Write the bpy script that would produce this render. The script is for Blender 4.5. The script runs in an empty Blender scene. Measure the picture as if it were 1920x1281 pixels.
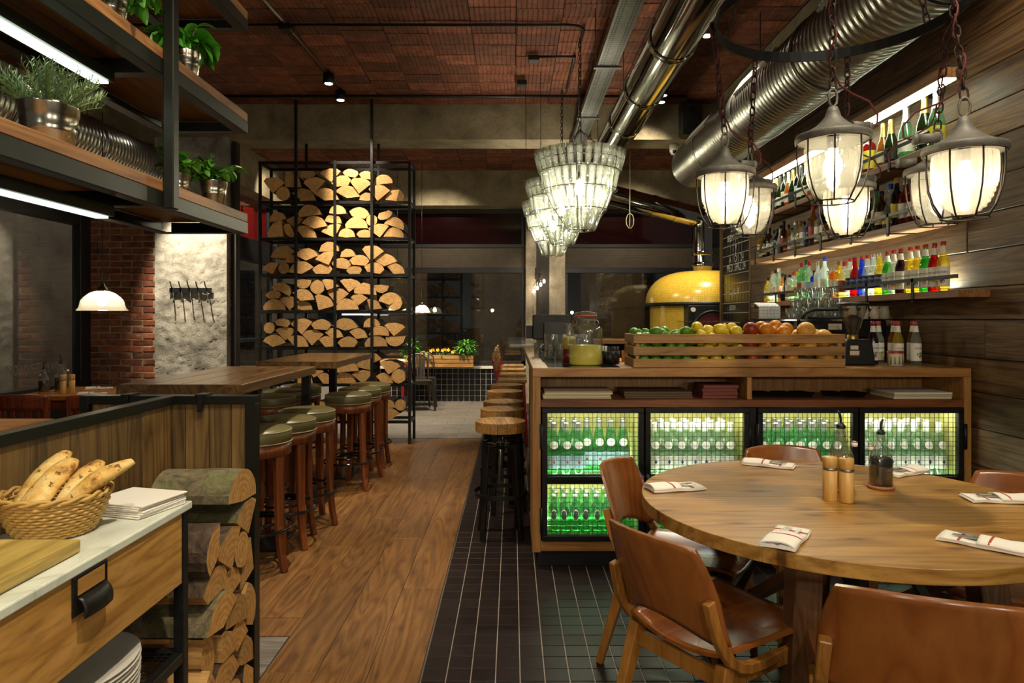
import bpy, bmesh, math, random
import numpy as np
from mathutils import Vector, Matrix

RND = random.Random(11)
PI = math.pi
S = bpy.context.scene
COL = S.collection

# ------------------------------------------------------------------ camera, world, exposure
CAM_Z = 1.4
cd = bpy.data.cameras.new('camera')
cd.lens = 24.0
cd.sensor_width = 36.0
cd.sensor_fit = 'HORIZONTAL'
cd.shift_y = -42.5 / 1920.0
cd.clip_start = 0.05
cd.clip_end = 80
cam = bpy.data.objects.new('camera', cd)
cam.location = (0, 0, CAM_Z)
cam.rotation_euler = (PI / 2, 0, 0)
COL.objects.link(cam)
S.camera = cam

w = bpy.data.worlds.new('night')
w.use_nodes = True
w.node_tree.nodes['Background'].inputs[0].default_value = (0.55, 0.5, 0.42, 1)
w.node_tree.nodes['Background'].inputs[1].default_value = 0.11
S.world = w
S.view_settings.view_transform = 'Standard'
S.view_settings.look = 'None'
S.view_settings.gamma = 1.0
S.view_settings.use_curve_mapping = False
S.view_settings.exposure = 0.35
cy = S.cycles
cy.max_bounces = 7
cy.diffuse_bounces = 3
cy.glossy_bounces = 4
cy.transmission_bounces = 6
cy.transparent_max_bounces = 40
cy.caustics_reflective = False
cy.caustics_refractive = False
cy.sample_clamp_indirect = 3.0
cy.sample_clamp_direct = 0.0
cy.blur_glossy = 0.5


def light(name, kind, loc, energy, color=(1, 0.78, 0.52), size=0.05, target=None, spot=60, blend=0.5, size_y=None):
    ld = bpy.data.lights.new(name, kind)
    ld.energy = energy
    ld.color = color
    if kind == 'AREA':
        ld.size = size
        if size_y:
            ld.shape = 'RECTANGLE'
            ld.size_y = size_y
    else:
        ld.shadow_soft_size = size
    if kind == 'SPOT':
        ld.spot_size = math.radians(spot)
        ld.spot_blend = blend
    o = bpy.data.objects.new(name, ld)
    o.location = loc
    if target is not None:
        d = Vector(target) - Vector(loc)
        o.rotation_euler = d.to_track_quat('-Z', 'Y').to_euler()
    COL.objects.link(o)
    return o


WARM = (1.0, 0.76, 0.46)
HALO = (1.0, 0.87, 0.66)
LEDC = (0.93, 1.0, 0.80)
# spot beams: some have housings further down, others are unseen, mostly added fill
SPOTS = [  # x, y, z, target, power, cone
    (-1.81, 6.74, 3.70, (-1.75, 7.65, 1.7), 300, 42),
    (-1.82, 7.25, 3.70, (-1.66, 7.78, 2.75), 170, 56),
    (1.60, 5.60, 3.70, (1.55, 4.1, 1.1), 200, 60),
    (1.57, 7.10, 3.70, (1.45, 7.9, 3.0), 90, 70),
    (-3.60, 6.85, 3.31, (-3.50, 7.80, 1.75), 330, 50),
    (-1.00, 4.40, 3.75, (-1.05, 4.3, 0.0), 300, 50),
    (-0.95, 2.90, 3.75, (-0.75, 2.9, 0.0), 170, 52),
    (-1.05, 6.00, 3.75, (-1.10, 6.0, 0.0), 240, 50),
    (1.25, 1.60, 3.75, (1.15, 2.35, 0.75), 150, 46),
    (0.25, 1.0, 3.7, (-1.12, 1.75, 0.86), 230, 38),  # added fill over the sideboard
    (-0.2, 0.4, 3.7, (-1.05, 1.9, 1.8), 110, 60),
    (0.3, -1.6, 3.5, (0.9, 2.4, 0.6), 40, 60),  # front fill added from behind the camera, as are the next two
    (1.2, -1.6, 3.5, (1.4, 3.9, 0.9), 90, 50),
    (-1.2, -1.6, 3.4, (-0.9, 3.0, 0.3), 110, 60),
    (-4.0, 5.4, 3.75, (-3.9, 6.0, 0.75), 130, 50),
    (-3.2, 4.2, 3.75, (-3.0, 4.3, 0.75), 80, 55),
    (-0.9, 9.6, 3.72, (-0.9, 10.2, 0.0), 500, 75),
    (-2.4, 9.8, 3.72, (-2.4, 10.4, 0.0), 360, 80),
    (-2.7, 9.7, 3.72, (-4.05, 10.9, 2.95), 150, 50),  # added inside to brighten the red awning
    (-1.2, 10.0, 3.72, (-1.2, 11.6, 1.9), 110, 85),  # this and the next are added to brighten the far window bands
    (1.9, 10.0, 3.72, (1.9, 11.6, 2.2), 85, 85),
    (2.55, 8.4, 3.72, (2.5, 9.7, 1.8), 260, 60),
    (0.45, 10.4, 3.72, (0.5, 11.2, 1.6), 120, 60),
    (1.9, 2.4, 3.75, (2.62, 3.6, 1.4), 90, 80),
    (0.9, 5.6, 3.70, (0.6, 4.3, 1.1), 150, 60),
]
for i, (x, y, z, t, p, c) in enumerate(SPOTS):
    light('spot_and_fill_beam', 'SPOT', (x, y, z - 0.02), p, HALO, 0.035, t, c, 0.6)

# unseen fill lights added behind the camera to brighten the room
light('room_fill_glow', 'POINT', (0.9, -1.2, 1.62), 44, (1.0, 0.88, 0.68), 0.05)
light('room_fill_glow', 'POINT', (-0.7, -1.1, 1.7), 36, (1.0, 0.88, 0.68), 0.05)
light('room_fill_glow', 'POINT', (2.1, -0.6, 1.62), 34, (1.0, 0.88, 0.68), 0.05)

# ------------------------------------------------------------------ helpers
def C(h):
    h = h.lstrip('#')
    out = []
    for i in (0, 2, 4):
        v = int(h[i:i + 2], 16) / 255.0
        out.append(v / 12.92 if v <= 0.04045 else ((v + 0.055) / 1.055) ** 2.4)
    return (out[0], out[1], out[2], 1.0)


def ordw(n):
    w = ['zeroth', 'first', 'second', 'third', 'fourth', 'fifth', 'sixth', 'seventh', 'eighth', 'ninth', 'tenth', 'eleventh', 'twelfth', 'thirteenth',
         'fourteenth', 'fifteenth', 'sixteenth', 'seventeenth', 'eighteenth', 'nineteenth']
    if n < 20:
        return w[n]
    t = {2: 'twent', 3: 'thirt', 4: 'fort', 5: 'fift'}[n // 10]
    return t + 'ieth' if n % 10 == 0 else t + 'y-' + w[n % 10]


class MB:
    def __init__(s):
        s.v = []; s.f = []; s.m = []; s.sm = []

    def add(s, vs, fs, mi=0, sm=False):
        o = len(s.v)
        s.v.extend([tuple(p) for p in vs])
        for f in fs:
            s.f.append(tuple(i + o for i in f)); s.m.append(mi); s.sm.append(sm)
        return s

    def box(s, x0, x1, y0, y1, z0, z1, mi=0):
        vs = [(x0, y0, z0), (x1, y0, z0), (x1, y1, z0), (x0, y1, z0), (x0, y0, z1), (x1, y0, z1), (x1, y1, z1), (x0, y1, z1)]
        return s.add(vs, [(0, 3, 2, 1), (4, 5, 6, 7), (0, 1, 5, 4), (1, 2, 6, 5), (2, 3, 7, 6), (3, 0, 4, 7)], mi)

    def obox(s, c, hx, hy, hz, rot=None, mi=0):
        M = rot if rot is not None else Matrix.Identity(3)
        c = Vector(c)
        vs = [c + M @ Vector((a * hx, b * hy, d * hz)) for a, b, d in
              ((-1, -1, -1), (1, -1, -1), (1, 1, -1), (-1, 1, -1), (-1, -1, 1), (1, -1, 1), (1, 1, 1), (-1, 1, 1))]
        return s.add(vs, [(0, 3, 2, 1), (4, 5, 6, 7), (0, 1, 5, 4), (1, 2, 6, 5), (2, 3, 7, 6), (3, 0, 4, 7)], mi)

    def bar(s, p0, p1, w0, h0, w1=None, h1=None, up=(0, 0, 1), mi=0):
        w1 = w0 if w1 is None else w1
        h1 = h0 if h1 is None else h1
        p0 = Vector(p0); p1 = Vector(p1)
        d = (p1 - p0).normalized()
        up = Vector(up)
        a = d.cross(up)
        if a.length < 1e-4:
            a = d.cross(Vector((0, 1, 0)))
        a.normalize(); b = a.cross(d).normalized()
        vs = []
        for p, w, h in ((p0, w0, h0), (p1, w1, h1)):
            for i, j in ((-1, -1), (1, -1), (1, 1), (-1, 1)):
                vs.append(p + a * (i * w / 2) + b * (j * h / 2))
        return s.add(vs, [(0, 3, 2, 1), (4, 5, 6, 7), (0, 1, 5, 4), (1, 2, 6, 5), (2, 3, 7, 6), (3, 0, 4, 7)], mi)

    def tube(s, pts, r, n=8, closed=False, mi=0, sm=True, caps=True, rr=None, flat=None, up=None):
        pts = [Vector(p) for p in pts]
        k = len(pts)
        vs = []
        a = None
        for i in range(k):
            if closed:
                t = (pts[(i + 1) % k] - pts[i - 1]).normalized()
            else:
                t = (pts[min(i + 1, k - 1)] - pts[max(i - 1, 0)]).normalized()
            if up is not None:
                a = t.cross(Vector(up)).normalized()
            elif a is None:
                q = Vector((0, 0, 1)) if abs(t.z) < 0.9 else Vector((1, 0, 0))
                a = t.cross(q).normalized()
            else:
                a = (a - t * a.dot(t)).normalized()
            b = t.cross(a).normalized()
            ri = rr[i] if rr else r
            if flat:
                for ca, cb in ((-1, -1), (1, -1), (1, 1), (-1, 1)):
                    vs.append(pts[i] + a * (ca * flat[0] / 2) + b * (cb * flat[1] / 2))
            else:
                for j in range(n):
                    g = 2 * PI * j / n
                    vs.append(pts[i] + (a * math.cos(g) + b * math.sin(g)) * ri)
        if flat:
            n = 4
        fs = []
        for i in range(k if closed else k - 1):
            for j in range(n):
                fs.append((i * n + j, i * n + (j + 1) % n, ((i + 1) % k) * n + (j + 1) % n, ((i + 1) % k) * n + j))
        if caps and not closed:
            fs.append(tuple(range(n - 1, -1, -1)))
            fs.append(tuple((k - 1) * n + j for j in range(n)))
        return s.add(vs, fs, mi, sm and not flat)

    def cyl(s, p0, p1, r0, r1=None, n=16, caps=True, mi=0, sm=True):
        r1 = r0 if r1 is None else r1
        o = len(s.f)
        s.tube([p0, p1], r0, n, False, mi, sm, caps, rr=[r0, r1])
        if caps:
            s.sm[-1] = False; s.sm[-2] = False
        return s

    def lathe(s, prof, n=24, c=(0, 0, 0), mi=0, sm=True, sx=1.0, sy=1.0, rib=0.0, axis='Z'):
        vs = []; fs = []
        k = len(prof)
        for i, (r, z) in enumerate(prof):
            for j in range(n):
                g = 2 * PI * j / n
                q = r * (1 + (rib if j % 2 else -rib))
                x, y = q * math.cos(g) * sx, q * math.sin(g) * sy
                if axis == 'Z':
                    p = (c[0] + x, c[1] + y, c[2] + z)
                elif axis == 'Y':
                    p = (c[0] + x, c[1] + z, c[2] - y)
                else:
                    p = (c[0] + z, c[1] + x, c[2] + y)
                vs.append(p)
        for i in range(k - 1):
            for j in range(n):
                fs.append((i * n + j, i * n + (j + 1) % n, (i + 1) * n + (j + 1) % n, (i + 1) * n + j))
        if prof[0][0] > 1e-5:
            fs.append(tuple(range(n - 1, -1, -1))) if False else None
        return s.add(vs, [f for f in fs if f], mi, sm)

    def prism(s, poly, axis, a0, a1, mi=0, cap_mi=None, side_mi=None):
        n = len(poly)
        def P(u, v, a):
            return {'X': (a, u, v), 'Y': (u, a, v), 'Z': (u, v, a)}[axis]
        vs = [P(u, v, a0) for u, v in poly] + [P(u, v, a1) for u, v in poly]
        o = len(s.v)
        s.v.extend(vs)
        cm = mi if cap_mi is None else cap_mi
        for f in (tuple(range(n - 1, -1, -1)), tuple(range(n, 2 * n))):
            s.f.append(tuple(i + o for i in f)); s.m.append(cm); s.sm.append(False)
        for i in range(n):
            j = (i + 1) % n
            s.f.append((o + i, o + j, o + n + j, o + n + i))
            s.m.append(side_mi[i] if side_mi else mi); s.sm.append(False)
        return s

    def ball(s, c, rx, ry=None, rz=None, nu=16, nv=10, mi=0):
        ry = rx if ry is None else ry
        rz = rx if rz is None else rz
        prof = [(math.sin(PI * i / nv) + 1e-6, -math.cos(PI * i / nv)) for i in range(nv + 1)]
        o = len(s.v)
        s.lathe(prof, nu, (0, 0, 0), mi)
        for i in range(o, len(s.v)):
            x, y, z = s.v[i]
            s.v[i] = (c[0] + x * rx, c[1] + y * ry, c[2] + z * rz)
        return s

    def shell(s, fn, nu, nv, th, mi=0):
        """thin curved sheet: fn(u,v) for u,v in -1..1, thickened by th along its normal"""
        P = [[Vector(fn(-1 + 2 * i / nu, -1 + 2 * j / nv)) for j in range(nv + 1)] for i in range(nu + 1)]
        top = []; bot = []
        for i in range(nu + 1):
            for j in range(nv + 1):
                du = P[min(i + 1, nu)][j] - P[max(i - 1, 0)][j]
                dv = P[i][min(j + 1, nv)] - P[i][max(j - 1, 0)]
                nrm = du.cross(dv)
                nrm = nrm.normalized() if nrm.length > 1e-9 else Vector((0, 0, 1))
                top.append(P[i][j] + nrm * th / 2); bot.append(P[i][j] - nrm * th / 2)
        n = len(top); W = nv + 1
        fs = []
        for i in range(nu):
            for j in range(nv):
                a, b, c, d = i * W + j, (i + 1) * W + j, (i + 1) * W + j + 1, i * W + j + 1
                fs.append((a, b, c, d)); fs.append((n + d, n + c, n + b, n + a))
        s.add(top + bot, fs, mi, True)
        o = len(s.v) - 2 * n
        ring = [i * W for i in range(nu + 1)] + [nu * W + j for j in range(1, nv + 1)] + [i * W + nv for i in range(nu - 1, -1, -1)] + [j for j in range(nv - 1, 0, -1)]
        for a, b in zip(ring, ring[1:] + ring[:1]):
            s.f.append((o + b, o + a, o + n + a, o + n + b)); s.m.append(mi); s.sm.append(False)
        return s

    def mesh(s, name, mats, bev=0.0, seg=1):
        me = bpy.data.meshes.new(name)
        me.from_pydata(s.v, [], s.f)
        for m in (mats if isinstance(mats, (list, tuple)) else [mats]):
            me.materials.append(m)
        if len(me.polygons) == len(s.m):
            me.polygons.foreach_set('material_index', s.m)
            me.polygons.foreach_set('use_smooth', s.sm)
        if bev > 0:
            bm = bmesh.new(); bm.from_mesh(me)
            ed = [e for e in bm.edges if e.is_manifold and e.calc_face_angle(0) > 0.6]
            bmesh.ops.bevel(bm, geom=ed, offset=bev, segments=seg, affect='EDGES', profile=0.5, clamp_overlap=True)
            bm.to_mesh(me); bm.free()
        me.update()
        return me

    def build(s, name, mats, parent=None, bev=0.0, seg=1, loc=None, rot=None, **props):
        return inst(name, s.mesh(name, mats, bev, seg), parent, loc, rot, **props)


def inst(name, me, parent=None, loc=None, rot=None, scale=None, **props):
    o = bpy.data.objects.new(name, me)
    COL.objects.link(o)
    if parent is not None:
        o.parent = parent
    if loc is not None:
        o.location = loc
    if rot is not None:
        o.rotation_euler = rot if isinstance(rot, (tuple, list)) else (0, 0, rot)
    if scale is not None:
        o.scale = scale if isinstance(scale, (tuple, list)) else (scale,) * 3
    for k, v in props.items():
        o[k] = v
    return o


def tag(o, label, cat, group=None):
    o['label'] = label; o['category'] = cat
    if group:
        o['group'] = group
    return o


def thing(name, label, cat, loc=(0, 0, 0), rz=0.0, group=None):
    o = bpy.data.objects.new(name, None)
    o.empty_display_size = 0.05
    COL.objects.link(o)
    o.location = loc
    o.rotation_euler = (0, 0, rz)
    return tag(o, label, cat, group)


KIDS = {}
def copy_tree(root, loc, rz=None, label=None, group=None, name=None):
    kids = {}
    if not KIDS.get(root.name):
        KIDS[root.name] = [(c, list(c.children)) for c in root.children]
    r = root.copy(); COL.objects.link(r); r.location = loc
    if rz is not None:
        r.rotation_euler = (0, 0, rz) if not isinstance(rz, tuple) else rz
    if label:
        r['label'] = label
    if group:
        r['group'] = group
    for c, gs in KIDS[root.name]:
        k = c.copy(); COL.objects.link(k); k.parent = r
        for g in gs:
            q = g.copy(); COL.objects.link(q); q.parent = k
    return r


def structure(o):
    o['kind'] = 'structure'
    return o


def text(name, body, mat, parent, loc, rot, size, depth=0.0, mirror=False, align='CENTER', **props):
    cu = bpy.data.curves.new(name, 'FONT')
    cu.body = body; cu.size = size; cu.extrude = depth
    cu.align_x = align; cu.align_y = 'CENTER'
    cu.resolution_u = 2
    t = bpy.data.objects.new(name, cu)
    COL.objects.link(t)
    dg = bpy.context.evaluated_depsgraph_get()
    me = bpy.data.meshes.new_from_object(t.evaluated_get(dg))
    bpy.data.objects.remove(t); bpy.data.curves.remove(cu)
    me.name = name
    if mirror:
        for v in me.vertices:
            v.co.x = -v.co.x
    me.materials.clear(); me.materials.append(mat)
    return inst(name, me, parent, loc, rot, **props)
# ------------------------------------------------------------------ materials
def newmat(name):
    m = bpy.data.materials.new(name)
    m.use_nodes = True
    nt = m.node_tree
    b = nt.nodes['Principled BSDF']
    return m, nt, b


def nd(nt, t, **kw):
    n = nt.nodes.new(t)
    for k, v in kw.items():
        if k.startswith('i_'):
            key = k[2:]
            n.inputs[int(key) if key.isdigit() else key.replace('_', ' ')].default_value = v
        else:
            setattr(n, k, v)
    return n


def ramp(nt, fac, stops):
    r = nt.nodes.new('ShaderNodeValToRGB')
    e = r.color_ramp.elements
    e[0].position, e[0].color = stops[0]
    e[1].position, e[1].color = stops[-1]
    for p, c in stops[1:-1]:
        q = e.new(p); q.color = c
    nt.links.new(fac, r.inputs[0])
    return r.outputs[0]


def coords(nt, scale=(1, 1, 1), rnd=True):
    tc = nt.nodes.new('ShaderNodeTexCoord')
    out = tc.outputs['Object']
    if rnd:
        oi = nt.nodes.new('ShaderNodeObjectInfo')
        mu = nd(nt, 'ShaderNodeVectorMath', operation='MULTIPLY')
        mu.inputs[1].default_value = (37.0, 53.0, 29.0)
        cb = nt.nodes.new('ShaderNodeCombineXYZ')
        for i in range(3):
            nt.links.new(oi.outputs['Random'], cb.inputs[i])
        nt.links.new(cb.outputs[0], mu.inputs[0])
        ad = nd(nt, 'ShaderNodeVectorMath', operation='ADD')
        nt.links.new(out, ad.inputs[0]); nt.links.new(mu.outputs[0], ad.inputs[1])
        out = ad.outputs[0]
    mp = nt.nodes.new('ShaderNodeMapping')
    mp.inputs['Scale'].default_value = scale
    nt.links.new(out, mp.inputs[0])
    return mp.outputs[0]


def noise(nt, vec, scale, detail=5, rough=0.55, dist=0.0):
    n = nd(nt, 'ShaderNodeTexNoise')
    n.inputs['Scale'].default_value = scale
    n.inputs['Detail'].default_value = detail
    n.inputs['Roughness'].default_value = rough
    n.inputs['Distortion'].default_value = dist
    nt.links.new(vec, n.inputs['Vector'])
    return n.outputs['Fac']


def mix(nt, fac, a, b, mode='MIX'):
    m = nd(nt, 'ShaderNodeMix', data_type='RGBA', blend_type=mode)
    if isinstance(fac, (int, float)):
        m.inputs[0].default_value = fac
    else:
        nt.links.new(fac, m.inputs[0])
    for s, v in ((6, a), (7, b)):
        if hasattr(v, 'links'):
            nt.links.new(v, m.inputs[s])
        else:
            m.inputs[s].default_value = v
    return m.outputs[2]


def bump(nt, b, h, strength=0.3, dist=0.01):
    n = nd(nt, 'ShaderNodeBump')
    n.inputs['Strength'].default_value = strength
    n.inputs['Distance'].default_value = dist
    nt.links.new(h, n.inputs['Height'])
    nt.links.new(n.outputs[0], b.inputs['Normal'])


def vary(nt, col, amt, hue=0.0):
    if amt <= 0:
        return col
    oi = nt.nodes.new('ShaderNodeObjectInfo')
    mr = nd(nt, 'ShaderNodeMapRange')
    mr.inputs['To Min'].default_value = 1 - amt
    mr.inputs['To Max'].default_value = 1 + amt
    nt.links.new(oi.outputs['Random'], mr.inputs['Value'])
    hs = nt.nodes.new('ShaderNodeHueSaturation')
    nt.links.new(mr.outputs[0], hs.inputs['Value'])
    nt.links.new(col, hs.inputs['Color'])
    return hs.outputs[0]


def simple(name, col, rough=0.5, metal=0.0, spec=0.5, coat=0.0, bumpy=0.0, bscale=60, vr=0.0, mottled=0.0):
    m, nt, b = newmat(name)
    b.inputs['Base Color'].default_value = C(col)
    b.inputs['Roughness'].default_value = rough
    b.inputs['Metallic'].default_value = metal
    b.inputs['Specular IOR Level'].default_value = spec
    b.inputs['Coat Weight'].default_value = coat
    if bumpy or mottled:
        v = coords(nt)
        h = noise(nt, v, bscale, 4)
        if bumpy:
            bump(nt, b, h, bumpy, 0.004)
        if mottled:
            c = C(col)
            k = tuple(x * (1 - mottled) for x in c[:3]) + (1,)
            l = tuple(min(1, x * (1 + mottled)) for x in c[:3]) + (1,)
            cc = ramp(nt, h, [(0.3, k), (0.7, l)])
            nt.links.new(vary(nt, cc, vr), b.inputs['Base Color'])
    elif vr:
        rgb = nt.nodes.new('ShaderNodeRGB'); rgb.outputs[0].default_value = C(col)
        nt.links.new(vary(nt, rgb.outputs[0], vr), b.inputs['Base Color'])
    return m


def wood(name, dark, mid, lite, axis='Y', grain=9.0, stretch=14.0, rough=0.45, vr=0.2, bmp=0.25, knots=0.0, coat=0.0, fine=1.0, ring=0.45, flat=False):
    m, nt, b = newmat(name)
    sc = [1.0, 1.0, 1.0]
    sc['XYZ'.index(axis)] = 1.0 / stretch
    v = coords(nt, tuple(sc))
    # cathedral figure: fold a smooth stretched noise into soft bands
    n1 = noise(nt, v, grain, 2, 0.5, 0.6)
    mu = nd(nt, 'ShaderNodeMath', operation='MULTIPLY'); mu.inputs[1].default_value = 11.0
    nt.links.new(n1, mu.inputs[0])
    fr = nd(nt, 'ShaderNodeMath', operation='PINGPONG'); fr.inputs[1].default_value = 0.5
    nt.links.new(mu.outputs[0], fr.inputs[0])
    db = nd(nt, 'ShaderNodeMath', operation='MULTIPLY'); db.inputs[1].default_value = 2.0
    nt.links.new(fr.outputs[0], db.inputs[0])
    k = ring
    cd_, cm, cl = C(dark), C(mid), C(lite)
    lo = tuple(cm[i] * (1 - k) + cd_[i] * k for i in range(3)) + (1,)
    hi = tuple(cm[i] * 0.45 + cl[i] * 0.55 for i in range(3)) + (1,)
    c1 = ramp(nt, db.outputs[0], [(0.0, lo), (0.28, cm), (1.0, hi)])
    n4 = noise(nt, v, grain * 3.3, 4, 0.6, 0.3)
    c4 = ramp(nt, n4, [(0.3, (0.74, 0.72, 0.70, 1)), (0.62, (1.06, 1.06, 1.06, 1))])
    col = mix(nt, 0.8, c1, c4, 'MULTIPLY')
    n2 = noise(nt, v, grain * 16, 4, 0.65, 0.2)
    c2 = ramp(nt, n2, [(0.34, (0.55, 0.52, 0.5, 1)), (0.52, (1, 1, 1, 1))])
    col = mix(nt, 0.6 * fine, col, c2, 'MULTIPLY')
    n3 = noise(nt, coords(nt, (1, 1, 1)), 1.7, 3, 0.6)
    c3 = ramp(nt, n3, [(0.3, (0.72, 0.71, 0.69, 1)), (0.65, (1.06, 1.06, 1.06, 1))])
    col = mix(nt, 0.7, col, c3, 'MULTIPLY')
    if knots:
        vo = nd(nt, 'ShaderNodeTexVoronoi')
        if flat:
            vo.voronoi_dimensions = '2D'
        ks = [7.5, 7.5, 7.5]; ks['XYZ'.index(axis)] = 2.6
        nt.links.new(coords(nt, tuple(ks)), vo.inputs['Vector'])
        vo.inputs['Scale'].default_value = 1.0
        kk = ramp(nt, vo.outputs['Distance'], [(0.05, (0.16, 0.11, 0.07, 1)), (0.085, (0.62, 0.52, 0.42, 1)), (0.2, (1, 1, 1, 1))])
        col = mix(nt, knots, col, kk, 'MULTIPLY')
    nt.links.new(vary(nt, col, vr), b.inputs['Base Color'])
    b.inputs['Roughness'].default_value = rough
    b.inputs['Coat Weight'].default_value = coat
    b.inputs['Coat Roughness'].default_value = 0.25
    bump(nt, b, n2, bmp, 0.003)
    return m


def concrete(name, dark, lite, scale=3.0, rough=0.85, bmp=0.5, streak=True):
    m, nt, b = newmat(name)
    v = coords(nt, (1, 1, 1), False)
    n1 = noise(nt, v, scale, 8, 0.65, 0.3)
    col = ramp(nt, n1, [(0.3, C(dark)), (0.68, C(lite))])
    n2 = noise(nt, v, scale * 14, 4, 0.7)
    c2 = ramp(nt, n2, [(0.28, (0.5, 0.48, 0.45, 1)), (0.5, (1, 1, 1, 1))])
    col = mix(nt, 0.6, col, c2, 'MULTIPLY')
    nt.links.new(col, b.inputs['Base Color'])
    b.inputs['Roughness'].default_value = rough
    bump(nt, b, n2, bmp, 0.01)
    return m


def emit(name, col, strength):
    m, nt, b = newmat(name)
    nt.nodes.remove(b)
    e = nd(nt, 'ShaderNodeEmission')
    e.inputs[0].default_value = col if len(col) == 4 else tuple(col) + (1,)
    e.inputs[1].default_value = strength
    nt.links.new(e.outputs[0], nt.nodes['Material Output'].inputs[0])
    return m


def glass(name, tint=(1, 1, 1), body=0.0, rough=0.03, fres=1.45, refl=1.0, edge=None):
    """thin-walled glass: tinted transparency, Fresnel gloss, optional milky body that scatters light"""
    m, nt, b = newmat(name)
    nt.nodes.remove(b)
    t = nd(nt, 'ShaderNodeBsdfTransparent'); t.inputs[0].default_value = tuple(tint) + (1,)
    cur = t.outputs[0]
    if edge:
        # glass is thicker to look through along its rims
        l2 = nd(nt, 'ShaderNodeLayerWeight'); l2.inputs[0].default_value = 0.5
        p2 = nd(nt, 'ShaderNodeMath', operation='POWER'); p2.inputs[1].default_value = 2.2
        nt.links.new(l2.outputs['Facing'], p2.inputs[0])
        nt.links.new(mix(nt, p2.outputs[0], tuple(tint) + (1,), tuple(edge) + (1,)), t.inputs[0])
    if body > 0:
        tr = nd(nt, 'ShaderNodeBsdfTranslucent'); tr.inputs[0].default_value = tuple(min(1, x * 1.0) for x in tint) + (1,)
        df = nd(nt, 'ShaderNodeBsdfDiffuse'); df.inputs[0].default_value = tuple(tint) + (1,)
        a = nt.nodes.new('ShaderNodeMixShader'); a.inputs[0].default_value = 0.35
        nt.links.new(tr.outputs[0], a.inputs[1]); nt.links.new(df.outputs[0], a.inputs[2])
        mx = nt.nodes.new('ShaderNodeMixShader'); mx.inputs[0].default_value = body
        nt.links.new(cur, mx.inputs[1]); nt.links.new(a.outputs[0], mx.inputs[2])
        cur = mx.outputs[0]
    g = nd(nt, 'ShaderNodeBsdfGlossy'); g.inputs['Roughness'].default_value = rough
    g.inputs['Color'].default_value = (refl, refl, refl, 1)
    lw = nd(nt, 'ShaderNodeLayerWeight'); lw.inputs[0].default_value = 0.5
    pw = nd(nt, 'ShaderNodeMath', operation='POWER'); pw.inputs[1].default_value = 4.0
    nt.links.new(lw.outputs['Facing'], pw.inputs[0])
    ma = nd(nt, 'ShaderNodeMath', operation='MULTIPLY_ADD'); ma.inputs[1].default_value = 0.85; ma.inputs[2].default_value = 0.045 * (fres - 1) / 0.5
    nt.links.new(pw.outputs[0], ma.inputs[0])
    mx = nt.nodes.new('ShaderNodeMixShader')
    nt.links.new(ma.outputs[0], mx.inputs[0])
    nt.links.new(cur, mx.inputs[1]); nt.links.new(g.outputs[0], mx.inputs[2])
    nt.links.new(mx.outputs[0], nt.nodes['Material Output'].inputs[0])
    return m


def bark_mat(name, dark, lite, moss=0.0):
    m, nt, b = newmat(name)
    v = coords(nt, (1, 1, 1))
    n1 = noise(nt, v, 22, 6, 0.7, 0.8)
    col = ramp(nt, n1, [(0.3, C(dark)), (0.7, C(lite))])
    if moss:
        n3 = noise(nt, v, 9, 4, 0.7)
        k = ramp(nt, n3, [(0.42, (0, 0, 0, 1)), (0.6, (1, 1, 1, 1))])
        sp = nd(nt, 'ShaderNodeMath', operation='MULTIPLY'); sp.inputs[1].default_value = moss
        nt.links.new(k, sp.inputs[0])
        col = mix(nt, sp.outputs[0], col, C('#5e6236'))
    nt.links.new(vary(nt, col, 0.2), b.inputs['Base Color'])
    b.inputs['Roughness'].default_value = 0.9
    bump(nt, b, n1, 0.9, 0.012)
    return m


def endgrain(name, dark, lite, axis=1):
    m, nt, b = newmat(name)
    tc = nt.nodes.new('ShaderNodeTexCoord')
    sc = [1, 1, 1]; sc[axis] = 0
    mp = nt.nodes.new('ShaderNodeMapping'); mp.inputs['Scale'].default_value = sc
    nt.links.new(tc.outputs['Object'], mp.inputs[0])
    ln = nd(nt, 'ShaderNodeVectorMath', operation='LENGTH')
    nz = nd(nt, 'ShaderNodeTexNoise'); nz.inputs['Scale'].default_value = 14; nt.links.new(mp.outputs[0], nz.inputs['Vector'])
    nt.links.new(mp.outputs[0], ln.inputs[0])
    a = nd(nt, 'ShaderNodeMath', operation='MULTIPLY_ADD'); a.inputs[1].default_value = 0.03
    nt.links.new(nz.outputs['Fac'], a.inputs[0]); nt.links.new(ln.outputs['Value'], a.inputs[2])
    mu = nd(nt, 'ShaderNodeMath', operation='MULTIPLY'); mu.inputs[1].default_value = 95
    nt.links.new(a.outputs[0], mu.inputs[0])
    pp = nd(nt, 'ShaderNodeMath', operation='PINGPONG'); pp.inputs[1].default_value = 1
    nt.links.new(mu.outputs[0], pp.inputs[0])
    c1 = ramp(nt, pp.outputs[0], [(0.0, C(dark)), (1.0, C(lite))])
    n2 = noise(nt, coords(nt), 30, 5, 0.7)
    c2 = ramp(nt, n2, [(0.3, (0.6, 0.55, 0.5, 1)), (0.6, (1.05, 1.05, 1.05, 1))])
    col = mix(nt, 0.75, c1, c2, 'MULTIPLY')
    nt.links.new(vary(nt, col, 0.22), b.inputs['Base Color'])
    b.inputs['Roughness'].default_value = 0.8
    bump(nt, b, n2, 0.5, 0.006)
    return m


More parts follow.
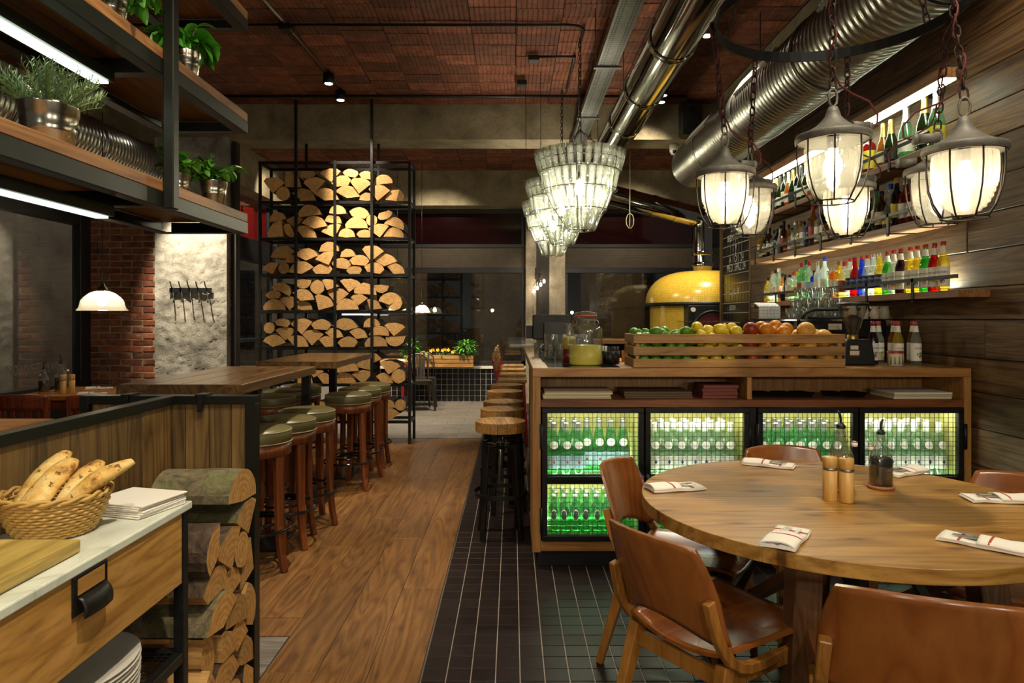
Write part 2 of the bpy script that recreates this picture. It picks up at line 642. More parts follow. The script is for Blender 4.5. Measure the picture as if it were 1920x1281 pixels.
def brickmat(name, dark, mid, lite, white=0.0, vr=0.3):
    m, nt, b = newmat(name)
    v = coords(nt)
    n1 = noise(nt, v, 9, 6, 0.65)
    col = ramp(nt, n1, [(0.28, C(dark)), (0.5, C(mid)), (0.75, C(lite))])
    n2 = noise(nt, v, 60, 4, 0.7)
    if white:
        k = ramp(nt, noise(nt, v, 5, 6, 0.75), [(0.56, (0, 0, 0, 1)), (0.72, (white, white, white, 1))])
        col = mix(nt, k, col, C('#b3a48c'))
    nt.links.new(vary(nt, col, vr), b.inputs['Base Color'])
    b.inputs['Roughness'].default_value = 0.85
    bump(nt, b, n2, 0.5, 0.006)
    return m


M = {}
M['steel'] = simple('blackened_steel', '#2b2b2a', 0.42, 0.7, bumpy=0.06, bscale=40, mottled=0.3)
M['steel_green'] = simple('painted_dark_steel', '#14160f', 0.42, 0.3, mottled=0.2, bscale=25)
M['galv'] = simple('galvanised_sheet', '#9a9a94', 0.3, 0.95, mottled=0.15, bscale=30)
M['tray'] = simple('zinc_tray', '#6f6f6c', 0.42, 0.8, mottled=0.15, bscale=20)
M['chrome'] = simple('polished_stainless', '#a09d98', 0.08, 1.0)
M['nickel'] = simple('brushed_tin', '#b8b2a2', 0.22, 1.0, bumpy=0.05, bscale=40)
M['castiron'] = simple('weathered_cast_iron', '#6c6961', 0.6, 0.35, bumpy=0.3, bscale=50, mottled=0.2)
M['wire'] = simple('dark_wire', '#3c3732', 0.45, 0.8)
M['rust'] = simple('rusty_chain', '#3a2722', 0.6, 0.6)
M['redcord'] = simple('red_textile_cord', '#551613', 0.8)
M['black'] = simple('matt_black', '#111111', 0.5)
M['blackgloss'] = simple('black_gloss', '#0d0e10', 0.12, 0.0, 0.6)
M['offwhite'] = simple('off_white', '#d8d2c2', 0.6)
M['white'] = simple('white', '#ece8dd', 0.5)
M['paper'] = simple('paper', '#b9a78a', 0.8)
M['redbook'] = simple('dull_red_cover', '#6e3128', 0.6)
M['brownbook'] = simple('brown_cover', '#5b4733', 0.6)
M['oak_floor'] = wood('oiled_oak_boards', '#3f2812', '#6f4a24', '#8f6636', 'Y', 7, 13, 0.42, 0.18, 0.2, 0.5, ring=0.3, flat=True)
M['grey_floor'] = wood('grey_wood_tile', '#4a4540', '#6b645c', '#857d74', 'X', 6, 10, 0.5, 0.2, 0.15)
M['reclaimed'] = wood('reclaimed_barn_boards', '#2c1f12', '#64492b', '#85673f', 'Y', 7, 20, 0.6, 0.28, 0.6, 0.6, ring=0.6, fine=1.5)
M['partition'] = wood('aged_upright_boards', '#33230f', '#6c5128', '#8c6d3c', 'Z', 7, 16, 0.6, 0.3, 0.5, 0.6, ring=0.55)
M['oak'] = wood('honey_oak', '#8a5a2a', '#b07c40', '#c79758', 'X', 7, 14, 0.45, 0.12, 0.15)
M['oak_y'] = wood('honey_oak_lengthwise', '#8a5a2a', '#b07c40', '#c79758', 'Y', 7, 14, 0.45, 0.12, 0.15)
M['oak_z'] = wood('honey_oak_upright', '#8a5a2a', '#b07c40', '#c79758', 'Z', 7, 14, 0.45, 0.12, 0.15)
M['shelf'] = wood('shelf_oak', '#5d3a1f', '#8a5d34', '#a67847', 'Y', 7, 14, 0.5, 0.12, 0.15)
M['crate'] = wood('crate_pine', '#7c5226', '#a67a42', '#b78e56', 'X', 6, 12, 0.5, 0.18, 0.2, 0.4)
M['tabletop'] = wood('oiled_pine_tabletop', '#5c3a14', '#a57837', '#c39a54', 'X', 5, 12, 0.31, 0.10, 0.22, 0.85, coat=0.15, ring=0.28, fine=0.9, flat=True)
M['tableleg'] = wood('dark_table_leg', '#35220f', '#5a3a1c', '#714b26', 'Z', 6, 12, 0.45, 0.1, 0.2)
M['hightop'] = wood('worn_high_tabletop', '#2f1f0e', '#5d4222', '#7c5d34', 'Y', 5, 12, 0.28, 0.15, 0.25, 0.7, coat=0.2, flat=True)
M['ply'] = wood('varnished_plywood', '#643410', '#8a4e20', '#98602c', 'Z', 3.2, 5, 0.26, 0.06, 0.03, coat=0.35, fine=0.35, ring=0.3)
M['ply_y'] = wood('varnished_plywood_seat', '#643410', '#884c1e', '#965c28', 'Y', 3.2, 5, 0.24, 0.06, 0.03, coat=0.35, fine=0.35, ring=0.3)
M['beech'] = wood('varnished_beech', '#7a4a1a', '#9d682c', '#ac783a', 'Z', 6, 12, 0.3, 0.08, 0.08, coat=0.2, fine=0.6)
M['stoolwood'] = wood('reddish_stool_wood', '#42200f', '#7a4020', '#93552d', 'Z', 7, 12, 0.4, 0.15, 0.15)
M['stoolseat'] = wood('round_stool_seat', '#6b461f', '#a87a40', '#bd9257', 'X', 6, 9, 0.45, 0.18, 0.2)
M['redwood'] = wood('mahogany_chair', '#3b160a', '#70301a', '#843e22', 'Z', 6, 10, 0.35, 0.1, 0.1)
M['tablewarm'] = wood('warm_dining_top', '#8a4d1b', '#b9752e', '#c98a42', 'X', 5, 10, 0.4, 0.1, 0.1)
M['cutting'] = wood('cutting_board', '#5d4a1c', '#b59a50', '#cdb46c', 'Y', 5, 12, 0.5, 0.1, 0.15)
M['drawer'] = wood('drawer_oak', '#7d5220', '#b88743', '#cc9c58', 'Y', 4, 7, 0.45, 0.05, 0.15, 0.4)
M['leather'] = simple('olive_leather', '#5d5634', 0.38, bumpy=0.08, bscale=120)
M['piping'] = simple('pale_piping', '#8f8562', 0.5)
M['marble'] = None
M['cloth'] = simple('white_linen', '#ece6da', 0.85, bumpy=0.25, bscale=180)
M['redstripe'] = simple('red_stripe', '#b0493f', 0.85)
M['plate'] = simple('stoneware_plate', '#c9c3b8', 0.3, spec=0.6)
M['wicker'] = simple('wicker', '#bd9650', 0.6, vr=0.2)
M['cutlery'] = simple('cutlery_steel', '#c2beb4', 0.36, 0.9)
M['terracotta'] = simple('terracotta', '#b0734a', 0.7)
M['mill'] = wood('mill_beech', '#bd9048', '#d0a158', '#dcb26c', 'Z', 20, 12, 0.35, 0.06, 0.05, ring=0.2, fine=0.5)
M['tile'] = simple('black_floor_tile', '#1d1413', 0.40, 0.0, 0.22, bumpy=0.05, bscale=20, mottled=0.25, vr=0.25)
M['walltile'] = simple('black_wall_tile', '#141318', 0.2, 0.0, 0.5, vr=0.3)
M['grout'] = simple('grey_grout', '#8d8074', 0.9)
M['groutl'] = simple('light_grout', '#b9b4ab', 0.9)
M['mortar'] = concrete('lime_mortar', '#7a6a58', '#b8ab94', 8)
M['brick'] = brickmat('old_red_brick', '#4a2a1e', '#82492f', '#a3694a', 0.7, 0.35)
M['clay'] = brickmat('hollow_clay_block', '#46261a', '#6f3e28', '#8b5538', 0.25, 0.42)
M['claydark'] = concrete('ceiling_mortar', '#38251c', '#5d4436', 5)
M['conc'] = concrete('board_marked_concrete', '#6a5f49', '#a4987c', 2.4)
M['conccol'] = concrete('rough_pale_concrete', '#6e6a60', '#c4beb0', 3.2, bmp=0.8)
M['concpier'] = concrete('pier_plaster', '#6b604f', '#a89c86', 3.0)
M['tim'] = simple('dark_timber', '#241b14', 0.6, mottled=0.3, bscale=12)
M['frame'] = simple('window_frame_dark', '#1d1d1f', 0.4)
M['ribpanel'] = simple('ribbed_taupe_panel', '#54493b', 0.5, 0.2, mottled=0.15, bscale=10)
M['redglass'] = simple('dark_red_glazing', '#1e0709', 0.08, 0.0, 0.8)
M['redawn'] = simple('red_awning_cloth', '#b01818', 0.7)
M['facade'] = concrete('street_facade', '#4a3c2c', '#75624a', 1.2)
M['facwin'] = simple('facade_window', '#0e1116', 0.2)
M['pane'] = glass('window_pane', (0.86, 0.88, 0.86), 0.0, 0.0, 1.9)
M['clear'] = glass('clear_glass', (0.96, 0.97, 0.96), 0.02, 0.03, 2.2, edge=(0.5, 0.54, 0.5))
M['cruetglass'] = glass('thick_clear_glass', (0.9, 0.92, 0.9), 0.06, 0.03, 2.6, edge=(0.35, 0.4, 0.36))
M['tumbler'] = glass('green_tinged_tumbler', (0.965, 0.98, 0.95), 0.06, 0.05, 1.9, edge=(0.34, 0.42, 0.31))
M['ribbed'] = glass('prismatic_ribbed_glass', (0.98, 0.93, 0.82), 0.30, 0.14, 1.7)
M['seeded'] = glass('seeded_clear_glass', (0.95, 0.95, 0.86), 0.14, 0.1, 1.5)
M['greenglass'] = glass('green_bottle_glass', (0.42, 0.78, 0.50), 0.16, 0.03, 1.7)
M['palegreen'] = glass('pale_green_glass', (0.74, 0.88, 0.76), 0.2, 0.03, 1.7)
M['olivegl'] = glass('dark_olive_glass', (0.10, 0.16, 0.04), 0.2, 0.03, 1.5)
M['brown'] = glass('brown_glass', (0.28, 0.11, 0.04), 0.2, 0.03, 1.5)
M['dark'] = glass('near_black_glass', (0.05, 0.035, 0.03), 0.4, 0.03, 1.5)
M['amber'] = glass('amber_liquor', (0.72, 0.38, 0.08), 0.22, 0.03, 1.5)
M['yellowl'] = glass('yellow_liquor', (0.90, 0.76, 0.16), 0.25, 0.03, 1.5)
M['redl'] = glass('red_liquor', (0.60, 0.05, 0.04), 0.28, 0.03, 1.5)
M['orangel'] = glass('orange_liquor', (0.95, 0.42, 0.06), 0.3, 0.03, 1.5)
M['greenl'] = glass('bright_green_syrup', (0.12, 0.58, 0.14), 0.28, 0.03, 1.5)
M['bluel'] = glass('blue_liquor', (0.10, 0.20, 0.78), 0.25, 0.03, 1.5)
M['purplel'] = glass('purple_syrup', (0.10, 0.03, 0.07), 0.3, 0.03, 1.5)
M['clearl'] = glass('clear_liquor', (0.86, 0.92, 0.86), 0.18, 0.03, 1.5)
M['milky'] = glass('frosted_bottle', (0.82, 0.92, 0.90), 0.7, 0.2, 1.5)
M['oil'] = glass('olive_oil', (0.55, 0.42, 0.05), 0.45, 0.03, 1.4)
M['vinegar'] = simple('balsamic_vinegar', '#150c08', 0.1)
M['lemonade'] = glass('lemonade', (0.93, 0.85, 0.30), 0.75, 0.05, 1.33)
M['redjuice'] = simple('red_juice', '#7a1018', 0.3)
M['yellowjuice'] = simple('yellow_juice', '#c8b23a', 0.4)
M['goldfoil'] = simple('gold_foil', '#b49a5a', 0.35, 0.8)
M['silverfoil'] = simple('silver_foil', '#c8c6bc', 0.35, 0.8)
M['redcap'] = simple('red_cap', '#a3272a', 0.4)
M['bluecap'] = simple('blue_cap', '#1d3fa0', 0.4)
M['blackcap'] = simple('black_cap', '#151515', 0.4)
M['corkcap'] = simple('cork', '#9a7647', 0.8)
M['wlabel'] = simple('white_label', '#e8e6da', 0.6)
M['clabel'] = simple('cream_label', '#d8cfae', 0.6)
M['blabel'] = simple('pale_blue_label', '#a8c4d0', 0.6)
M['nlabel'] = simple('navy_label', '#1d2c5e', 0.6)
M['klabel'] = simple('dark_label', '#22201c', 0.6)
M['rlabel'] = simple('red_label', '#a03a28', 0.6)
M['ylabel'] = simple('yellow_label', '#cfc238', 0.6)
M['glabel'] = simple('grey_green_label', '#4e6450', 0.6)
M['ink'] = simple('dark_ink', '#27231f', 0.7)
M['starred'] = simple('red_ink', '#a3302b', 0.7)
M['chalk'] = simple('chalk', '#d9d6cf', 0.9)
M['limeback'] = simple('lime_tinted_lining', '#b4ae66', 0.7)
M['bark'] = bark_mat('bark', '#221811', '#5b4734')
M['mossbark'] = bark_mat('mossy_bark', '#2b2417', '#75674c', 0.6)
M['split'] = wood('split_log_face', '#7c5228', '#b98a4e', '#cfa566', 'Y', 6, 8, 0.75, 0.22, 0.5)
M['splitx'] = wood('split_log_face_across', '#7c5228', '#b98a4e', '#cfa566', 'X', 6, 8, 0.75, 0.22, 0.5)
M['end'] = endgrain('log_end_grain', '#bd8a4c', '#d6ac70', 1)
M['endx'] = endgrain('log_end_grain_across', '#a87638', '#bd9050', 0)
M['leaf'] = simple('herb_leaf', '#559430', 0.45, vr=0.35)
M['leaf2'] = simple('basil_leaf', '#4c9626', 0.4, vr=0.3)
M['rosemary'] = simple('rosemary_needle', '#8fa57e', 0.55, vr=0.3)
M['stem'] = simple('green_stem', '#5f7a34', 0.6)
M['soil'] = simple('potting_soil', '#241a12', 0.95)
M['petal'] = simple('yellow_petal', '#d9a81c', 0.6)
M['pot'] = M['nickel']
M['lime'] = simple('lime_peel', '#55901a', 0.4, bumpy=0.2, bscale=150, mottled=0.35, vr=0.25)
M['lemon'] = simple('lemon_peel', '#d9bd2b', 0.4, bumpy=0.2, bscale=150, vr=0.12)
M['orange'] = simple('orange_peel', '#e08a14', 0.42, bumpy=0.25, bscale=150, vr=0.12)
M['grapefruit'] = simple('grapefruit_peel', '#e2a842', 0.42, bumpy=0.2, bscale=120, vr=0.12)
M['pome'] = simple('pomegranate_skin', '#a43b1c', 0.4, mottled=0.4, bscale=18, vr=0.15)
M['redpaint'] = simple('red_paint', '#9e1f1c', 0.4)
M['gunmetal'] = simple('gunmetal_chair', '#4b443d', 0.35, 0.75)
M['domemosaic'] = None
M['bulb'] = emit('warm_bulb', (1.0, 0.84, 0.58), 34.0)
M['bulbch'] = emit('chandelier_bulb', (1.0, 0.88, 0.66), 420.0)
M['spotface'] = emit('spot_lamp_face', (1.0, 0.9, 0.72), 25.0)
M['led'] = emit('led_diffuser', (0.93, 1.0, 0.76), 16.0)
M['ledside'] = emit('led_tube_green_white', (0.84, 1.0, 0.80), 5.0)
M['ledside2'] = emit('led_tube_dim', (0.84, 1.0, 0.80), 1.2)
M['ledfridge'] = emit('fridge_led', (0.95, 1.0, 0.86), 42.0)
M['ledshelf'] = emit('shelf_back_led', (0.86, 1.0, 0.62), 9.0)
M['pendbulb'] = emit('pendant_bulb', (1.0, 0.86, 0.66), 80.0)
M['litwindow'] = emit('lit_window_across_street', (0.95, 0.80, 0.52), 0.25)

# marble
m, nt, b = newmat('white_marble'); M['marble'] = m
v = coords(nt, (1, 1, 1), False)
n1 = noise(nt, v, 5, 8, 0.7, 1.5)
c = ramp(nt, n1, [(0.33, C('#b4b9a8')), (0.48, C('#cfd3c4')), (0.7, C('#d9dccf'))])
nt.links.new(c, b.inputs['Base Color']); b.inputs['Roughness'].default_value = 0.28
# bread crust
m, nt, b = newmat('bread_crust'); M['bread'] = m
v = coords(nt)
n1 = noise(nt, v, 16, 5, 0.65)
c = ramp(nt, n1, [(0.33, C('#7a4a1c')), (0.44, C('#cfa250')), (0.7, C('#e9d293'))])
n2 = noise(nt, v, 55, 3, 0.6)
c2 = ramp(nt, n2, [(0.345, (0.12, 0.07, 0.03, 1)), (0.40, (1, 1, 1, 1))])
nt.links.new(mix(nt, 0.85, c, c2, 'MULTIPLY'), b.inputs['Base Color']); b.inputs['Roughness'].default_value = 0.75
bump(nt, b, n1, 0.4, 0.01)
# oven dome: tiny yellow mosaic (pieces too small to pick apart)
m, nt, b = newmat('yellow_mosaic'); M['domemosaic'] = m
tc = nt.nodes.new('ShaderNodeTexCoord')
bt = nd(nt, 'ShaderNodeTexBrick'); bt.offset = 0.0
bt.inputs['Color1'].default_value = C('#d8b440'); bt.inputs['Color2'].default_value = C('#c9a233'); bt.inputs['Mortar'].default_value = C('#a98d3a')
bt.inputs['Scale'].default_value = 1.0; bt.inputs['Mortar Size'].default_value = 0.0022
bt.inputs['Brick Width'].default_value = 0.025; bt.inputs['Row Height'].default_value = 0.025
nt.links.new(tc.outputs['UV'], bt.inputs['Vector'])
nt.links.new(bt.outputs['Color'], b.inputs['Base Color']); b.inputs['Roughness'].default_value = 0.22
# ------------------------------------------------------------------ setting: floors
CEIL = 3.85
XR = 2.62          # right wall face
XL = -4.84         # left window wall face
YB = 11.6          # far wall face


def setting(mb, name, mat, label=None, **kw):
    o = structure(mb.build(name, mat, **kw))
    if label:
        o['label'] = label
    return o


fl = setting(MB().box(-5.2, -0.357, 0.2, 11.7, -0.08, -0.012), 'floor', M['tim'], 'oak plank floor with grey wood tiles beyond it')
me_cache = {}


def slab_mesh(key, lx, ly, lz, mat, bev):
    k = (key, round(lx, 3), round(ly, 3), round(lz, 3))
    if k not in me_cache:
        me_cache[k] = MB().box(-lx / 2, lx / 2, -ly / 2, ly / 2, -lz, 0).mesh(key, mat, bev)
    return me_cache[k]


# oak planks run away from the camera
x = -0.36
row = 0
while x > -3.0:
    wdt = 0.2067
    y = 3.2 if x < -0.95 else 0.9
    yend = 7.98
    off = [0.55, 1.35, 0.2, 1.0, 1.7, 0.75][row % 6]
    first = True
    while y < yend - 0.01:
        L = min((off if first else [1.8, 2.1, 1.6][int(row + y * 3) % 3]), yend - y)
        first = False
        inst('plank', slab_mesh('plank', wdt - 0.0016, round(L, 1) - 0.0016 if L < yend - y else L - 0.0016, 0.012, M['oak_floor'], 0.0012), fl, (x - wdt / 2, y + L / 2, RND.uniform(-0.0006, 0.0)))
        y += L
    x -= wdt; row += 1
# one board across the end of the oak field, then the grey corner
y = 3.105
for k, xx in enumerate((-1.93, -3.5)):
    inst('plank', MB().box(-0.0, 0.95 if k == 0 else 1.56, -0.09, 0.09, -0.012, 0.0).mesh('cross_plank', M['grey_floor' if 0 else 'oak_floor'], 0.0012), fl, (xx, y, 0))
gm = MB()
for (x0, x1, y0, y1) in ((-5.0, -0.982, 0.9, 3.01), (-5.0, -0.362, 8.0, 11.6), (-5.0, -3.02, 3.2, 8.0)):
    j = 0
    yy = y0
    while yy < y1 - 0.01:
        xx = x0 - (j % 3) * 0.21
        while xx < x1:
            a, b_ = max(xx, x0), min(xx + 0.62, x1)
            if b_ - a > 0.02:
                gm.box(a + 0.002, b_ - 0.002, yy + 0.002, min(yy + 0.155, y1) - 0.002, -0.012, RND.uniform(-0.0012, 0))
            xx += 0.62
        yy += 0.155; j += 1
gmat = M['grey_floor']
o = gm.build('grey_floor_tiles', gmat, fl); o['kind'] = 'stuff'
o['label'] = 'grey wood-look floor tiles beyond the oak boards'

ft = setting(MB().box(-0.356, XR, 0.2, 11.7, -0.08, -0.004), 'floor', M['grout'], 'black square floor tiles with pale grout round the bar')
inst('metal_strip', MB().box(-0.3585, -0.3545, 0.9, 11.6, -0.012, 0.0008).mesh('metal_strip', M['tray']), ft)
P = 0.0965
tile_me = MB().box(-P / 2 + 0.0022, P / 2 - 0.0022, -P / 2 + 0.0022, P / 2 - 0.0022, -0.006, 0).mesh('tile', M['tile'], 0.0012)
cells = []
for i in range(31):
    for j in range(112):
        cx = -0.354 + P * (i + 0.5); cyy = 0.9 + P * (j + 0.5)
        if cx > XR - 0.03 or cyy > 11.55:
            continue
        cells.append((cx, cyy))
near = sorted([c for c in cells if 2.5 < c[1] < 4.6 and c[0] < 1.3 and not (c[0] > 0.2 and c[1] > 3.95)], key=lambda c: c[1] + 0.4 * abs(c[0] - 0.2))[:298]
ns = set(near)
for c in near:
    inst('tile', tile_me, ft, (c[0], c[1], RND.uniform(-0.0006, 0)))
tm = MB()
for c in cells:
    if c not in ns:
        q = P / 2 - 0.0022
        z = RND.uniform(-0.0006, 0)
        tm.add([(c[0] - q, c[1] - q, z), (c[0] + q, c[1] - q, z), (c[0] + q, c[1] + q, z), (c[0] - q, c[1] + q, z)], [(0, 1, 2, 3)])
o = tm.build('floor_tiles', M['tile'], ft); o['kind'] = 'stuff'

# ------------------------------------------------------------------ ceiling of hollow clay blocks
def clay_mesh(lx, ly):
    mb = MB()
    n = 9
    prof = []
    for i in range(n):
        a = -lx / 2 + 0.003 + (lx - 0.006) * i / n
        b_ = -lx / 2 + 0.003 + (lx - 0.006) * (i + 1) / n
        prof += [(a, 0.0), (a + (b_ - a) * 0.72, 0.0), (a + (b_ - a) * 0.80, 0.006), (a + (b_ - a) * 0.92, 0.006)]
    prof.append((lx / 2 - 0.003, 0.0))
    hy = ly / 2 - 0.0045
    vs = [(u, -hy, v) for u, v in prof] + [(u, hy, v) for u, v in prof]
    k = len(prof)
    fs = [(i, i + k, i + 1 + k, i + 1) for i in range(k - 1)]
    mb.add(vs, fs)
    vs2 = [(-lx / 2 + .003, -hy, 0), (lx / 2 - .003, -hy, 0), (lx / 2 - .003, hy, 0), (-lx / 2 + .003, hy, 0),
           (-lx / 2 + .003, -hy, .04), (lx / 2 - .003, -hy, .04), (lx / 2 - .003, hy, .04), (-lx / 2 + .003, hy, .04)]
    mb.add(vs2, [(0, 1, 5, 4), (1, 2, 6, 5), (2, 3, 7, 6), (3, 0, 4, 7)])
    return mb.mesh('brick', M['clay'])


def ceiling(x0, x1, y0, y1, lx, ly, label, seed, yslab0=None):
    rr = random.Random(seed)
    c = setting(MB().box(x0 - 0.3, x1 + 0.3, (yslab0 if yslab0 is not None else y0), y1, CEIL + 0.03, CEIL + 0.2), 'ceiling', M['claydark'], label)
    me = clay_mesh(lx, ly)
    n = 0
    i = 0
    xx = x0
    while xx < x1 - 0.1 and n < 299:
        off = rr.choice([0, 0.06, 0.12, 0.17, 0.03])
        yy = y0 - off * 0.5
        while yy < y1 - 0.03 and n < 299:
            inst('brick', me, c, (xx + lx / 2, yy + ly / 2, CEIL + rr.uniform(-0.003, 0.003)), (rr.uniform(-.004, .004), rr.uniform(-.004, .004), rr.choice([0, PI])))
            n += 1
            yy += ly
        xx += lx; i += 1
    return c


ceiling(-4.84, 2.34, 4.9, 7.82, 0.375, 0.245, 'red hollow clay block ceiling in front of the concrete beam', 3, 0.5)
ceiling(-4.0, 3.6, 8.2, 11.3, 0.40, 0.24, 'red hollow clay block ceiling behind the concrete beam', 4)

# ------------------------------------------------------------------ concrete beams and piers
def rough_box(x0, x1, y0, y1, z0, z1, amp, step, seed, mi=0):
    """box whose big faces are gridded and pushed about so board marks and pits are real"""
    rr = np.random.RandomState(seed)
    bm = bmesh.new()
    mb = MB()
    def face(o, u, v, nu, nv, nrm):
        vs = []
        for i in range(nu + 1):
            for j in range(nv + 1):
                p = Vector(o) + Vector(u) * (i / nu) + Vector(v) * (j / nv)
                k = 0 if (i in (0, nu) or j in (0, nv)) else 1
                band = 0.6 * amp * (1 if int(i / nu * 6.0) % 2 else -0.4)
                p += Vector(nrm) * k * (rr.uniform(-amp, amp) + band * 0.5)
                vs.append(p)
        W = nv + 1
        fs = [(i * W + j, (i + 1) * W + j, (i + 1) * W + j + 1, i * W + j + 1) for i in range(nu) for j in range(nv)]
        mb.add(vs, fs, mi, True)
    lx, ly, lz = x1 - x0, y1 - y0, z1 - z0
    n = lambda l: max(2, int(l / step))
    face((x0, y0, z0), (lx, 0, 0), (0, 0, lz), n(lx), n(lz), (0, -1, 0))
    face((x0, y0, z0), (0, ly, 0), (lx, 0, 0), n(ly), n(lx), (0, 0, -1))
    face((x1, y0, z0), (0, ly, 0), (0, 0, lz), n(ly), n(lz), (1, 0, 0))
    face((x0, y1, z0), (0, -ly, 0), (0, 0, lz), n(ly), n(lz), (-1, 0, 0))
    mb.add([(x0, y1, z0), (x1, y1, z0), (x1, y1, z1), (x0, y1, z1), (x0, y0, z1), (x1, y0, z1)], [(1, 0, 3, 2), (4, 5, 2, 3)], mi)
    return mb


setting(rough_box(-4.9, 2.7, 7.8, 8.22, 3.45, CEIL + .05, 0.006, 0.07, 1), 'ceiling_beam', M['conc'], 'wide concrete beam across the room behind the lamps')
setting(rough_box(-4.4, 4.2, 11.25, 11.75, 3.27, CEIL + .05, 0.006, 0.09, 2), 'ceiling_beam', M['conc'], 'concrete beam over the far windows')
setting(rough_box(-4.4, -3.78, 8.2, 11.3, 3.27, CEIL + .05, 0.005, 0.1, 3), 'ceiling_beam', M['conc'], 'concrete beam along the left wall behind the log rack')
setting(rough_box(2.32, 2.75, 1.5, 7.8, 3.52, CEIL + .05, 0.004, 0.1, 4), 'ceiling_beam', M['conc'], 'concrete beam above the plank wall and round duct')
setting(rough_box(-4.05, -3.235, 7.74, 8.05, 0, 3.46, 0.013, 0.03, 5), 'pillar', M['conccol'], 'rough pale concrete pillar carrying the coat hooks')
# far pillar between the two windows: two piers and a recessed dark strip
fp = setting(rough_box(0.23, 0.40, 11.3, 11.62, 0, 3.3, 0.004, 0.05, 6), 'pillar', M['concpier'], 'far concrete pillar between the two windows')
rough_box(0.62, 0.88, 11.3, 11.62, 0, 3.3, 0.004, 0.05, 7).build('pier', M['concpier'], fp)
MB().box(0.40, 0.62, 11.42, 11.6, 0, 3.3).build('recess_board', M['tim'], fp)

# ------------------------------------------------------------------ left wall
wl = setting(MB().box(XL - 0.25, XL, 0.2, 7.7, 0.0, 0.62), 'wall_left', M['tim'], 'low dark wall under the left window')
setting(MB().box(XL - 0.25, XL, 0.2, 7.7, 3.35, CEIL + .1), 'wall_left', M['conc'], 'strip of wall above the left window')
bp = setting(MB().box(-4.84, -4.04, 7.797, 8.2, 0, 3.46), 'wall_left', M['mortar'], 'red brick wall beside the pale concrete pillar')
brick_mes = []
for k in range(4):
    mb = MB().box(-0.118, 0.118, -0.03, 0.0, -0.031, 0.031)
    me = mb.mesh('brick', M['brick'], 0.006)
    rr = random.Random(k)
    for v in me.vertices:
        v.co.x += rr.uniform(-.003, .003); v.co.y += rr.uniform(-.004, .004); v.co.z += rr.uniform(-.003, .003)
    brick_mes.append(me)
half = MB().box(-0.055, 0.055, -0.03, 0.0, -0.031, 0.031).mesh('brick', M['brick'], 0.006)
z = 0.05; r = 0
while z < 3.4:
    x = -4.84 + (0.0 if r % 2 == 0 else -0.125)
    while x < -4.05:
        a, b_ = max(x, -4.84), min(x + 0.25, -4.04)
        if b_ - a > 0.2:
            inst('brick', RND.choice(brick_mes), bp, ((a + b_) / 2, 7.817 + RND.uniform(-.004, .006), z + 0.036), (0, RND.uniform(-.015, .015), 0))
        elif b_ - a > 0.06:
            inst('brick', half, bp, ((a + b_) / 2, 7.817, z + 0.036), None, ((b_ - a - .012) / 0.11, 1, 1))
        x += 0.25
    z += 0.0745; r += 1

# left window: frame, transom, panes, mirrored web address on the glass
wf = thing('window_1', 'large dark framed window left of the brick wall', 'window', (0, 0, 0)); wf['kind'] = 'structure'
mb = MB()
mb.box(XL - 0.06, XL + 0.04, 7.60, 7.78, 0.62, 3.35)
mb.box(XL - 0.06, XL + 0.05, 0.4, 7.78, 0.60, 0.70)
mb.box(XL - 0.06, XL + 0.04, 0.4, 7.6, 2.44, 2.57)
mb.box(XL - 0.06, XL + 0.04, 0.4, 7.6, 3.27, 3.36)
mb.box(XL - 0.06, XL + 0.04, 4.45, 4.53, 0.7, 3.3)
mb.build('window_frame', M['frame'], wf, 0.004)
MB().box(XL - 0.02, XL - 0.012, 0.4, 7.6, 0.7, 2.44).build('pane', M['pane'], wf)
MB().box(XL - 0.02, XL - 0.012, 0.4, 7.6, 2.57, 3.27).build('pane', M['pane'], wf)
# sill strip
MB().box(XL - 0.05, XL + 0.09, 0.4, 7.8, 0.57, 0.60).build('window_sill', M['tim'], wf, 0.003)
tx = text('lettering', 'WWW.PASTERIO.COM', simple('etched_white', '#8f897e', 0.8), wf, (XL - 0.008, 7.0, 0.89), (PI / 2, 0, PI / 2), 0.15, 0.0, True)
tx.scale = (0.56, 1, 1)

# left wall behind the pillar: dark posts, glazed door, lit red transom
lp = setting(MB().box(-3.228, -3.175, 7.85, 7.97, 0, 3.44), 'trim_1', M['tim'], 'dark timber post beside the pale concrete pillar')
XW = -4.03
setting(MB().box(XW - 0.2, XW, 8.22, 11.6, 0, 0.2), 'wall_left', M['tim'], 'low dark kerb under the side glazing')
wf2 = thing('window_2', 'side glazing behind the log rack with lit red awning above', 'window', (0, 0, 0)); wf2['kind'] = 'structure'
mb = MB()
for yy in (8.25, 9.7, 11.4):
    mb.box(XW - 0.06, XW + 0.03, yy - 0.035, yy + 0.035, 0.2, 3.27)
mb.box(XW - 0.06, XW + 0.05, 8.2, 11.5, 2.28, 2.62)
mb.box(XW - 0.06, XW + 0.03, 8.2, 11.5, 0.2, 0.3)
mb.box(XW - 0.06, XW + 0.03, 8.2, 11.5, 1.05, 1.1)
mb.build('window_frame', M['frame'], wf2, 0.003)
MB().box(XW - 0.02, XW - 0.012, 8.2, 11.5, 0.25, 2.3).build('pane', M['pane'], wf2)
MB().box(XW - 0.02, XW - 0.012, 8.2, 11.5, 2.62, 3.27).build('pane', M['pane'], wf2)
